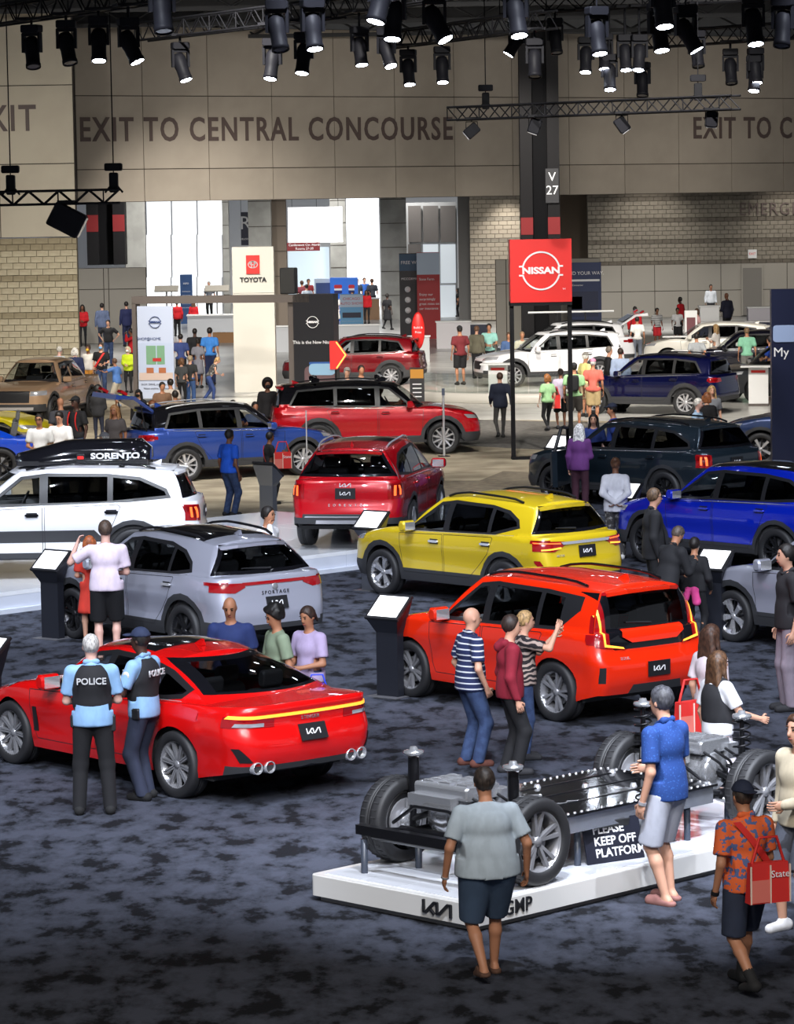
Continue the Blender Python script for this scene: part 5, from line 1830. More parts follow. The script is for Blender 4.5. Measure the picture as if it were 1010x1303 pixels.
# ---------------------------------------------------------------- stage and cars
STZ = .33
S0 = G(465, 724)
dep = (G(290, 656, STZ) - S0).dot(Vv)
M_DECKF = mat('deck_side', srgb(205, 210, 222), .2, 0, .3)
st_l, st_r = 12.5, 3.6
stage = empty('stage', S0 - U * st_l, R45, 'low white glossy stage under the white and red three-row crossovers', 'stage')
nT = 8
wT = (st_l + st_r) / nT
for i in range(nT):
    for j in range(3):
        MB().box((0, 0, 0), (wT - .006, dep / 3 - .006, .06)).build('deck_tile', M_DECK, stage, ((i + .5) * wT, (j + .5) * dep / 3, STZ - .03))
    MB().box((0, 0, 0), (wT - .006, .05, STZ - .10)).build('fascia', M_DECKF, stage, ((i + .5) * wT, .03, .07 + (STZ - .12) / 2))
MB().box(((st_l + st_r) / 2, dep / 2, .04), (st_l + st_r + .1, dep + .1, .08)).build('plinth', M_DECKF, stage)
MB().box(((st_l + st_r) / 2, dep / 2, .17), (st_l + st_r - .2, dep - .2, .2)).build('frame', M_BLACK, stage)

def car_at(sp, name, label, wheel, px, py, yaw=None, other=None, z=0.0, cat='car', group=None):
    """stand a car so that the named wheel touches the floor at that place; other = the pixel of the second wheel of that side"""
    P = G(px, py, z)
    fx = sp['wb'] / 2 * (1 if wheel[0] == 'f' else -1)
    fy = (sp['W'] / 2 - .12) * (1 if wheel[1] == 'l' else -1)
    if other is not None:
        Q = G(other[0], other[1], z)
        d = (P - Q) if wheel[0] == 'f' else (Q - P)
        a = math.atan2(d.y, d.x)
        # centre from the midpoint of both wheels
        m = (P + Q) / 2
        c, s = math.cos(a), math.sin(a)
        loc = (m.x - (-s) * fy, m.y - c * fy)
    else:
        a = math.radians(yaw)
        c, s = math.cos(a), math.sin(a)
        loc = (P.x - (c * fx - s * fy), P.y - (s * fx + c * fy))
    return make_car(sp, name, loc, a, label, cat, group, z) + ((loc[0], loc[1], a),)

p_red = paint('red', (208, 14, 14), .0, .25)
p_orange = paint('orange', (230, 42, 10), .0, .25)
p_yellow = paint('yellow', (216, 186, 30), .2, .3)
p_silver = paint('silver', (186, 188, 204), .5, .35)
p_white = paint('white', (232, 232, 236))
p_crimson = paint('crimson', (186, 8, 24), .15, .25)
p_teal = paint('teal', (34, 46, 56), .5, .28)
p_blue = paint('blue', (8, 40, 196), .25, .25)
p_rogue = paint('deepblue', (48, 76, 156), .35, .28)
p_tan = paint('tan', (182, 150, 120), .3, .3)
p_navy = paint('navy', (9, 14, 64), .4, .25)
p_dkred = paint('darkred', (120, 6, 20), .3, .25)
p_grey = paint('graphite', (62, 64, 68), .5, .3)
p_black = paint('nightblue', (12, 12, 30), .3, .25)

T1 = time.time()
stinger = car_at(fastback(p_red), 'fastback_car', 'bright red fastback car with black glass roof beside two police officers', 'fl', 21, 971, other=(235, 1016))
soul = car_at(boxy(p_orange), 'boxy_car', 'orange boxy hatchback with tall boomerang tail lamps and small kiosk at its nose', 'fl', 529, 887, other=(712, 918))
selt = car_at(compact(p_yellow), 'crossover_car', 'mustard yellow crossover with chrome strip between its tail lamps', 'fl', 495, 757, other=(643, 774))
sport = car_at(midsize(p_silver, mirrormat=p_silver), 'crossover_car', 'silver crossover with red light bar and black glass roof', 'fl', 95.6, 812, other=(245, 838))
wsor = car_at(threerow(p_white, rails=True, railmat=M_GLOSSBLACK, sidepatches=[([(-1.0, .56), (1.05, .56), (1.05, .74), (-.82, .74)], 2)], handlemat=M_GLOSSBLACK, cladz=.40),
              'crossover_car', 'white crossover with black roof box on the white stage', 'rl', 172, 735, 180, z=STZ)
rsor = car_at(threerow(p_crimson, railmat=M_SILVER, pano=(-1.1, .25, .56), wheel='five', badges=[(word('SORENTO', .06, M_CHROME, spacing=2.6), 'badge', 0, .74), (lambda: emblem_k(.06, M_CHROME, .004), 'emblem', 0, 1.06)],
              rearpatches=[([(-.72, .50), (.72, .50), (.70, .60), (-.70, .60)], 2), ([(-.68, .545), (.68, .545), (.66, .565), (-.66, .565)], 6)]),
              'crossover_car', 'crimson crossover seen from behind on the white stage', 'rl', 392, 693, 80, z=STZ)
teal = car_at(threerow(p_teal, railmat=M_GLOSSBLACK), 'crossover_car', 'dark teal crossover with its driver door standing open', 'fl', 709, 640, other=(848, 650))
bsor = car_at(threerow(p_blue, pano=(-1.5, .28, .60), rails=False), 'crossover_car', 'royal blue crossover beside the man in glasses and black blazer', 'rl', 992, 733, 131)
ssel = car_at(compact(p_silver), 'crossover_car', 'silver grey crossover nosing in behind a dark kiosk with white screen', 'fl', 937, 817, 128)
rog = car_at(generic(p_rogue, wb=2.705, fo=.92, ro=1.02, roofpaint=M_GLOSSBLACK, blackroof=True, railmat=M_SILVER, wheel='five', cladw=.08, plate=None), 'crossover_car',
             'metallic blue crossover with raised tailgate and tan wheel arches', 'fr', 386, 605, other=(235, 613))
path = car_at(generic(p_crimson, wb=2.90, fo=.95, ro=1.16, W=1.96, tr=.385, belt=[(-2.7, 1.16), (-1.2, 1.15), (0, 1.12), (.9, 1.09), (1.5, 1.06), (2.1, .98), (2.6, .9)],
              cowl=1.05, rbase=-2.46, roof_f=.30, roof_r=-2.22, rail=[(-2.5, 1.60), (-1.2, 1.66), (-.4, 1.68), (.3, 1.62)], roofw=.68, B=-.06, C=-1.05, blackroof=True, wheel='ten', cladw=.09, zcowl=1.14,
              frontpatches=[], plate=None), 'suv_car', 'large red three-row vehicle with black roof and grey wheel arches', 'fr', 564, 578, 4)
fron = car_at(generic(p_tan, wb=3.20, fo=.92, ro=1.2, W=1.88, tr=.40, sill=.42, zbr=.55, zbf=.42, belt=[(-2.9, 1.16), (-1.2, 1.16), (0, 1.12), (.9, 1.10), (1.6, 1.08), (2.2, 1.0), (2.6, .94)],
              cowl=1.05, rbase=-1.30, rbow=.02, zrbase=1.18, deckbulge=-.45, roof_f=.42, roof_r=-1.06, rail=[(-1.3, 1.66), (-.5, 1.71), (.0, 1.71), (.5, 1.66)], roofw=.62, B=-.15, C=-1.1, zcowl=1.18, doorz=.52,
              panes=[(-.10, 9, 'front'), (-9, -.2, 'rear')], rails=False, spoiler=None, wiper=None, antenna=False, wheel='dark', dpil=.12, dpil2=.12, rearlow=.62, frontlow=.62,
              fp=[(.3, .08), (.55, 0), (.9, .02), (1.05, .06)], lamps=[('headlamp', 'f', [(.52, .84), (.94, .86), (.94, .98), (.54, .96)], 'clear', .004), ('grille', 'f', [(-.50, .66), (.50, .66), (.52, .97), (-.52, .97)], 'grille', .004),
              ('bumper_bar', 'f', [(-.6, .46), (.6, .46), (.62, .54), (-.62, .54)], 'silver', .008)]), 'pickup_truck', 'tan pickup truck facing the aisle in front of the block wall', 'fl', 66, 541, other=(113, 531), cat='truck')
coupe = dict(belt=[(-2.4, .92), (-1.2, .92), (0, .88), (.9, .86), (1.6, .80), (2.3, .66)], rail=[(-1.3, 1.16), (-.5, 1.22), (0, 1.22), (.4, 1.18)], roof_f=.15, roof_r=-1.0, cowl=.85, rbase=-1.8, zrbase=.98, zcowl=.94,
             clad=False, rails=False, spoiler=None, wiper=None, sill=.2, gap=.03, frontlow=.25, rearlow=.35, fp=[(.15, .05), (.4, 0), (.6, .05), (.75, .25)], roofw=.55, W=1.84, panes=[(-9, 9, 'front')], B=-.3, C=-.9, doorz=.3, hdrop=.14,
             lamps=[('headlamp', 'f', [(.52, .56), (.95, .58), (.95, .68), (.56, .64)], 'clear', .004), ('tail_lamp', 'r', [(.5, .74), (.95, .74), (.95, .84), (.5, .84)], 'tail', .004)])
car_at(generic(paint('lemon', (226, 206, 20)), **coupe, wheel='dark'), 'coupe_car', 'lemon yellow coupe with its nose poking into view below the pickup', 'fr', 4, 576, -12)
car_at(generic(paint('brightblue', (14, 70, 200)), **coupe, wheel='dark'), 'coupe_car', 'bright blue coupe whose tail shows below the yellow coupe', 'rl', 2, 612, 186)
rav = dict(wb=2.69, fo=.93, ro=.98, W=1.855, cladw=.11, cladz=.50, wheel='five', dpil2=.36)
car_at(generic(p_dkred, **rav, plate=None), 'crossover_car', 'dark red crossover parked behind the black booth panel', 'rl', 498, 493, 171)
ccross = car_at(generic(p_white, wb=2.64, fo=.95, ro=.90, cladw=.10, wheel='ten', plate=None), 'crossover_car', 'white crossover on the round glass-fenced turntable behind the red sign', 'fl', 653, 493, 191, z=.30)
whigh = car_at(generic(p_white, wb=2.8, ro=1.05, plate=None), 'crossover_car', 'white crossover with raised tailgate and a surfboard on its roof', 'rl', 772, 470, 186)
nrav = car_at(generic(p_navy, **rav, plate=None), 'crossover_car', 'navy blue crossover parked on the white floor beside the pink capped man', 'rl', 873, 529, 152)
car_at(generic(paint('pearl', (226, 222, 212)), wb=2.69, rail=[(-2.1, 1.42), (-1.2, 1.54), (-.4, 1.57), (.3, 1.5)], clad=False, rails=False, plate=None), 'crossover_car', 'pearl white crossover in front of the low navy reception desk', 'fl', 850, 471, 172)
car_at(generic(p_black, wb=2.7, plate=None, rails=False), 'crossover_car', 'midnight blue car with open door beside the man in mint shirt', 'fl', 893, 487, 166)
car_at(generic(p_grey, **rav, plate=None), 'crossover_car', 'graphite grey crossover whose nose shows beside the navy panel', 'fl', 962, 513, 200)
car_at(generic(paint('slateblue', (40, 58, 100), .3), wb=2.7, plate=None), 'crossover_car', 'slate blue car half hidden behind the tall navy panel', 'fl', 968, 592, 170)
print('cars', time.time() - T1)

# things on and of the cars
def on_car(info, x, y, z):
    (lx, ly, a) = info[3]
    c, s = math.cos(a), math.sin(a)
    return Vector((lx + c * x - s * y, ly + s * x + c * y, info[0].location.z + z))
# roof box on the white crossover
rb = empty('roof_box', on_car(wsor, -.62, 0, 1.735), wsor[3][2], 'glossy black roof box with red clasp on the white crossover', 'roof box')
b = MB()
pts = []
N = 14
for k in range(N + 1):
    t = k / N
    x = -1.02 + 2.04 * t
    w = .46 * (1 - abs(2 * t - 1) ** 6 * .22); h = .11 + .20 * min(1, (1 - t) * 2.6, t * 9 + .35)
    ring = [(x, w * math.cos(a) * (1 if abs(math.cos(a)) < .9 else 1), .0 + h * max(0, math.sin(a)) ** .6) for a in [PI * i / 10 for i in range(11)]]
    pts += ring
fs = []
for k in range(N):
    for i in range(10):
        fs.append((k * 11 + i, k * 11 + i + 1, (k + 1) * 11 + i + 1, (k + 1) * 11 + i))
fs += [tuple(range(11)), tuple(reversed(range(N * 11, N * 11 + 11)))]
b.add(pts, fs, 0, True)
b.build('lid', M_GLOSSBLACK, rb)
MB().box((0, 0, -.02), (1.96, .90, .07)).build('tray', M_BLACK, rb)
for s in (1, -1):
    MB().rbox((.02, s * .47, .04), (.13, .05, .15), .02).build('clasp', M_BLACK, rb); MB().rbox((.02, s * .497, .06), (.10, .02, .05), .015).build('clasp_latch', M_RED, rb)
    lettering('SORENTO', .12, M_WINK, rb, (-.5 * 1, s * .452, .075), (PI / 2, 0, PI if s > 0 else 0), width=1.35, extrude=.012, bold=.004)
for x in (-.6, .6): MB().box((x, 0, -.055), (.08, 1.15, .03)).build('crossbar', M_BLACKMETAL, rb)
lettering('SORENTO', .085, M_WINK, wsor[0], (1.25 - .35, .953, .65), (PI / 2, 0, PI), name='side_lettering', width=1.3, extrude=.004)
# open driver door of the teal crossover
dt = empty('open_door', (1.00, .94, 0), math.radians(-62))
dt.parent = teal[0]
dm = MB()
dm.prism([(-1.0, .42), (0, .42), (.05, 1.08), (-1.05, 1.12)], -.05, .05)
dm.build('door_skin', p_teal, dt)
dm = MB(); dm.tube([(0, 0, 1.08), (-.42, -.10, 1.52), (-.98, -.12, 1.56), (-1.03, 0, 1.1)], .035, 6)
dm.build('window_frame', M_BLACK, dt)
dm = MB(); dm.prism([(-.95, .5), (-.05, .5), (-.02, 1.05), (-1.0, 1.08)], .05, .10); dm.build('door_trim', M_INT, dt)
# raised tailgates
def tailgate(info, m, wmul=1.0):
    i = info[2]
    x, z = i['xrr'] - .05, i['zr'](i['xrr']) + .03
    w = i['W2'] * .82 * wmul
    r = empty('tailgate', (x, 0, z), 0)
    r.parent = info[0]
    r.rotation_euler = (0, math.radians(30), 0)
    q = MB()
    q.add([(0, -w * .8, 0), (0, w * .8, 0), (-.55, w * .95, .05), (-.55, -w * .95, .05), (-.95, w, -.12), (-.95, -w, -.12), (0, -w * .8, -.05), (0, w * .8, -.05), (-.55, w * .92, -.03), (-.55, -w * .92, -.03), (-.92, w, -.22), (-.92, -w, -.22)],
          [(0, 1, 2, 3), (3, 2, 4, 5), (6, 9, 8, 7), (9, 11, 10, 8), (1, 7, 8, 2), (2, 8, 10, 4), (0, 3, 9, 6), (3, 5, 11, 9), (5, 4, 10, 11), (0, 6, 7, 1)])
    q.build('gate_panel', m, r)
    MB().box((-.30, 0, .045), (.40, w * 1.5, .02)).build('gate_window', M_GLOSSBLACK, r)
    for s in (1, -1):
        MB().box((-.80, s * w * .8, .0), (.16, w * .3, .06)).build('tail_lamp', M_TAIL, r)
        MB().tube([(-.35, s * w * .92, -.05), (.15, s * w * .98, -.62)], .014, 6).build('gas_strut', M_BLACKMETAL, r)
tailgate(rog, p_rogue); tailgate(whigh, p_white)
# surfboard on the far white car
sb = empty('surfboard', on_car(whigh, -.3, 0, 1.98), whigh[3][2], 'long white surfboard on the roof of the far white crossover', 'surfboard')
b = MB(); pts = []; N = 16
for k in range(N + 1):
    t = k / N; x = -1.5 + 3.0 * t; w = .27 * math.sin(PI * min(1, max(.0, t * .96 + .03))) ** .55
    pts += [(x, -w, .0), (x, 0, .035), (x, w, .0), (x, 0, -.035)]
fs = []
for k in range(N):
    for i in range(4): fs.append((k * 4 + i, k * 4 + (i + 1) % 4, (k + 1) * 4 + (i + 1) % 4, (k + 1) * 4 + i))
b.add(pts, fs, 0, True); b.build('board', M_WHITE, sb)
MB().tube([(-.5, 0, -.03), (-.5, 0, -.3)], .03).build('strap_post', M_BLACK, sb); MB().tube([(.5, 0, -.03), (.5, 0, -.3)], .03).build('strap_post', M_BLACK, sb)
# glass roof tilted open on the fastback
# roof rack pods on the large red vehicle
for x in (-1.5, .05):
    for s in (1, -1):
        q = MB(); q.rbox((0, 0, .05), (.20, .06, .10), .04); q.build('rack_foot', M_GLOSSBLACK, path[0], (x, s * .60, 1.72))
    MB().box((x, 0, 1.82), (.06, 1.3, .03)).build('rack_bar', M_GLOSSBLACK, path[0])

# ---------------------------------------------------------------- bare chassis on its white platform
PT = .24
TF = G(605, 1152, PT); TF.z = 0
pl_ang = math.radians(45)
Pu = Vector((math.cos(pl_ang), math.sin(pl_ang), 0)); Pv = Vector((-math.sin(pl_ang), math.cos(pl_ang), 0))
PL, PW = 5.4, 1.93
plat = empty('platform', TF, pl_ang, 'low white platform carrying the bare electric chassis', 'platform')
r_ = .04
b = MB()
out = []
for (cx_, cy_, a0) in ((PL - r_, PW - r_, 0), (r_, PW - r_, 90), (r_, r_, 180), (PL - r_, r_, 270)):
    for k in range(5):
        t = math.radians(a0 + 22.5 * k); out.append((cx_ + r_ * math.cos(t), cy_ + r_ * math.sin(t)))
n = len(out)
b.add([(x, y, .06) for x, y in out] + [(x, y, PT - .008) for x, y in out] + [(x * .998 + .005, y * .998 + .003, PT) for x, y in out],
      [(i, (i + 1) % n, n + (i + 1) % n, n + i) for i in range(n)] + [(n + i, n + (i + 1) % n, 2 * n + (i + 1) % n, 2 * n + i) for i in range(n)] + [tuple(range(2 * n, 3 * n)), tuple(reversed(range(n)))])
b.build('deck', mat('platform_white', srgb(214, 212, 208), .25, 0, .2), plat)
MB().box((PL / 2, PW / 2, .03), (PL - .12, PW - .12, .06)).build('plinth', mat('plinth_grey', srgb(150, 148, 146), .5), plat)
M_TILE = mat('mirror_tile', srgb(220, 222, 228), .08, 0, .4)
for i in range(9):
    for j in range(4):
        MB().box((0, 0, 0), (.575, .435, .008)).build('top_tile', M_TILE, plat, (.08 + .29 + i * .58, .08 + .22 + j * .44, PT + .003))
link_mesh('emblem', emblem_k(.105, M_INK, .02), plat, (0, 0, 0))
e0 = plat.children[-1]
for o in plat.children:
    if o.name.startswith('emblem'): e0 = o
# left-hand short side (x=0 plane faces -u)
e0.location = (-.002, .42, .155); e0.rotation_euler = (PI / 2, 0, -PI / 2)
lettering('E-GMP', .165, M_INK, plat, (.43, -.002, .15), (PI / 2, 0, 0), extrude=.008, bold=.001)
link_mesh('emblem', emblem_k(.105, M_INK, .02), plat, (4.55, -.002, .155), (PI / 2, 0, 0))

ch = empty('chassis', plat.location + Pu * .25 + Pv * .08 + Vector((0, 0, PT)), pl_ang, 'bare electric car chassis with four wheels and battery tray', 'chassis')
M_STEEL = mat('black_steel', (.015, .015, .018), .3, .6, .3)
M_BATT = mat('battery_lid', (.01, .01, .012), .07, .3, .8)
M_ALU = mat('cast_aluminium', (.66, .67, .70), .2, .8)
x0c, x1c = .62, 3.62      # axles
wy = (.10, 1.66)
WR = .37
RIDE = .30                # chassis stands on posts
tyre, rim = wheel_meshes('five')
tw = MB()
prof = [(.70, .30), (.76, .325), (.90, .335), (.965, .30)]
for x in (x0c, x1c):
    for y, rot in ((wy[0], 0), (wy[1], PI)):
        o = link_mesh('wheel', tyre, ch, (x, y, WR + .005), (0, 0, rot)); o.scale = (WR, WR, WR)
        q = link_mesh('rim', wheel_meshes('pair')[1], o)
        # tread grooves
        g_ = MB()
        for k in range(36):
            t = 2 * PI * k / 36
            for s in (-1, 1):
                g_.box((0, s * .16, 1.0), (.03, .16, .012), 0, Matrix.Rotation(t, 4, 'Y'))
        go = g_.build('tread_blocks', mat('tyre_tread', (.03, .03, .033), .7), o)
# battery tray
zb = RIDE + .02
lid = MB()
xa, xb, ya, yb = 1.10, 3.14, .24, 1.52
lid.box(((xa + xb) / 2, (ya + yb) / 2, zb + .075), (xb - xa, yb - ya, .15), 0)
lido = lid.build('battery_case', mat('battery_side', srgb(200, 204, 214), .25, .8), ch)
MB().box(((xa + xb) / 2, (ya + yb) / 2, zb + .16), (xb - xa + .06, yb - ya + .06, .02)).build('battery_lid', M_BATT, ch)
bolt = MB().lathe([(0, .012), (.010, .012), (.014, 0)], 8).mesh('bolt', M_CHROME)
for k in range(24):
    t = (k + .5) / 24
    for y in (ya, yb): link_mesh('bolt', bolt, lido, (xa + (xb - xa) * t, y, zb + .17))
for k in range(13):
    t = (k + .5) / 13
    for x in (xa, xb): link_mesh('bolt', bolt, lido, (x, ya + (yb - ya) * t, zb + .17))
for (x, y) in ((1.5, .8), (2.0, 1.3), (2.6, .7), (3.0, 1.3), (2.3, 1.0)):
    MB().lathe([(0, .03), (.022, .03), (.035, 0)], 12).build('lid_stud', M_CHROME, lido, (x, y, zb + .17))
for (y, a) in ((.62, .25), (1.05, -.1), (1.45, .2)):
    MB().tube([(1.35 + k * .08, y + .03 * (-1) ** k, zb + .172) for k in range(6)], .008, 5).build('lid_rib', M_ALU, lido)
for i in range(3): MB().box(((xa + xb) / 2, ya + .35 * (i + 1), zb + .172), (xb - xa - .2, .02, .008)).build('lid_crease', M_STEEL, lido)
# posts
for (x, y) in ((.05, .2), (.05, 1.5), (.50, .5), (.50, 1.3), (1.45, .34), (2.9, .34), (1.8, 1.46), (2.9, 1.46), (3.9, .7)):
    MB().lathe([(.03, 0), (.03, RIDE), (0, RIDE)], 12).build('post', mat('post_grey', srgb(60, 66, 78), .4), ch, (x, y, 0))
# subframes, motors, arms
def axle(xc, sgn):
    yc = (wy[0] + wy[1]) / 2
    f = MB()
    for y in (yc - .42, yc + .42):
        f.tube([(xc - .55, y + (.12 if y > yc else -.12), RIDE + .06), (xc - .2, y, RIDE + .03), (xc + .2, y, RIDE + .03), (xc + .55, y, RIDE + .05)], .04, 8)
    for x in (xc - .55, xc - .22, xc + .25): f.tube([(x, yc - .52, RIDE + .04), (x, yc + .52, RIDE + .04)], .042, 8)
    f.build('subframe', M_STEEL, ch)
    if sgn < 0:
        MB().box((xc - .57, yc, RIDE + .08), (.08, 1.36, .08)).build('bumper_beam', M_STEEL, ch)
    mo = MB()
    mo.lathe([(0, -.30), (.15, -.30), (.17, -.26), (.17, .05), (.19, .08), (.19, .24), (.12, .30), (0, .30)], 20, 0, Matrix.Translation((xc, yc, RIDE + .20)), True, 'y')
    for k in range(7): mo.lathe([(.175, -.25 + k * .045), (.186, -.245 + k * .045), (.175, -.235 + k * .045)], 20, 0, Matrix.Translation((xc, yc, RIDE + .20)), False, 'y')
    mo.build('motor', M_ALU, ch)
    inv = MB()
    inv.rbox((xc + .02 * sgn, yc + .05, RIDE + .42), (.42, .62, .12), .03)
    for i in range(4):
        for j in range(3): inv.box((xc - .15 + i * .1, yc - .16 + j * .2, RIDE + .485), (.06, .12, .02))
    inv.box((xc + .22, yc - .1, RIDE + .36), (.14, .4, .14)); inv.box((xc - .26, yc + .1, RIDE + .34), (.10, .5, .10))
    inv.build('inverter', M_ALU, ch)
    for y, s in ((wy[0], 1), (wy[1], -1)):
        MB().tube([(xc, y + s * .12, WR), (xc, yc - s * .3, RIDE + .2)], .028, 8).build('drive_shaft', M_STEEL, ch)
        MB().tube([(xc - .06, y + s * .14, WR - .14), (xc - .22, y + s * .46, RIDE + .03)], .024, 6).build('control_arm', M_ALU, ch)
        MB().tube([(xc + .06, y + s * .14, WR - .14), (xc + .22, y + s * .46, RIDE + .03)], .024, 6).build('control_arm', M_ALU, ch)
        MB().tube([(xc, y + s * .15, WR + .16), (xc + .1, y + s * .45, RIDE + .24)], .02, 6).build('control_arm', M_STEEL, ch)
        k_ = MB(); k_.lathe([(0, -.05), (.10, -.05), (.12, 0), (.08, .06), (0, .06)], 16, 0, Matrix.Translation((xc, y + s * .12, WR)), True, 'y'); k_.tube([(xc, y + s * .14, WR - .18), (xc, y + s * .14, WR + .2)], .035, 6)
        k_.build('knuckle', M_ALU, ch)
        MB().lathe([(.0, .01), (.19, .01), (.19, -.01), (0, -.01)], 24, 0, Matrix.Translation((xc, y + s * .09, WR)), False, 'y').build('brake_disc', M_GREYALLOY, ch)
        # strut
        sy = y + s * .20
        top = WR + (.66 if sgn > 0 else .60)
        MB().tube([(xc, sy - s * .03, WR - .05), (xc, sy, WR + .28), (xc, sy, top)], [.032, .034, .018], 10).build('damper', M_STEEL, ch)
        if sgn > 0:
            coil = [(xc + .075 * math.cos(t), sy + .075 * math.sin(t), WR + .20 + .42 * t / (2 * PI * 5.5)) for t in [2 * PI * 5.5 * k / 88 for k in range(89)]]
            MB().tube(coil, .011, 6).build('coil_spring', M_STEEL, ch)
        else:
            MB().tube([(xc, sy, WR + .2), (xc, sy, WR + .56)], .05, 10).build('strut_sleeve', M_STEEL, ch)
        c_ = MB(); c_.lathe([(0, .05), (.03, .05), (.04, .02), (.085, .015), (.09, -.01), (.06, -.03), (0, -.03)], 16); 
        c_.build('strut_mount', M_ALU, ch, (xc, sy, top))
        MB().tube([(xc + .12, sy, WR + .1), (xc + .12, y + s * .5, RIDE + .1)], .012, 6).build('tie_rod', M_STEEL, ch)
    MB().tube([(xc - .34, yc - .5, RIDE + .12), (xc - .38, yc - .2, RIDE + .3), (xc - .38, yc + .2, RIDE + .3), (xc - .34, yc + .5, RIDE + .12)], .016, 6).build('anti_roll_bar', M_STEEL, ch)
    for q in range(3):
        MB().tube([(xc - .2 + q * .15, yc - .3, RIDE + .40), (xc - .1 + q * .15, yc - .4, RIDE + .3), (xc + .1 + q * .1, yc - .36, RIDE + .14)], .014, 6).build('hose', M_BLACK, ch)
axle(x0c, -1); axle(x1c, 1)

# keep-off sign
kp = G(784, 1097, PT)
ks = empty('keep_off_sign', kp, pl_ang + math.radians(-14), 'small black sign asking visitors to keep off the platform', 'sign')
ks.scale = (1.18, 1.18, 1.18)
Mk = Matrix.Rotation(math.radians(-15), 4, 'X')
bo = MB().box((0, 0, .16), (.50, .012, .32), 0, Mk).build('board', mat('sign_black', srgb(30, 32, 44), .4), ks)
MB().box((0, .16, .12), (.30, .01, .28), 0, Matrix.Rotation(math.radians(24), 4, 'X')).build('rear_leg', M_BLACK, ks)
for t, z in (('PLEASE', .245), ('KEEP OFF', .16), ('PLATFORM', .075)):
    lettering(t, .088, M_WINK, bo, tuple(Mk @ Vector((-.17, -.0075, z))), (PI / 2 - math.radians(15), 0, 0), extrude=.001, align='LEFT', bold=.0015)

# ---------------------------------------------------------------- kiosks with lit tablets
def kiosk(px, py, yaw, label, silver=False, z=0):
    P = G(px, py, z)
    r = empty('info_kiosk', P, math.radians(yaw), label, 'kiosk')
    pm = mat('brushed_steel', srgb(150, 152, 158), .3, .9) if silver else mat('kiosk_dark', srgb(30, 32, 40), .45)
    MB().box((0, 0, .01), (.46, .40, .02)).build('foot_plate', mat('plate_grey', srgb(80, 80, 84), .5), r)
    p = MB()
    p.add([(-.16, -.06, .02), (.16, -.06, .02), (.16, .06, .02), (-.16, .06, .02), (-.16, -.06, .78), (.16, -.06, .78), (.16, .06, .78), (-.16, .06, .78),
           (-.24, -.16, .96), (.24, -.16, .96), (.24, .14, 1.16), (-.24, .14, 1.16)],
          [(0, 1, 5, 4), (1, 2, 6, 5), (2, 3, 7, 6), (3, 0, 4, 7), (4, 5, 9, 8), (5, 6, 10, 9), (6, 7, 11, 10), (7, 4, 8, 11), (8, 9, 10, 11), (3, 2, 1, 0)])
    p.build('post', pm, r)
    t = MB(); Mt = Matrix.Translation((0, -.01, 1.08)) @ Matrix.Rotation(math.radians(40), 4, 'X')
    t.box((0, 0, 0), (.50, .40, .035), 0, Mt)
    tb = t.build('tablet', M_BLACK, r)
    s = MB(); s.box((0, 0, .0185), (.43, .33, .004), 0, Mt); s.build('screen', M_SCREENW, tb)
    return r
kiosk(68, 813, -38, 'dark kiosk with lit tablet at the nose of the silver crossover')
kiosk(474, 752, -38, 'brushed steel kiosk with lit tablet at the nose of the yellow crossover', True)
kiosk(497, 887, -38, 'dark kiosk with lit tablet at the nose of the orange hatchback')
kiosk(712, 632, -38, 'dark kiosk with lit tablet at the nose of the teal crossover')
kiosk(797, 708, -38, 'brushed steel kiosk with lit tablet behind the man in glasses', True)
kiosk(908, 815, -38, 'dark kiosk with lit tablet beside the woman with a pink sweater at her waist')
kiosk(-14, 950, -38, 'dark kiosk with lit tablet cut off beside the red fastback')
kiosk(342, 672, 140, 'grey kiosk seen from behind near the crimson crossover', True)
# info stands of the far booth
for (px, py, lb) in ((634, 512, 'white info stand in front of the white turntable crossover'), (875, 492, 'white info stand behind the man in grey shirt'), (965, 517, 'white info stand beside the graphite grey crossover'), (862, 470, 'low white info stand before the pearl white crossover')):
    r = empty('info_stand', G(px, py), math.radians(-10), lb, 'kiosk')
    MB().box((0, 0, .55), (.55, .14, 1.1)).build('post', M_WHITE, r)
    MB().box((0, -.12, 1.13), (.95, .55, .04), 0, Matrix.Rotation(0, 4, 'X')).build('top_panel', M_WHITE, r)
    MB().box((0, -.075, .98), (.4, .01, .07)).build('red_tag', M_RED, r)
    MB().box((0, 0, .04), (.56, .2, .08)).build('base', M_DGREY, r)

# ---------------------------------------------------------------- signs and booths
def emblem_ring(parent, loc, size, m, rot=(PI / 2, 0, 0), word_='NISSAN'):
    for me_ in ring_emblem(size, m, .02): link_mesh('emblem_arc', me_, parent, loc, rot)
    lettering(word_, size * .30, m, parent, loc, rot, name='emblem_lettering', extrude=.02, width=1.25, bold=size * .012)

# red hanging sign on its black frame
sP = G(690, 584)
sc = 4200 / sP.y
rs_ = empty('sign_frame', sP, math.radians(4), 'tall black frame carrying a red square sign with white ring emblem', 'sign')
hw_ = .68
MB().box((0, 0, 4.28), (1.40, .34, 1.42)).build('sign_box', M_RED, rs_)
for s in (-1, 1): MB().box((s * .66, 0, 1.8), (.09, .12, 3.6)).build('post', M_BLACKMETAL, rs_)
MB().box((0, 0, .03), (1.41, .30, .06)).build('foot', M_BLACKMETAL, rs_); MB().box((0, 0, 3.54), (1.41, .30, .09)).build('crossbar', M_BLACKMETAL, rs_)
emblem_ring(rs_, (0, -.175, 4.28), .68, M_WINK)
lettering('TM', .05, M_WINK, rs_, (.52, -.175, 3.86), extrude=.004)

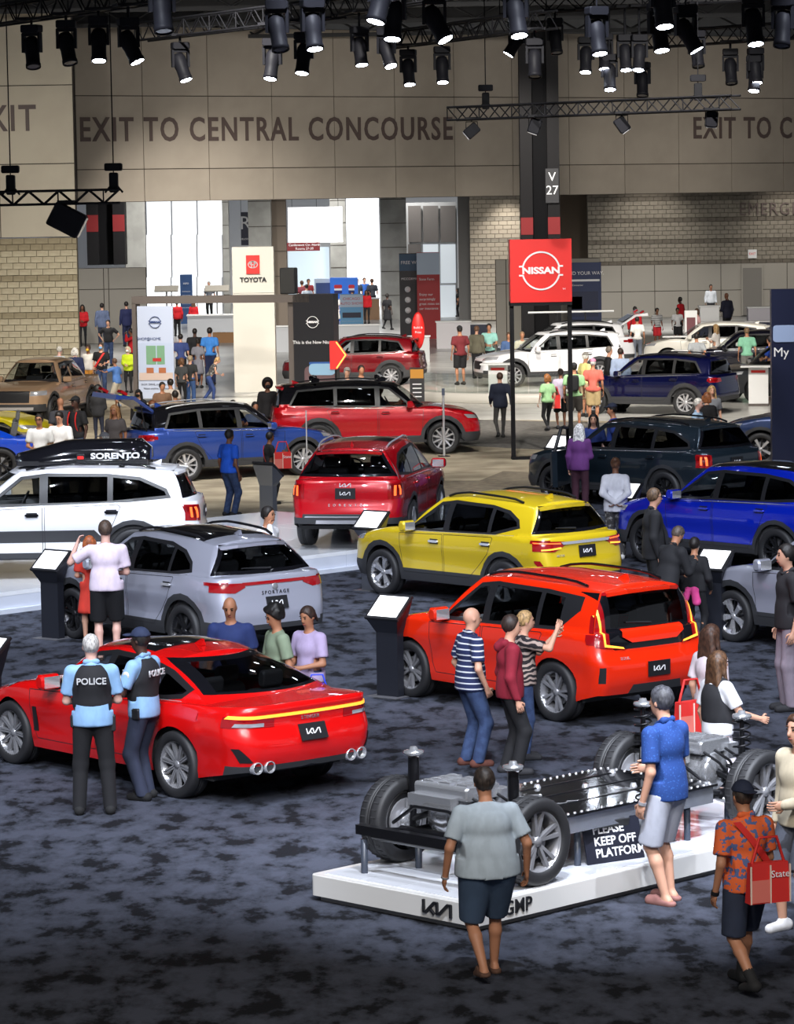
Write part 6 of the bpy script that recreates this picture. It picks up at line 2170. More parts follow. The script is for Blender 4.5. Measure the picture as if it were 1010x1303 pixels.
# tall navy panel at the edge of the booth
nP = G(982, 600)
nb = empty('tall_panel', nP + Vector((1.6, 0, 0)), math.radians(2), 'tall navy panel with pale lettering at the edge of the booth', 'panel')
MB().box((0, .1, 1.95), (3.2, .22, 3.9)).build('board', M_NAVY, nb)
MB().rbox((-1.32, -.02, 2.95), (.5, .02, .36), .06).build('pale_badge', mat('pale_blue', srgb(150, 170, 210), .5), nb)
lettering('My', .28, M_WINK, nb, (-1.4, -.02, 2.55), extrude=.003)

# white tower sign with red square
tP = G(325, 499)
tw_ = empty('tower_sign', tP, 0, 'tall white tower sign with red square emblem and black name', 'sign')
MB().box((0, .5, 1.55), (1.30, 1.0, 3.1)).build('lower_block', mat('tower_white', srgb(206, 202, 192), .5), tw_)
MB().box((0, .5, 3.83), (1.30, 1.0, 1.44)).build('upper_block', mat('tower_white', srgb(206, 202, 192), .5), tw_)
e_ = MB().box((0, -.03, 4.0), (.42, .06, .58)).build('red_square', M_RED, tw_)
ov = [(.145 * math.cos(t), .105 * math.sin(t)) for t in [2 * PI * k / 24 for k in range(25)]]
ov2 = [(.05 * math.cos(t), .10 * math.sin(t)) for t in [2 * PI * k / 16 for k in range(17)]]
ov3 = [(.09 * math.cos(t), .042 + .05 * math.sin(t)) for t in [2 * PI * k / 16 for k in range(17)]]
link_mesh('oval_emblem', strokes_mesh([ov, ov2, ov3], .026, .02, M_WINK), e_, (0, -.065, 4.0), (PI / 2, 0, 0))
lettering('TOYOTA', .20, M_INK, tw_, (0, -.02, 3.52), extrude=.02, width=1.0, bold=.006)

# gateway frame of the booth with banner and black column
fL, fR = G(171, 513), G(396, 512)
L_ = (fR - fL).length
fa = math.atan2(fR.y - fL.y, fR.x - fL.x)
gf = empty('gateway', fL, fa, 'grey gateway frame with a banner at one end and black tower at the other', 'booth')
MB().box((L_ / 2, .2, 3.08), (L_, .5, .22)).build('beam', M_DGREY, gf)
MB().box((.06, .2, 1.5), (.12, .5, 3.0)).build('post', M_DGREY, gf)
MB().box((L_ - .58, .3, 1.5), (.18, .5, 3.0)).build('post', M_DGREY, gf)
tb_ = MB().box((L_ + .12, .3, 1.6), (1.22, .7, 3.2)).build('tower', mat('tower_black', srgb(20, 20, 26), .4), gf)
emblem_ring(tb_, (L_ + .10, -.06, 2.38), .27, M_WINK)
lettering('This is the New Nissan', .135, M_WINK, tb_, (L_ + .12, -.055, 1.78), extrude=.004)
cb = MB(); cb.rbox((L_ + .30, -.055, .72), (.96, .02, .72), .16); cb.build('printed_car', mat('print_brown', srgb(96, 74, 78), .4), tb_)
MB().rbox((L_ + .36, -.062, .98), (.80, .02, .34), .12).build('printed_windshield', mat('print_sky', srgb(132, 168, 196), .4), tb_)
MB().rbox((L_ + .36, -.058, 1.16), (.78, .02, .08), .03).build('printed_roof', mat('print_blue', srgb(44, 84, 150), .4), tb_)
MB().rbox((L_ + .10, -.066, .60), (.26, .02, .07), .03).build('printed_lamp', M_WINK, tb_)
bn_ = MB().box((.70, .02, 1.52), (1.10, .06, 2.76)).build('banner', mat('banner_pale', srgb(176, 186, 208), .6), gf)
emblem_ring(bn_, (.70, -.02, 2.42), .27, mat('print_navy', srgb(40, 60, 110), .5))
lettering('SHOP@HOME', .115, mat('print_navy', srgb(40, 60, 110), .5), bn_, (.50, -.02, 1.92), extrude=.003)
pr = MB()
for (c, s, k) in (((.70, -.02, 1.24), (1.06, .01, 1.12), 0), ((.56, -.026, 1.44), (.30, .01, .56), 1), ((.86, -.026, 1.44), (.24, .01, .56), 1), ((.74, -.032, 1.30), (.26, .01, .10), 2), ((.52, -.032, .98), (.22, .01, .16), 3), ((.90, -.032, .98), (.22, .01, .16), 3), ((.70, -.028, .80), (1.04, .01, .22), 4)):
    MB().box(c, s).build('printed_picture', [mat('pic_wall', srgb(170, 182, 206), .5), mat('pic_green', srgb(110, 150, 120), .5), mat('pic_red', srgb(170, 40, 40), .5), mat('pic_brown', srgb(160, 96, 60), .5), mat('pic_floor', srgb(190, 170, 160), .5)][k], bn_)
for t, z in (('SHOP, DRIVE, and BUY a new', .56), ('Nissan anytime, anywhere', .44)):
    lettering(t, .075, mat('print_grey', srgb(70, 72, 84), .5), bn_, (.70, -.02, z), extrude=.002)
# speaker on top of the gateway
sp_ = empty('loudspeaker', fL + Vector((math.cos(fa), math.sin(fa), 0)) * (L_ - .62) + Vector((0, .2, 3.20)), fa, 'black loudspeaker standing on top of the gateway frame', 'speaker')
MB().rbox((0, 0, .40), (.46, .40, .78), .04).build('cabinet', M_BLACK, sp_); MB().box((0, -.205, .40), (.40, .01, .70)).build('mesh_front', mat('speaker_mesh', (.02, .02, .02), .8), sp_)
# red arrow sign beside the black tower
ar = empty('arrow_sign', G(430, 512) + Vector((0, 0, 0)), 0, 'red arrow sign beside the black tower', 'sign')
MB().tube([(-.05, 0, 0), (-.05, 0, 1.6)], .03).build('post', M_BLACKMETAL, ar)
MB().prism([(-.22, .98), (.0, .98), (.30, 1.40), (.0, 1.82), (-.22, 1.82)], -.03, .03).build('board', M_RED, ar)
link_mesh('arrow_edge', strokes_mesh([[(-.02, -.38), (.25, 0), (-.02, .38)]], .035, .01, mat('amber_led', srgb(255, 190, 60), .4, emit=(1, .6, .15), estr=1.2)), ar, (0, -.035, 1.40), (PI / 2, 0, 0))
# round red sign
rd = empty('round_sign', G(533, 490), 0, 'round red sign on a pole behind the dark red crossover', 'sign')
MB().tube([(0, 0, 0), (0, 0, 1.2)], .03).build('pole', M_WHITE, rd)
MB().lathe([(0, -.10), (.30, -.10), (.34, -.06), (.34, .06), (.30, .10), (0, .10)], 28, 0, Matrix.Translation((0, 0, 1.75)) @ Matrix.Diagonal((.62, 1, 1.75, 1)), True, 'y').build('disc', M_RED, rd)
lettering('Build &', .10, M_WINK, rd, (0, -.115, 1.85), extrude=.002); lettering('Price', .10, M_WINK, rd, (0, -.115, 1.70), extrude=.002)
# small easel by the turntable
es = empty('easel_sign', G(531, 516), math.radians(-8), 'small dark poster stand with an orange landscape picture', 'sign')
MB().box((0, 0, .55), (.42, .04, 1.1)).build('board', mat('easel_dark', srgb(38, 38, 42), .5), es); MB().box((0, -.025, .92), (.38, .01, .26)).build('picture', mat('pic_sunset', srgb(200, 140, 50), .5), es)
for k in range(4): MB().box((0, -.025, .62 - k * .12), (.26, .01, .03)).build('text_line', M_WINK, es)
# turntable with glass fence
tc_ = G(700, 505); tc_.y += 1.2
tt = empty('turntable', tc_, 0, 'round white turntable stage with a low glass fence', 'stage')
MB().lathe([(0, .30), (4.55, .30), (4.6, .27), (4.6, .02), (4.5, 0)], 64).build('disc', mat('turntable_white', srgb(216, 212, 204), .25, 0, .2), tt)
for k in range(3, 15):
    a = PI + PI * (k + .5) / 18
    MB().box((0, 0, 0), (.74, .015, .55)).build('fence_pane', glass_mat('fence_glass', (.90, .93, .92)), tt, (4.45 * math.cos(a), 4.45 * math.sin(a), .58), (0, 0, a + PI / 2))
# thin stanchion beside the red vehicle
sn = empty('stanchion', G(565, 581), 0, 'thin steel info post beside the front wheel of the large red vehicle', 'post')
MB().lathe([(0, .02), (.14, .02), (.15, 0)], 16).build('base', M_BLACK, sn); MB().tube([(0, 0, 0), (0, 0, 1.55)], .028).build('pole', M_SILVER, sn); MB().box((0, -.02, 1.50), (.07, .02, .16)).build('head', mat('post_head', srgb(70, 78, 96), .5), sn)
sn2 = empty('stanchion', G(391, 612), 0, 'thin clear post beside the front wheel of the blue crossover', 'post')
MB().lathe([(0, .02), (.14, .02), (.15, 0)], 16).build('base', M_BLACK, sn2); MB().tube([(0, 0, 0), (0, 0, 1.5)], .015).build('pole', M_SILVER, sn2)

# freestanding boards
def board(name, px, py, w, h, m, label, bands=(), txt=(), th=.25, cat='sign', foot=True):
    r = empty(name, G(px, py), 0, label, cat)
    MB().box((0, 0, h / 2), (w, th, h)).build('board', m, r)
    for (z0, z1, mm, x0, x1) in bands:
        MB().box((w * (x0 + x1) / 2, -th / 2 - .008, (z0 + z1) / 2), (w * (x1 - x0), .016, z1 - z0)).build('printed_band', mm, r)
    for (t, x, z, s, mm, al) in txt:
        lettering(t, s, mm, r, (x, -th / 2 - .018, z), extrude=.002, align=al)
    return r
M_PBLUE = mat('print_lightblue', srgb(110, 170, 214), .5)
M_SKY = mat('print_sky2', srgb(190, 205, 225), .5)
board('wayfinding_board', 745, 441, 1.28, 3.35, mat('board_navy', srgb(34, 48, 92), .5), 'navy wayfinding board headed find your way', [(2.60, 2.68, M_WINK, -.5, .45), (1.2, 2.2, mat('map_navy', srgb(26, 36, 72), .5), -.45, .4), (1.5, 2.0, M_SKY, -.45, -.1)],
      [('FIND YOUR WAY.', -.02, 2.92, .19, M_WINK, 'CENTER'), ('Connector', -.3, 2.45, .10, M_WINK, 'CENTER')])
bd_ = board('totem_board', 524, 430, 1.0, 3.65, mat('totem_dark', srgb(52, 50, 54), .5), 'dark event totem with round icons beside the red one', [(2.9, 3.62, mat('totem_blue', srgb(60, 90, 120), .5), -.5, .5)], [('FREE WIFI', 0, 3.25, .2, M_WINK, 'CENTER'), ('MCCORMICK', 0, 2.55, .14, M_WINK, 'CENTER')])
for k in range(4): MB().lathe([(0, 0), (.13, 0), (.13, .01), (0, .01)], 16, 0, Matrix.Rotation(PI / 2, 4, 'X')).build('icon', M_WINK, bd_, (-.15, -.13, 2.1 - k * .45))
board('totem_board', 546, 431, .98, 3.70, mat('totem_red', srgb(176, 34, 40), .5), 'red insurance totem with white slogan beside the dark one', [(2.75, 3.68, M_SKY, -.5, .5)],
      [('Enjoy our', -.4, 1.9, .15, M_WINK, 'LEFT'), ('surprisingly', -.4, 1.7, .15, M_WINK, 'LEFT'), ('great rates on', -.4, 1.5, .15, M_WINK, 'LEFT'), ('car insurance', -.4, 1.3, .15, M_WINK, 'LEFT'), ('State Farm', -.4, 2.55, .15, M_WINK, 'LEFT')])
board('poster_board', 448, 434, .98, 2.0, M_PBLUE, 'light blue auto show poster board in the concourse', [(1.45, 1.98, M_SKY, -.5, .5), (1.0, 1.22, mat('poster_dark', srgb(50, 50, 70), .5), -.4, .4)], [('CHICAGO', 0, 1.8, .16, mat('poster_red', srgb(190, 50, 60), .5), 'CENTER'), ('AUTO SHOW', 0, 1.6, .16, mat('poster_red', srgb(190, 50, 60), .5), 'CENTER')] + [('~~~~~~~~', x, .85 - k * .12, .09, M_WINK, 'CENTER') for k in range(6) for x in (-.22, .22)])
board('directory_board', 238, 412, .60, 2.45, mat('dir_blue', srgb(50, 84, 136), .5), 'slim blue directory board in front of the bright window', [], [('INFO', 0, 2.0, .12, M_WINK, 'CENTER')] + [('======', 0, 1.6 - k * .2, .12, M_WINK, 'CENTER') for k in range(5)])
board('poster_board', 879, 456, .45, 1.75, M_WHITE, 'narrow white picture stand in front of the pearl white crossover', [(.5, 1.5, mat('pic_dark', srgb(110, 60, 66), .5), -.35, .35)])
for (px, m, nm) in ((432, mat('vend_white', srgb(190, 205, 225), .4), 'pale vending machine standing at the end of the drinks row'), (432 + 0, None, None), (430, None, None)):
    if m is None: continue
    board('vending_machine', 413, 408, .95, 2.1, m, nm, [(.3, 1.9, mat('vend_dark', srgb(60, 80, 130), .3), -.42, .42)], th=.8, cat='machine')
def cola(px, w, label):
    r = board('vending_machine', px, 408, w, 2.15, mat('vend_blue', srgb(22, 70, 170), .3, emit=(.05, .2, .6), estr=.5), label, [], th=.8, cat='machine')
    for (z0, z1, c) in ((1.62, 1.80, (200, 40, 50)), (1.52, 1.62, (240, 240, 245)), (1.36, 1.52, (20, 40, 110))):
        MB().rbox((0, -.41, (z0 + z1) / 2), (w * .5, .02, z1 - z0), .07).build('roundel', mat('cola_%d' % c[0], srgb(*c), .4), r)
    lettering('pepsi', .3, M_WINK, r, (0, -.42, .8), (PI / 2, math.radians(-90), 0), extrude=.002)
cola(431, .80, 'blue vending machine with round emblem beside the pale machine')
cola(448, .62, 'narrow blue vending machine with round emblem next to the bar counter')
# counters and low walls
def counter(px, py, w, h, d, m, label, name='counter', top=None):
    r = empty(name, G(px, py), 0, label, 'counter')
    MB().box((0, 0, h / 2), (w, d, h)).build('front', m, r)
    MB().box((0, 0, h + .02), (w + .08, d + .08, .05)).build('worktop', top or M_WHITE, r)
    return r
counter(450, 407, 2.6, 1.05, .7, mat('wood_tan', srgb(150, 116, 84), .6), 'wooden bar counter beside the drinks machines')
counter(577, 443, 1.35, 1.05, .6, mat('counter_pale', srgb(214, 210, 214), .4), 'pale welcome counter behind the white crossover')
counter(607, 441, 1.0, .9, .3, M_NAVY, 'low navy panel counter beside the pale one')
counter(930, 441, 3.0, .95, .6, M_NAVY, 'long low navy reception desk along the right wall')
counter(902, 440, .75, 1.55, .6, M_WHITE, 'tall white lectern at the end of the navy desk')
counter(975, 438, 1.5, 1.45, .6, mat('counter_lilac', srgb(196, 192, 200), .5), 'pale grey counter at the far end of the navy desk')
counter(400, 447, 5.2, 1.0, .3, mat('low_grey', srgb(184, 186, 190), .4), 'long low grey barrier wall behind the dark red crossover', 'barrier')
counter(505, 462, 2.4, .95, .2, mat('low_grey2', srgb(190, 192, 192), .4), 'glass topped grey barrier beside the round red sign', 'barrier')
counter(285, 428, 3.2, .95, .8, mat('low_grey', srgb(184, 186, 190), .4), 'grey ticket counter behind the gateway frame')
for (px, lb) in ((213, 'grey ticket desk screen above the gateway banner'), (277, 'grey ticket desk screen beside the white tower')):
    r = empty('desk_canopy', G(px, 424), 0, lb, 'desk')
    MB().box((0, 0, 1.0), (.08, .08, 2.0)).build('post', M_GREYALLOY, r)
    MB().box((0, 0, 2.05), (1.1, .5, .06), 0, Matrix.Translation((0, 0, 2.05)) @ Matrix.Rotation(.5, 4, 'X') @ Matrix.Translation((0, 0, -2.05))).build('panel', M_GREYW, r)
for i, (px, py) in enumerate(((276, 436), (282, 436), (288, 436), (294, 436))):
    q = MB().box((0, 0, .22), (.34, .34, .44)).build('cardboard_box', mat('cardboard', srgb(150, 112, 76), .8), None, G(px, py))
    tag(q, 'brown cardboard box, %s of four under the grey ticket counter, nearest the white tower last' % ('first', 'second', 'third', 'fourth')[i], 'box', 'cardboard boxes under the counter')
    MB().box((0, 0, .443), (.05, .34, .004)).build('tape', mat('tape', srgb(190, 160, 120), .4), q)

# ---------------------------------------------------------------- overhead trusses and lamps
def truss(A, B, h, label, name='lighting_truss', w=.30, step=None):
    A, B = Vector(A), Vector(B)
    d = B - A; L = d.length
    rz = math.atan2(d.y, d.x)
    r = empty(name, A, rz, label, 'truss')
    r.rotation_euler = (0, -math.asin(d.z / L), rz)
    for y in (-w / 2, w / 2):
        for z in (0, h):
            MB().tube([(0, y, z), (L, y, z)], .026, 6).build('chord', M_BLACKMETAL, r)
    n = max(2, int(L / (step or h * 1.1)))
    bar = {}
    for k in range(n):
        x0, x1 = L * k / n, L * (k + 1) / n
        for y in (-w / 2, w / 2):
            a, b = ((x0, y, 0), (x1, y, h)) if k % 2 else ((x0, y, h), (x1, y, 0))
            key = (k % 2, y)
            if key not in bar:
                o = Vector((x0, 0, 0)); bar[key] = MB().tube([Vector(a) - o, Vector(b) - o], .014, 5, caps=False).mesh('brace', M_BLACKMETAL)
            link_mesh('brace', bar[key], r, (x0, 0, 0))
        if k % 3 == 0:
            MB().tube([(x0, -w / 2, 0), (x0, -w / 2, h)], .014, 5, caps=False).build('upright', M_BLACKMETAL, r)
    return r
GZ = lambda px, py, z: G(px, py, z)
Z9, Z76 = 9.0, 7.6
TRUSSES = []
def tr(p, q, z, h, label):
    A, B = GZ(*p, z), GZ(*q, z)
    TRUSSES.append((A, B, z))
    return truss(A, B, h, label)
def hang(px, py, lo=.06, hi=1.3, only=None):
    """the point below a truss that lies on the line of sight of that pixel, and the drop to the truss"""
    d = ray(px, py)
    k = d.x / d.y
    best = None
    for (A, B, z) in (TRUSSES if only is None else [TRUSSES[only]]):
        den = (B.x - A.x) - k * (B.y - A.y)
        if abs(den) < 1e-6: continue
        t = (k * A.y - A.x) / den
        if not -.02 <= t <= 1.02: continue
        D = A.y + t * (B.y - A.y)
        P = W(px, py, D)
        gap = z - P.z
        if lo <= gap <= hi and (best is None or gap < best[1]): best = (P, gap)
    return best
tr((-60, 40), (205, 2), 9.2, .34, 'black lighting truss crossing the upper corner above the cream wall')
tr((180, 52), (430, 22), 9.2, .34, 'black lighting truss above the word central')
tr((430, 20), (640, -12), 9.6, .34, 'black lighting truss above the word concourse')
tr((490, 62), (700, 36), 9.2, .34, 'black lighting truss passing in front of the steel column')
tr((640, 18), (1080, -5), 9.9, .34, 'black lighting truss nearest the top edge above the column')
tr((810, 62), (1080, 44), 9.2, .34, 'black lighting truss at the upper corner above the second exit lettering')
tB = tr((575, 153), (936, 139), 7.6, .27, 'box truss hanging in front of the steel column with four floodlights')
tC = truss(W(-40, 262, 60), W(152, 258, 60), .24, 'box truss hanging in front of the cream block wall')
def hoist(px, py, z, label):
    P = G(px, py, z) if z > 7 else W(px, py, 60)
    z = P.z
    r = empty('chain_hoist', P, 0, label, 'hoist')
    MB().rbox((0, 0, .18), (.16, .16, .36), .03).build('motor', M_BLACKMETAL, r)
    MB().tube([(0, 0, .36), (0, 0, 12.2 - z - .3)], .012, 5).build('chain', M_BLACKMETAL, r)
    MB().rbox((0, 0, .46), (.32, .18, .14), .03).build('gearbox', M_LAMPBLACK, r)
    MB().tube([(-.16, 0, 0), (0, 0, .2), (.16, 0, 0)], .02, 5).build('bracket', M_BLACKMETAL, r)
hoist(618, 139, 7.86, 'chain hoist above the end of the box truss near the lettering')
hoist(888, 128, 7.86, 'chain hoist above the far end of the box truss')
hoist(14, 248, 6.15, 'chain hoist on the box truss at the cream wall edge')
hoist(145, 245, 6.15, 'chain hoist on the end of the box truss before the opening')
def floodlight(px, py, z, yaw, tilt, label, big=1.0):
    b_ = hang(px, py, .02, 1.0, len(TRUSSES) - 1) if z > 7 else None
    P, gap = b_ if b_ else (W(px, py, 60), .17)
    r = empty('floodlight', P, math.radians(yaw), label, 'lamp')
    MB().tube([(-.12, 0, -.12), (-.12, 0, .05), (.12, 0, .05), (.12, 0, -.12)], .012, 5).build('bracket', M_BLACKMETAL, r)
    MB().tube([(0, 0, .05), (0, 0, gap + .05)], .014, 5).build('clamp', M_BLACKMETAL, r); MB().box((0, 0, gap + .02), (.30, .44, .05)).build('hook_plate', M_BLACKMETAL, r)
    h = MB(); Mh = Matrix.Translation((0, 0, -.14)) @ Matrix.Rotation(math.radians(tilt), 4, 'Y')
    h.rbox((0, 0, 0), (.24 * big, .24 * big, .32 * big), .04, 0, Mh)
    h.build('housing', M_LAMPBLACK, r)
    MB().box((0, 0, -.165 * big), (.2 * big, .2 * big, .01), 0, Mh).build('lens', mat('lens_dim', (.3, .3, .32), .1), r)
floodlight(600, 158, 7.6, 0, 50, 'floodlight under the end of the box truss near the lettering')
floodlight(680, 152, 7.6, 0, 20, 'floodlight under the box truss in front of the column')
floodlight(791, 150, 7.6, 0, -35, 'floodlight under the middle of the box truss tilted sideways')
floodlight(905, 143, 7.6, 0, 5, 'floodlight under the far end of the box truss')
floodlight(85, 270, 5.95, 0, -62, 'large tilted floodlight hanging from the box truss at the block wall', 1.9)

M_LENSON = mat('lamp_lens_lit', (.9, .93, 1), .2, emit=(.80, .87, 1.0), estr=40.0)
M_LENSOFF = mat('lamp_lens_off', (.05, .05, .07), .1)
MH = {}
def moving_head(px, ytop, yend, tilt, lit):
    b_ = hang(px, ytop)
    P, gap = b_ if b_ else (G(px, ytop, 8.93), 3.1)
    r = empty('moving_head', P, random.uniform(-.4, .4), None, 'lamp')
    MHN[0] += 1
    nth = 'first second third fourth fifth sixth seventh eighth ninth tenth eleventh twelfth thirteenth fourteenth fifteenth sixteenth seventeenth eighteenth nineteenth twentieth'.split()
    k = MHN[0] - 1
    tag(r, ('black moving-head stage light with %s lens, %s overhead lamp counted from the %s' % ('glowing' if lit else 'dark', nth[k] if k < 19 else nth[MHTOT - 1 - k], 'cream wall side' if k < 19 else 'navy panel side')), None, 'overhead moving heads')
    if 'b' not in MH:
        MH['c'] = MB().tube([(0, 0, .02), (0, 0, .34)], .03, 6).mesh('clamp', M_BLACKMETAL)
        q = MB(); q.rbox((0, 0, -.05), (.34, .24, .14), .03); MH['b'] = q.mesh('base', M_LAMPBLACK)
        q = MB(); q.box((0, 0, -.15), (.34, .10, .06)); q.box((-.155, 0, -.30), (.045, .12, .34)); q.box((.155, 0, -.30), (.045, .12, .34)); MH['y'] = q.mesh('yoke', M_LAMPBLACK)
        q = MB(); q.lathe([(0, .20), (.10, .20), (.135, .12), (.14, -.02), (.125, -.10), (.125, -.28), (.135, -.30), (.135, -.36), (.115, -.36)], 18); MH['h'] = q.mesh('head', M_LAMPBLACK)
        MH['on'] = MB().lathe([(0, -.352), (.118, -.352)], 18).mesh('lens', M_LENSON); MH['off'] = MB().lathe([(0, -.345), (.118, -.345)], 18).mesh('lens', M_LENSOFF)
    MB().tube([(0, 0, .0), (0, 0, gap + .03)], .026 if gap < 1.4 else .014, 6).build('clamp', M_LAMPBLACK, r); MB().box((0, 0, gap + .02), (.44, .44, .05)).build('hook_plate', M_LAMPBLACK, r); link_mesh('base', MH['b'], r); link_mesh('yoke', MH['y'], r)
    h = link_mesh('head', MH['h'], r, (0, 0, -.40), (math.radians(-18), math.radians(-tilt), 0))
    link_mesh('lens', MH['on' if lit else 'off'], h)
MHN = [0]
MHL = sorted(((40, 33, 79, 12, 0), (84, 27, 76, 12, 0), (125, 22, 72, 0, 1), (163, 24, 71, 20, 1), (229, 55, 97, 14, 1), (346, 50, 90, -5, 1), (386, 42, 86, -5, 1), (352, 2, 54, 10, 0), (397, 0, 53, 0, 1), (457, 35, 82, 0, 1), (491, 37, 79, 20, 1),
          (519, 64, 104, 8, 1), (500, -16, 44, 0, 1), (552, -10, 41, 28, 1), (562, 60, 102, 0, 1), (656, -20, 29, 10, 1), (657, 28, 66, -28, 1), (706, 24, 64, 6, 0), (680, 50, 94, 0, 0), (745, 48, 91, -4, 1), (759, 10, 60, 0, 1), (769, 44, 88, -4, 1),
          (775, 70, 110, 0, 1), (795, 45, 88, 0, 1), (813, 45, 86, -8, 1), (817, 80, 108, 5, 0), (838, 5, 55, 0, 1), (842, -35, 18, 0, 1), (872, 8, 52, 25, 1), (886, 40, 81, 0, 0), (929, 63, 101, 4, 0), (958, -5, 46, 6, 1), (961, 62, 100, 0, 1),
          (960, 72, 112, 0, 1), (996, -2, 45, 0, 0), (205, -30, 14, 0, 0), (485, -45, 9, -10, 1)))
MHTOT = len(MHL)
for a in MHL:
    moving_head(*a)

# ---------------------------------------------------------------- people in the picture
T2 = time.time()
def H(px, py, h): return ('h', px, py, h)
def Fo(px, py, top): return ('f', px, py, top)
BLK, NVY, GRY, WHT = (22, 22, 26), (28, 38, 74), (120, 122, 128), (226, 226, 228)
RED, DEN, KHA, MINT = (196, 22, 34), M_DENIM, (176, 158, 126), (160, 206, 150)
dkh, brh, blo, whh, redh = (28, 22, 20), (72, 46, 30), (176, 142, 96), (206, 204, 200), (160, 84, 44)

def strap(a, b, w, m, ob, T, off=.13, front=False):
    """a sash over one shoulder to the other hip, lying on the clothes"""
    pts = []
    for k in range(13):
        t = k / 12
        x = a[0] + (b[0] - a[0]) * t; z = a[1] + (b[1] - a[1]) * t
        y = off * (1 - .35 * abs(2 * t - 1) ** 2) * (1 if front else -1)
        pts.append(Vector(T(x, y, z)))
    mb = MB(); vs = []
    for p in pts: vs += [p + Vector((-w, 0, 0)), p + Vector((w, 0, 0))]
    mb.add(vs, [(2 * i, 2 * i + 1, 2 * i + 3, 2 * i + 2) for i in range(12)])
    return mb.build('strap', m, ob)

M_BAGRED = mat('bag_red', srgb(206, 40, 36), .7)
M_BAGTRIM = mat('bag_trim', srgb(232, 206, 190), .7)
M_BAGPINK = mat('bag_pink', srgb(214, 112, 100), .7)
def tote(label, loc, rz, s=1.0, name='tote_bag', m=None, strap_to=None, txt='State'):
    r = empty(name, loc, rz, label, 'bag')
    r.scale = (s, s, s)
    b = MB()
    b.add([(-.19, -.05, 0), (.19, -.05, 0), (.19, .05, 0), (-.19, .05, 0), (-.17, -.035, .34), (.17, -.035, .34), (.17, .035, .34), (-.17, .035, .34)],
          [(0, 1, 5, 4), (1, 2, 6, 5), (2, 3, 7, 6), (3, 0, 4, 7), (3, 2, 1, 0), (4, 5, 6, 7)])
    b.build('body', m or M_BAGRED, r)
    if m is None:
        MB().add([(-.185, -.056, .01), (.0, -.056, .01), (-.0, -.050, .20), (-.178, -.050, .20)], [(0, 1, 2, 3)]).build('pocket', M_BAGPINK, r)
        for x in (-.18, 0.0, .18): MB().box((x, -.05, .16), (.012, .012, .32)).build('piping', M_BAGTRIM, r)
        if txt: lettering(txt, .085, M_WINK, r, (.09, -.052, .24), extrude=.001)
    MB().tube([(-.15, 0, .33), (-.08, 0, .55), (.08, 0, .55), (.15, 0, .33)], .014, 5).build('handle', m or M_BAGRED, r)
    return r

# --- near the front
def grey_tee(ob, T, A, L, i): MB().tube([A[1][2] + np.array((0, 0, .0)), A[1][2] + (A[1][2] - A[1][1]) * .06], .034, 10).build('bracelet', M_SILVER, ob)
person('man in pale grey tee and denim shorts walking past the platform', Fo(622, 1246, 974), 14, 'tan', ((168, 180, 190), 'tee'), ((58, 76, 100), 'shorts'), ((44, 34, 28), 'short'), 'sandal', ('loose', 'loose'), .20, 3, girth=1.45, extras=grey_tee)
def floral(ob, T, A, L, i):
    MB().tube([A[1][2] - (A[1][2] - A[1][1]) * .06, A[1][2] + (A[1][2] - A[1][1]) * .06], .036, 10).build('watch', M_BLACK, ob)
    strap((-.13, 1.46), (.20, 1.02), .035, M_BAGRED, ob, T, .15)
fl = person('man in orange floral shirt and backward navy cap walking', Fo(950, 1262, 992), 24, 'tan', (M_FLORAL, 'polo'), ((38, 46, 66), 'shorts'), ((60, 48, 40), 'buzz'), (30, 30, 32), ('down', 'swingf'), .27, 2, girth=1.05, cap=(28, 36, 58, 1), socks=(28, 28, 30), extras=floral)
q = G(968, 1140, .9); tote('red tote bag with pink pocket slung over the floral shirt', fl.location + Vector((.14, -.20, .72)), math.radians(20), .88)
def blue_shirt(ob, T, A, L, i): MB().tube([A[1][2] - (A[1][2] - A[1][1]) * .05, A[1][2] + (A[1][2] - A[1][1]) * .05], .034, 10).build('watch', M_SILVER, ob)
person('man in blue short-sleeved shirt and pale shorts studying the chassis', Fo(850, 1150, 870), 48, 'light', (M_DOTBLUE, 'polo'), ((186, 190, 204), 'shorts'), ((64, 64, 70), 'short'), (150, 104, 98, 1), ('down', 'front'), .05, 2, girth=1.0, extras=blue_shirt)
person('person in beige hoodie and dark shorts cut off by the picture edge', Fo(1019, 1185, 905), 130, 'light', ((196, 184, 160), 'hoodie'), ((74, 78, 90), 'shorts'), (brh, 'bob'), (220, 220, 222), ('front', 'down'), .1, female=True)
person('person in dark polo and mauve grey trousers at the picture edge', Fo(1004, 905, 690), 100, 'light', ((36, 34, 38), 'polo'), ((140, 128, 140), 'pants'), (dkh, 'short'), (34, 34, 38), ('down', 'down'), .0)
def black_vest(ob, T, A, L, i):
    F = Field(T(-.3, -.3, .9), T(.3, .3, 1.5), .013)
    F.el(T(0, .012, 1.12), (.205, .165, .24), .05); F.el(T(0, .02, 1.28), (.205, .175, .20), .05); F.rc(T(-.09, 0, 1.3), T(-.09, 0, 1.43), .085, .075, .03); F.rc(T(.09, 0, 1.3), T(.09, 0, 1.43), .085, .075, .03)
    F.half(T(0, 0, .97), (0, 0, -1))
    for sx in (1, -1): F.half(T(sx * .158, 0, 1.3), (sx, 0, .2))
    V, Q = F.mesh(); link_mesh('vest', np_mesh('vest', V, Q, cloth((26, 26, 30))), ob)
w1 = person('young woman with long brown hair in black vest over white tee', H(912, 830, 1.60), -58, 'light', ((222, 222, 226), 'tee'), ((196, 190, 198), 'skirt'), ((84, 58, 38), 'long'), (230, 230, 230), ('down', ((.12, .34, -.34), (.4, -.3, -1))), female=True, extras=black_vest)
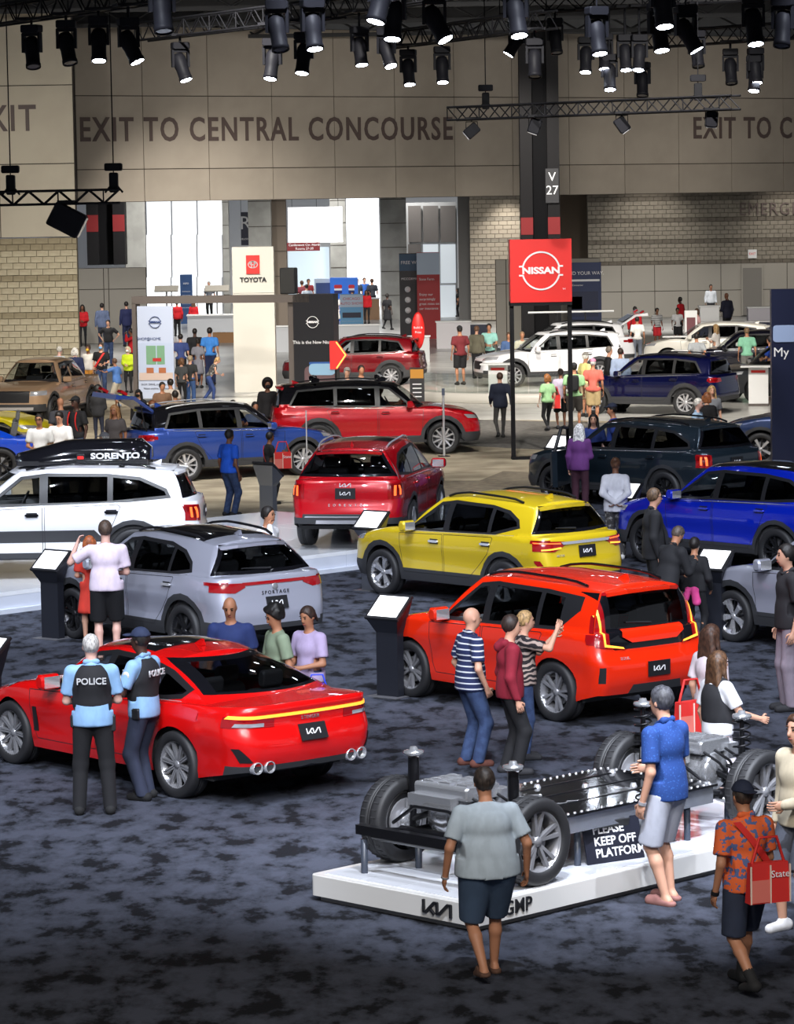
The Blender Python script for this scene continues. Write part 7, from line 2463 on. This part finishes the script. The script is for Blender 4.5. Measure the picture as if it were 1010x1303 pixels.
person('woman with long dark brown hair behind the black vested woman', H(903, 796, 1.66), -50, 'light', ((214, 200, 206), 'tee'), (BLK, 'slim'), ((70, 46, 34), 'long'), (230, 230, 230), ('down', 'down'), female=True)
tote('red tote bag hanging at the side of the long-haired woman', G(879, 935, .62) , math.radians(35), 1.0, txt=None)
person('bald man in navy striped polo beside the orange hatchback', Fo(600, 976, 770), -68, 'light', (M_STRIPES, 'polo'), (DEN, 'pants'), (dkh, 'bald'), (90, 50, 40), ('pocket', 'pocket'), .03, girth=1.12)
person('boy in dark red hoodie between the striped man and the woman', Fo(650, 986, 780), -80, 'light', ((128, 18, 40), 'hoodie'), (BLK, 'pants'), ((48, 34, 28), 'short'), (40, 40, 44), ('down', 'down'), .04)
person('woman in zigzag print top pointing at the orange hatchback', Fo(668, 967, 778), -82, 'light', (M_ZIGZAG, 'tee'), (DEN, 'slim'), (blo, 'short'), (30, 30, 34), (((.06, .40, .02), (.3, 0, -1)), ((.05, .36, .16), (.8, .2, -1))), female=True)
def police(ob, T, A, L, i, back=True):
    gx = i['gx']
    F = Field(T(-.3, -.3, .98), T(.3, .3, 1.5), .013)
    Rl = None
    F.el(T(0, .012, 1.12), (.184 * gx, .150 * gx, .20), .05); F.el(T(0, 0, 1.30), (.208, .160 * gx, .20), .05)
    F.half(T(0, 0, 1.475), (0, 0, 1)); F.half(T(0, 0, .975), (0, 0, -1))
    for sx in (1, -1): F.half(T(sx * .178, 0, 1.3), (sx, 0, .22))
    V, Q = F.mesh(); link_mesh('vest', np_mesh('vest', V, Q, cloth((26, 26, 30))), ob)
    lettering('POLICE', .088, mat('vest_grey', srgb(190, 190, 192), .6), ob, tuple(T(0, -.162 * gx, 1.33)), (PI / 2, 0, 0), extrude=.006, bold=.0015)
    lettering('POLICE', .07, mat('vest_grey', srgb(190, 190, 192), .6), ob, tuple(T(0, .166 * gx, 1.33)), (PI / 2, 0, PI), extrude=.006, bold=.0015)
    MB().rbox((0, 0, 0), (.05, .10, .16), .02).build('holster', M_BLACK, ob, tuple(T(.185 * gx, 0, .90))); MB().rbox((0, 0, 0), (.05, .08, .12), .02).build('radio', M_BLACK, ob, tuple(T(-.18 * gx, -.02, .93)))
    for s, A_ in ((1, A[0]), (-1, A[1])):
        p = A_[0] * .72 + A_[1] * .28
        MB().lathe([(0, .005), (.035, .005), (.04, 0)], 12, 0, Matrix.Rotation(PI / 2 * s, 4, 'Y')).build('patch', mat('patch_pale', srgb(214, 210, 190), .6), ob, tuple(p + np.array((s * .066, 0, 0))))
person('white-haired police officer in black vest seen from behind', Fo(121, 1037, 808), 4, 'pink', ((134, 172, 212), 'polo'), (BLK, 'pants'), ((186, 182, 178), 'buzz'), (20, 20, 22), ('front', 'front'), .0, girth=1.06, spread=.05, belt=(16, 16, 18), extras=police)
person('police officer in navy cap turned towards the red fastback', Fo(186, 1018, 797), 62, 'dark', ((134, 172, 212), 'polo'), ((40, 46, 66), 'pants'), (dkh, 'buzz'), (22, 22, 24), (((.02, .34, -.22), (.4, -.3, -1)), 'front'), .03, cap=(34, 44, 72), belt=(16, 16, 18), extras=police)
person('bald man in navy tee looking down behind the red fastback', H(293, 760, 1.70), 168, 'tan', ((36, 52, 104), 'tee'), (BLK, 'pants'), (dkh, 'bald'), arms=('down', 'down'), head=(8, 22), girth=1.1)
person('young man with curly black hair in sage green tee', H(352, 771, 1.67), 112, 'tan', ((132, 148, 124), 'tee'), (BLK, 'pants'), ((20, 18, 18), 'curly'), arms=('down', 'front'), head=(0, 24))
person('girl in lavender tee holding a blue bag', H(393, 772, 1.63), 142, 'tan', ((176, 160, 196), 'tee'), (DEN, 'slim'), ((56, 40, 34), 'pony'), arms=('front', 'front'), head=(0, 16), female=True)
q = G(404, 873, .95); tote('small bright blue bag held by the girl in lavender', Vector((q.x, q.y - .12, .70)), 0, .7, m=mat('bag_blue', srgb(40, 70, 220), .6))
person('man in pale pink tee and black shorts at the silver crossover', Fo(138, 840, 660), 4, 'pink', ((222, 206, 222), 'tee'), (BLK, 'shorts'), ((80, 64, 54), 'short'), (70, 50, 44, 1), (((.16, .16, .06), (.9, -.2, -1)), 'front'), .04, girth=1.12)
person('woman with auburn bob in a red dress beside the pink tee man', Fo(117, 818, 683), 8, 'light', ((200, 54, 40), 'dress'), (BLK, 'none'), (redh, 'bob'), (60, 40, 36), ('front', 'down'), female=True)
person('man in white shirt with a phone at his ear', H(339, 645, 1.76), -118, 'tan', ((222, 222, 226), 'long'), (BLK, 'pants'), (dkh, 'short'), arms=('down', 'ear'))
person('man with glasses in black blazer beside the steel kiosk', H(830, 622, 1.82), -82, 'light', ((24, 24, 28), 'blazer'), (BLK, 'pants'), ((92, 70, 50), 'short'), arms=('down', 'down'), glasses=True)
person('older man in black blazer and dark mask bending over a phone', H(846, 668, 1.66), -55, 'tan', ((28, 28, 32), 'blazer'), (BLK, 'pants'), ((84, 72, 64), 'buzz'), arms=('front', 'phone'), lean=16, head=(0, 35), mask=(20, 20, 22))
def sweater(ob, T, A, L, i):
    F = Field(T(-.25, -.25, .70), T(.25, .25, 1.02), .014)
    F.el(T(0, 0, .96), (.185, .145, .05), .02); F.rc(T(.05, -.12, .94), T(.10, -.15, .76), .06, .07, .04); F.rc(T(-.05, -.12, .94), T(-.10, -.14, .80), .05, .06, .04)
    V, Q = F.mesh(); link_mesh('tied_sweater', np_mesh('tied_sweater', V, Q, cloth((214, 70, 140))), ob)
person('woman in black sweater with a pink sweater tied at her waist', Fo(884, 822, 682), -28, 'tan', ((26, 26, 30), 'long'), (BLK, 'slim'), (dkh, 'short'), (214, 204, 206), ('down', ((.05, .16, -.46), (.4, -.8, 0))), .06, female=True, mask=(40, 40, 46), extras=sweater)
person('woman in white jacket and camouflage trousers with hands behind her back', Fo(784, 712, 583), -6, 'brown', ((214, 214, 222), 'jacket'), (M_CAMO, 'pants'), ((92, 60, 40), 'bun'), (210, 208, 206), ('behind', 'behind'), female=True, girth=1.08)
person('white-haired woman in purple jacket at the open car door', Fo(738, 652, 540), -20, 'light', ((98, 48, 112), 'jacket'), ((58, 24, 40), 'pants'), ((226, 222, 218), 'long'), (30, 20, 26), ('down', 'front'), female=True)
person('bald man sitting at the wheel of the teal crossover', ('w', on_car(teal, .0, .38, .28)), math.degrees(teal[3][2]) - 90, 'pink', ((60, 64, 80), 'tee'), (BLK, 'pants'), (dkh, 'bald'), arms=('wheel', 'wheel'), sit=True, z=.28, h=1.70)
person('woman with dark curly hair behind the teal crossover', H(755, 527, 1.66), 172, 'light', ((40, 60, 130), 'tee'), (BLK, 'pants'), ((30, 24, 24), 'long'), female=True)
person('man in navy cap passing behind the teal crossover', H(780, 514, 1.78), 82, 'tan', ((36, 62, 150), 'tee'), (BLK, 'pants'), (dkh, 'buzz'), cap=(26, 34, 58))
person('white-haired man in pale blue shirt behind the teal crossover', H(887, 507, 1.74), -110, 'pink', ((150, 178, 206), 'polo'), (KHA, 'pants'), ((206, 202, 196), 'buzz'))
person('auburn-haired woman in black tee beside the white-haired man', H(899, 500, 1.64), -20, 'light', (BLK, 'tee'), (BLK, 'pants'), ((140, 84, 48), 'bob'), female=True)
person('blonde woman with sunglasses on her head near the navy crossover', H(905, 491, 1.66), 190, 'light', (GRY, 'tee'), (BLK, 'pants'), (blo, 'long'), female=True)
# --- middle left
person('man in royal blue tee and jeans standing in the aisle', Fo(293, 657, 545), -48, 'brown', ((30, 92, 214), 'tee'), (DEN, 'pants'), (dkh, 'short'), (30, 30, 34), ('down', 'down'), .02, girth=1.12)
def redsash(ob, T, A, L, i): strap((-.12, 1.44), (.19, .98), .035, M_BAGRED, ob, T, .15); strap((-.12, 1.44), (.19, .98), .035, M_BAGRED, ob, T, .15, True)
bw = person('woman in black with a red sash checking her phone', Fo(344, 642, 556), -72, 'brown', (BLK, 'tee'), (BLK, 'pants'), ((24, 20, 20), 'short'), (24, 24, 28), ('phone', 'phone'), .05, female=True, girth=1.1, extras=redsash)
tote('red tote bag at the hip of the woman in black', bw.location + Vector((.26, -.14, .72)), math.radians(10), .95, txt='State')
person('man in white tee with dark print and glasses', H(50, 527, 1.76), 172, 'tan', ((226, 226, 226), 'tee'), (BLK, 'pants'), (dkh, 'short'), arms=('down', 'front'), glasses=True)
person('man in white lettered tee looking at his phone', H(76, 524, 1.76), 160, 'light', ((228, 228, 228), 'tee'), (DEN, 'pants'), (dkh, 'short'), arms=('front', 'phone'), head=(0, 24))
person('man in black tee with red backpack straps and cap', H(97, 505, 1.82), 136, 'dark', (BLK, 'tee'), (DEN, 'pants'), (dkh, 'buzz'), cap=(24, 24, 28), arms=('down', 'down'), extras=lambda ob, T, A, L, i: [strap((s * .11, 1.45), (s * .13, 1.05), .02, M_BAGRED, ob, T, .15, True) for s in (-1, 1)])
person('shaven-headed man half hidden behind the white tee men', H(77, 506, 1.74), 20, 'tan', ((60, 60, 66), 'tee'), (BLK, 'pants'), (dkh, 'bald'))
person('woman with black afro hair in leather jacket by the pickup', Fo(126, 566, 492), -10, 'dark', ((34, 34, 38), 'jacket'), ((34, 38, 56), 'slim'), ((18, 16, 16), 'afro'), arms=('front', 'front'), female=True)
person('woman with blond dreadlocks in charcoal tee', H(146, 516, 1.68), 160, 'brown', ((54, 50, 52), 'tee'), (DEN, 'pants'), ((130, 92, 58), 'dreads'), arms=('down', 'down'), female=True, girth=1.15)
person('person in grey cap and coral tee behind the roof box', H(134, 551, 1.64), 100, 'light', ((220, 120, 100), 'tee'), (KHA, 'shorts'), (whh, 'buzz'), cap=(150, 150, 154))
person('child with brown hair beside the coral tee person', H(148, 560, 1.45), 170, 'light', ((40, 44, 60), 'tee'), (DEN, 'pants'), (brh, 'bob'), h=1.42)
person('woman in black cap and mask by the raised blue tailgate', Fo(178, 572, 503), 165, 'light', ((30, 30, 34), 'jacket'), (BLK, 'slim'), (dkh, 'long'), (220, 220, 222), cap=(28, 28, 32), mask=(18, 18, 20), female=True)
person('woman with long auburn hair under the raised blue tailgate', H(194, 510, 1.66), 30, 'light', (BLK, 'jacket'), (BLK, 'slim'), ((110, 66, 40), 'long'), female=True)
person('man in light blue tee reaching out to the tan pickup', Fo(150, 520, 457), 62, 'tan', ((94, 140, 214), 'tee'), ((214, 204, 184), 'shorts'), ((110, 80, 60), 'buzz'), (150, 160, 180), (((.36, .36, -.02), (.3, -.3, -1)), 'down'), .12, lean=6)
person('woman in fluorescent yellow jacket and white mask', Fo(164, 500, 441), 168, 'pink', ((200, 222, 40), 'jacket'), (BLK, 'slim'), ((206, 196, 170), 'bob'), mask=(226, 226, 228), female=True, arms=('front', 'front'))
person('man in black tee and blue mask with a red shoulder strap', Fo(130, 506, 436), 172, 'light', (BLK, 'tee'), (DEN, 'pants'), ((70, 54, 44), 'buzz'), mask=(120, 170, 214), arms=('front', 'down'), extras=redsash)
person('woman in white top and mustard trousers behind the pickup', Fo(114, 505, 439), 160, 'brown', ((222, 218, 212), 'long'), ((190, 130, 50), 'pants'), ((60, 44, 36), 'bun'), mask=(220, 180, 60), female=True)
person('white-haired person in navy jacket behind the pickup', H(95, 443, 1.68), 0, 'pink', (NVY, 'jacket'), (BLK, 'pants'), ((220, 216, 210), 'bob'))
person('grey-haired man in pale shirt behind the pickup cab', H(75, 441, 1.74), -40, 'pink', ((186, 196, 208), 'polo'), (KHA, 'pants'), ((190, 186, 178), 'buzz'))
person('attendant in red jacket at the end of the block wall', Fo(106, 441, 388), 180, 'brown', (RED, 'jacket'), (BLK, 'slim'), (dkh, 'long'), (24, 24, 26), ('front', 'front'), female=True)
person('man in blue grey suit facing the grey portable wall', Fo(131, 443, 386), 10, 'light', ((92, 104, 134), 'blazer'), ((40, 46, 66), 'pants'), (dkh, 'short'))
person('man in black tee in front of the blue grey suit', Fo(139, 466, 407), 170, 'light', (BLK, 'tee'), (DEN, 'pants'), (dkh, 'short'), arms=('hip', 'hip'))
person('man in navy suit with a bag near the gateway', Fo(162, 441, 384), 20, 'light', ((30, 36, 78), 'blazer'), ((30, 36, 70), 'pants'), (dkh, 'short'))
person('attendant in red jacket beside the gateway post', H(167, 418, 1.66), 100, 'brown', (RED, 'jacket'), (BLK, 'pants'), (dkh, 'short'), arms=('raise', 'down'))
# --- inside the gateway
person('attendant in red jacket and black trousers inside the gateway', Fo(247, 426, 383), 0, 'light', (RED, 'jacket'), (BLK, 'slim'), ((100, 70, 50), 'long'), female=True)
person('attendant in red jacket half hidden by the banner', Fo(226, 428, 383), 20, 'tan', (RED, 'jacket'), (BLK, 'pants'), (dkh, 'short'))
person('man in dark backpack queueing inside the gateway', Fo(231, 492, 425), 10, 'light', ((50, 66, 120), 'tee'), (BLK, 'pants'), (dkh, 'short'))
person('tall man in black jacket queueing inside the gateway', Fo(249, 486, 418), 0, 'dark', (BLK, 'jacket'), (DEN, 'pants'), (dkh, 'buzz'), girth=1.1)
person('woman in grey dress queueing inside the gateway', Fo(253, 494, 431), -10, 'brown', ((120, 120, 130), 'dress'), (BLK, 'none'), (dkh, 'bun'), female=True)
person('man in blue tee with red bag queueing inside the gateway', Fo(268, 490, 417), -10, 'tan', ((60, 130, 210), 'tee'), (NVY, 'pants'), (dkh, 'short'), girth=1.1)
person('woman in charcoal tee in front of the booth queue', Fo(232, 519, 459), -20, 'light', ((70, 72, 74), 'tee'), (BLK, 'slim'), ((110, 76, 50), 'bob'), female=True)
person('grey-haired man in black tee and jeans at the queue', Fo(243, 518, 455), -20, 'light', ((44, 46, 48), 'tee'), ((60, 90, 140), 'pants'), ((170, 150, 120), 'short'))
person('blonde visitor with camouflage backpack leaning forward', Fo(266, 512, 455), -80, 'light', (M_CAMO, 'vest'), ((40, 60, 110), 'pants'), (blo, 'pony'), arms=('front', 'front'), lean=28, female=True, stride=.15)
for (px, py, h_, yw, lb, tp, hr) in ((206, 486, 1.40, 200, 'visitor in orange mask resting behind the blue tailgate', (120, 90, 70), dkh), (217, 482, 1.45, 30, 'dark-haired visitor in pale shirt behind the blue tailgate', (190, 180, 170), dkh), (223, 497, 1.40, 20, 'visitor in taupe top crouched behind the blue crossover', (150, 130, 110), dkh),
                                  (277, 510, 1.60, 0, 'dark-haired visitor just above the blue crossover roof', BLK, dkh), (296, 509, 1.70, 180, 'man peering over the blue crossover roof', (60, 60, 70), dkh), (324, 511, 1.74, 200, 'man in grey blue shirt beyond the blue crossover windshield', (90, 100, 130), dkh)):
    person(lb, H(px, py, 1.70), yw, 'tan', (tp, 'tee'), (BLK, 'pants'), (hr, 'short'), sit=True)
person('woman with black curly hair and mask beside the tower sign', H(340, 483, 1.74), 190, 'brown', ((30, 28, 30), 'jacket'), (BLK, 'pants'), ((20, 18, 18), 'afro'), mask=(16, 16, 18), female=True)
person('driver seated in the blue crossover wearing a cap', ('w', on_car(rog, .0, .38, .26)), math.degrees(rog[3][2]) - 90, 'tan', ((70, 80, 110), 'tee'), (BLK, 'pants'), (dkh, 'short'), arms=('wheel', 'wheel'), sit=True, z=.26, h=1.70, cap=(90, 140, 214))
person('driver seated in the large red vehicle', ('w', on_car(path, .05, .38, .32)), math.degrees(path[3][2]) - 90, 'brown', ((40, 44, 60), 'tee'), (BLK, 'pants'), (dkh, 'short'), arms=('wheel', 'wheel'), sit=True, z=.32, h=1.70)
person('person in flat cap between the red vehicles', H(441, 468, 1.70), 200, 'light', ((70, 70, 76), 'jacket'), (BLK, 'pants'), ((150, 150, 150), 'short'), cap=(120, 116, 112))
person('stocky man in charcoal tee between the red vehicles', H(459, 465, 1.76), 200, 'tan', ((54, 56, 60), 'tee'), (BLK, 'pants'), (dkh, 'short'), girth=1.2)
# --- centre back
person('man in maroon polo and black shorts on the turntable edge', Fo(586, 490, 415), 20, 'tan', ((110, 34, 40), 'polo'), (BLK, 'shorts'), (dkh, 'buzz'), (24, 24, 26), cap=(28, 28, 32), girth=1.15, z=.30)
person('man in olive jacket behind the white crossover nose', H(606, 415, 1.74), -20, 'light', ((96, 92, 76), 'jacket'), (BLK, 'pants'), ((100, 70, 50), 'short'))
person('man in mint shirt behind the white crossover nose', H(622, 412, 1.80), 175, 'tan', ((150, 206, 196), 'polo'), (BLK, 'pants'), (dkh, 'short'), arms=('front', 'front'))
person('man in denim shirt behind the white crossover hood', H(647, 423, 1.66), 190, 'tan', ((70, 96, 140), 'long'), (BLK, 'pants'), ((90, 66, 50), 'short'))
person('man in cream shirt behind the white crossover windshield', H(664, 422, 1.70), 190, 'tan', ((190, 190, 170), 'polo'), (BLK, 'pants'), ((150, 120, 90), 'buzz'))
person('man in navy jacket and grey trousers walking towards the turntable', Fo(637, 558, 473), 8, 'light', ((34, 40, 60), 'jacket'), ((74, 72, 70), 'slim'), ((66, 46, 34), 'short'), (40, 40, 40), ('swingf', 'swingb'), .22)
for (px, py, tp, c, lb, fem) in ((583, 403, 372, BLK, 'woman in black at the near end of the far waiting group', True), (593, 404, 370, (70, 100, 170), 'man in blue shirt in the far waiting group', False), (601, 405, 372, (110, 108, 110), 'man in grey tee in the far waiting group', False),
                            (609, 405, 372, (90, 76, 66), 'man in brown tee in the far waiting group', False), (618, 406, 376, (50, 66, 110), 'woman in navy dress closing the far waiting group', True)):
    person(lb, Fo(px, py, tp), random.choice((90, 150, 200, 250)), random.choice(('tan', 'brown', 'light')), (c, 'tee'), (BLK, 'pants'), (dkh, 'long' if fem else 'short'), female=fem)
person('woman in long black dress walking through the concourse', Fo(493, 420, 373), -30, 'dark', (BLK, 'dress'), (BLK, 'slim'), (dkh, 'short'), female=True, stride=.22)
person('attendant in red jacket beside the blue poster board', Fo(467, 412, 369), 170, 'brown', (RED, 'jacket'), (BLK, 'slim'), (dkh, 'long'), female=True)
person('woman in white top near the black booth tower', Fo(428, 419, 374), 10, 'tan', ((220, 216, 210), 'dress'), (BLK, 'slim'), (dkh, 'short'), female=True)
for (px, py, tp, c, lb) in ((385, 405, 346, (120, 50, 60), 'man in maroon shirt at the far tables'), (393, 402, 347, (140, 40, 46), 'man in red shirt at the far tables'), (391, 409, 362, (200, 212, 226), 'person in white shirt seated by the speaker'),
                        (455, 402, 348, (60, 66, 80), 'person in slate top at the bar counter'), (464, 400, 352, (50, 100, 190), 'person in bright blue top at the bar counter'), (474, 402, 350, (40, 44, 54), 'bearded person in black at the bar counter'), (449, 410, 372, (180, 30, 40), 'seated person in red by the vending machines'),
                        (417, 405, 352, (170, 176, 168), 'person in pale grey shirt at the vending machines'), (375, 420, 380, RED, 'attendant in red jacket behind the black booth tower'), (267, 405, 352, (110, 114, 124), 'grey-haired person beyond the ticket counter')):
    person(lb, Fo(px, py, tp), random.choice((20, 160, 200)), random.choice(('tan', 'light')), (c, 'tee'), (BLK, 'pants'), (random.choice((dkh, brh, whh)), 'short'))
# --- right
person('woman in pale green tee and black leggings walking', Fo(697, 549, 475), 25, 'light', (MINT, 'tee'), (BLK, 'slim'), ((150, 96, 50), 'bob'), (60, 60, 64), ('loose', 'down'), .20, female=True, girth=1.1)
lv = person('woman in lavender tee with a red bag', Fo(714, 546, 468), 5, 'brown', ((178, 168, 188), 'tee'), (BLK, 'shorts'), (dkh, 'bun'), (50, 50, 54), ('down', 'down'), .05, female=True, girth=1.15)
tote('bright red shopping bag carried by the woman in lavender', lv.location + Vector((-.20, -.2, .55)), 0, 1.0, txt=None)
person('man in pale green tee with black backpack and cap', Fo(731, 547, 461), -10, 'tan', (MINT, 'tee'), ((70, 66, 62), 'shorts'), (dkh, 'buzz'), (60, 60, 64), ('down', 'swingf'), .16, cap=(40, 40, 44), girth=1.15,
       extras=lambda ob, T, A, L, i: MB().rbox((0, 0, 0), (.30, .16, .42), .07).build('backpack', M_BLACK, ob, tuple(T(0, -.22, 1.26))))
person('man in salmon polo and pink cap beside the navy crossover', Fo(755, 540, 457), -8, 'tan', ((214, 106, 92), 'polo'), ((186, 162, 118), 'shorts'), (whh, 'buzz'), (230, 230, 230), ('down', 'down'), .0, cap=(222, 140, 170), girth=1.1)
person('man in yellow tee and grey cap behind the salmon polo', H(744, 449, 1.74), -60, 'tan', ((226, 216, 140), 'tee'), (KHA, 'shorts'), (whh, 'short'), cap=(130, 126, 120))
person('man in black jacket near the navy crossover hood', H(774, 441, 1.78), -90, 'light', (BLK, 'jacket'), (BLK, 'pants'), ((120, 110, 100), 'short'))
person('balding man in pale blue shirt near the navy crossover hood', H(789, 443, 1.76), 0, 'tan', ((170, 186, 216), 'long'), (BLK, 'pants'), ((60, 46, 40), 'buzz'))
person('attendant in red jacket behind the raised white tailgate', Fo(808, 448, 390), -20, 'dark', (RED, 'jacket'), (BLK, 'pants'), (dkh, 'buzz'))
person('boy in striped top and red shorts by the pearl crossover', Fo(836, 442, 392), 200, 'brown', (M_BWSTRIPE, 'tee'), ((200, 40, 50), 'shorts'), (dkh, 'short'))
person('man in white tee and grey jeans walking past the pearl crossover', Fo(811, 462, 402), 0, 'tan', ((226, 226, 222), 'tee'), ((110, 116, 130), 'pants'), (dkh, 'short'), stride=.12)
person('attendant in red jacket beside the low desk', Fo(866, 432, 378), 60, 'dark', (RED, 'jacket'), (BLK, 'pants'), (dkh, 'buzz'))
person('person in white and black top near the seated row', Fo(862, 440, 399), 190, 'brown', ((210, 210, 212), 'tee'), (BLK, 'shorts'), (dkh, 'short'))
person('woman in pink top beside the picture stand', H(887, 393, 1.64), 100, 'light', ((206, 160, 160), 'tee'), (BLK, 'pants'), (brh, 'bob'), female=True)
person('bearded man in grey shirt and tie behind the lectern', H(904, 362, 1.78), 190, 'brown', ((180, 184, 190), 'long'), (BLK, 'pants'), (dkh, 'buzz'))
person('bald man in dark navy suit at the reception desk', Fo(925, 432, 364), 40, 'brown', ((28, 30, 50), 'blazer'), (BLK, 'pants'), (dkh, 'bald'), arms=('front', 'down'))
person('woman with long blonde hair in white top at the pearl crossover', H(911, 413, 1.66), 60, 'light', ((222, 216, 210), 'tee'), (BLK, 'pants'), (blo, 'long'), female=True, arms=('phone', 'phone'))
person('dark-haired child facing the blonde woman', H(904, 414, 1.50), -90, 'light', ((200, 180, 170), 'tee'), (BLK, 'pants'), (dkh, 'long'), h=1.5)
person('man in heather grey tee with hands behind his back', H(886, 424, 1.76), 0, 'tan', ((150, 154, 158), 'tee'), (KHA, 'pants'), (dkh, 'buzz'), arms=('behind', 'behind'))
person('man in mint green tee at the midnight blue car', H(950, 417, 1.80), 0, 'tan', ((130, 190, 160), 'tee'), ((110, 108, 106), 'pants'), ((120, 96, 70), 'short'), arms=('down', 'down'))
person('man in bright blue polo beside the tall navy panel', H(980, 428, 1.76), 60, 'tan', ((40, 80, 190), 'polo'), (KHA, 'shorts'), (dkh, 'short'), arms=('front', 'front'))
print('people', PCOUNT[0], time.time() - T2, 'total', time.time() - T0)
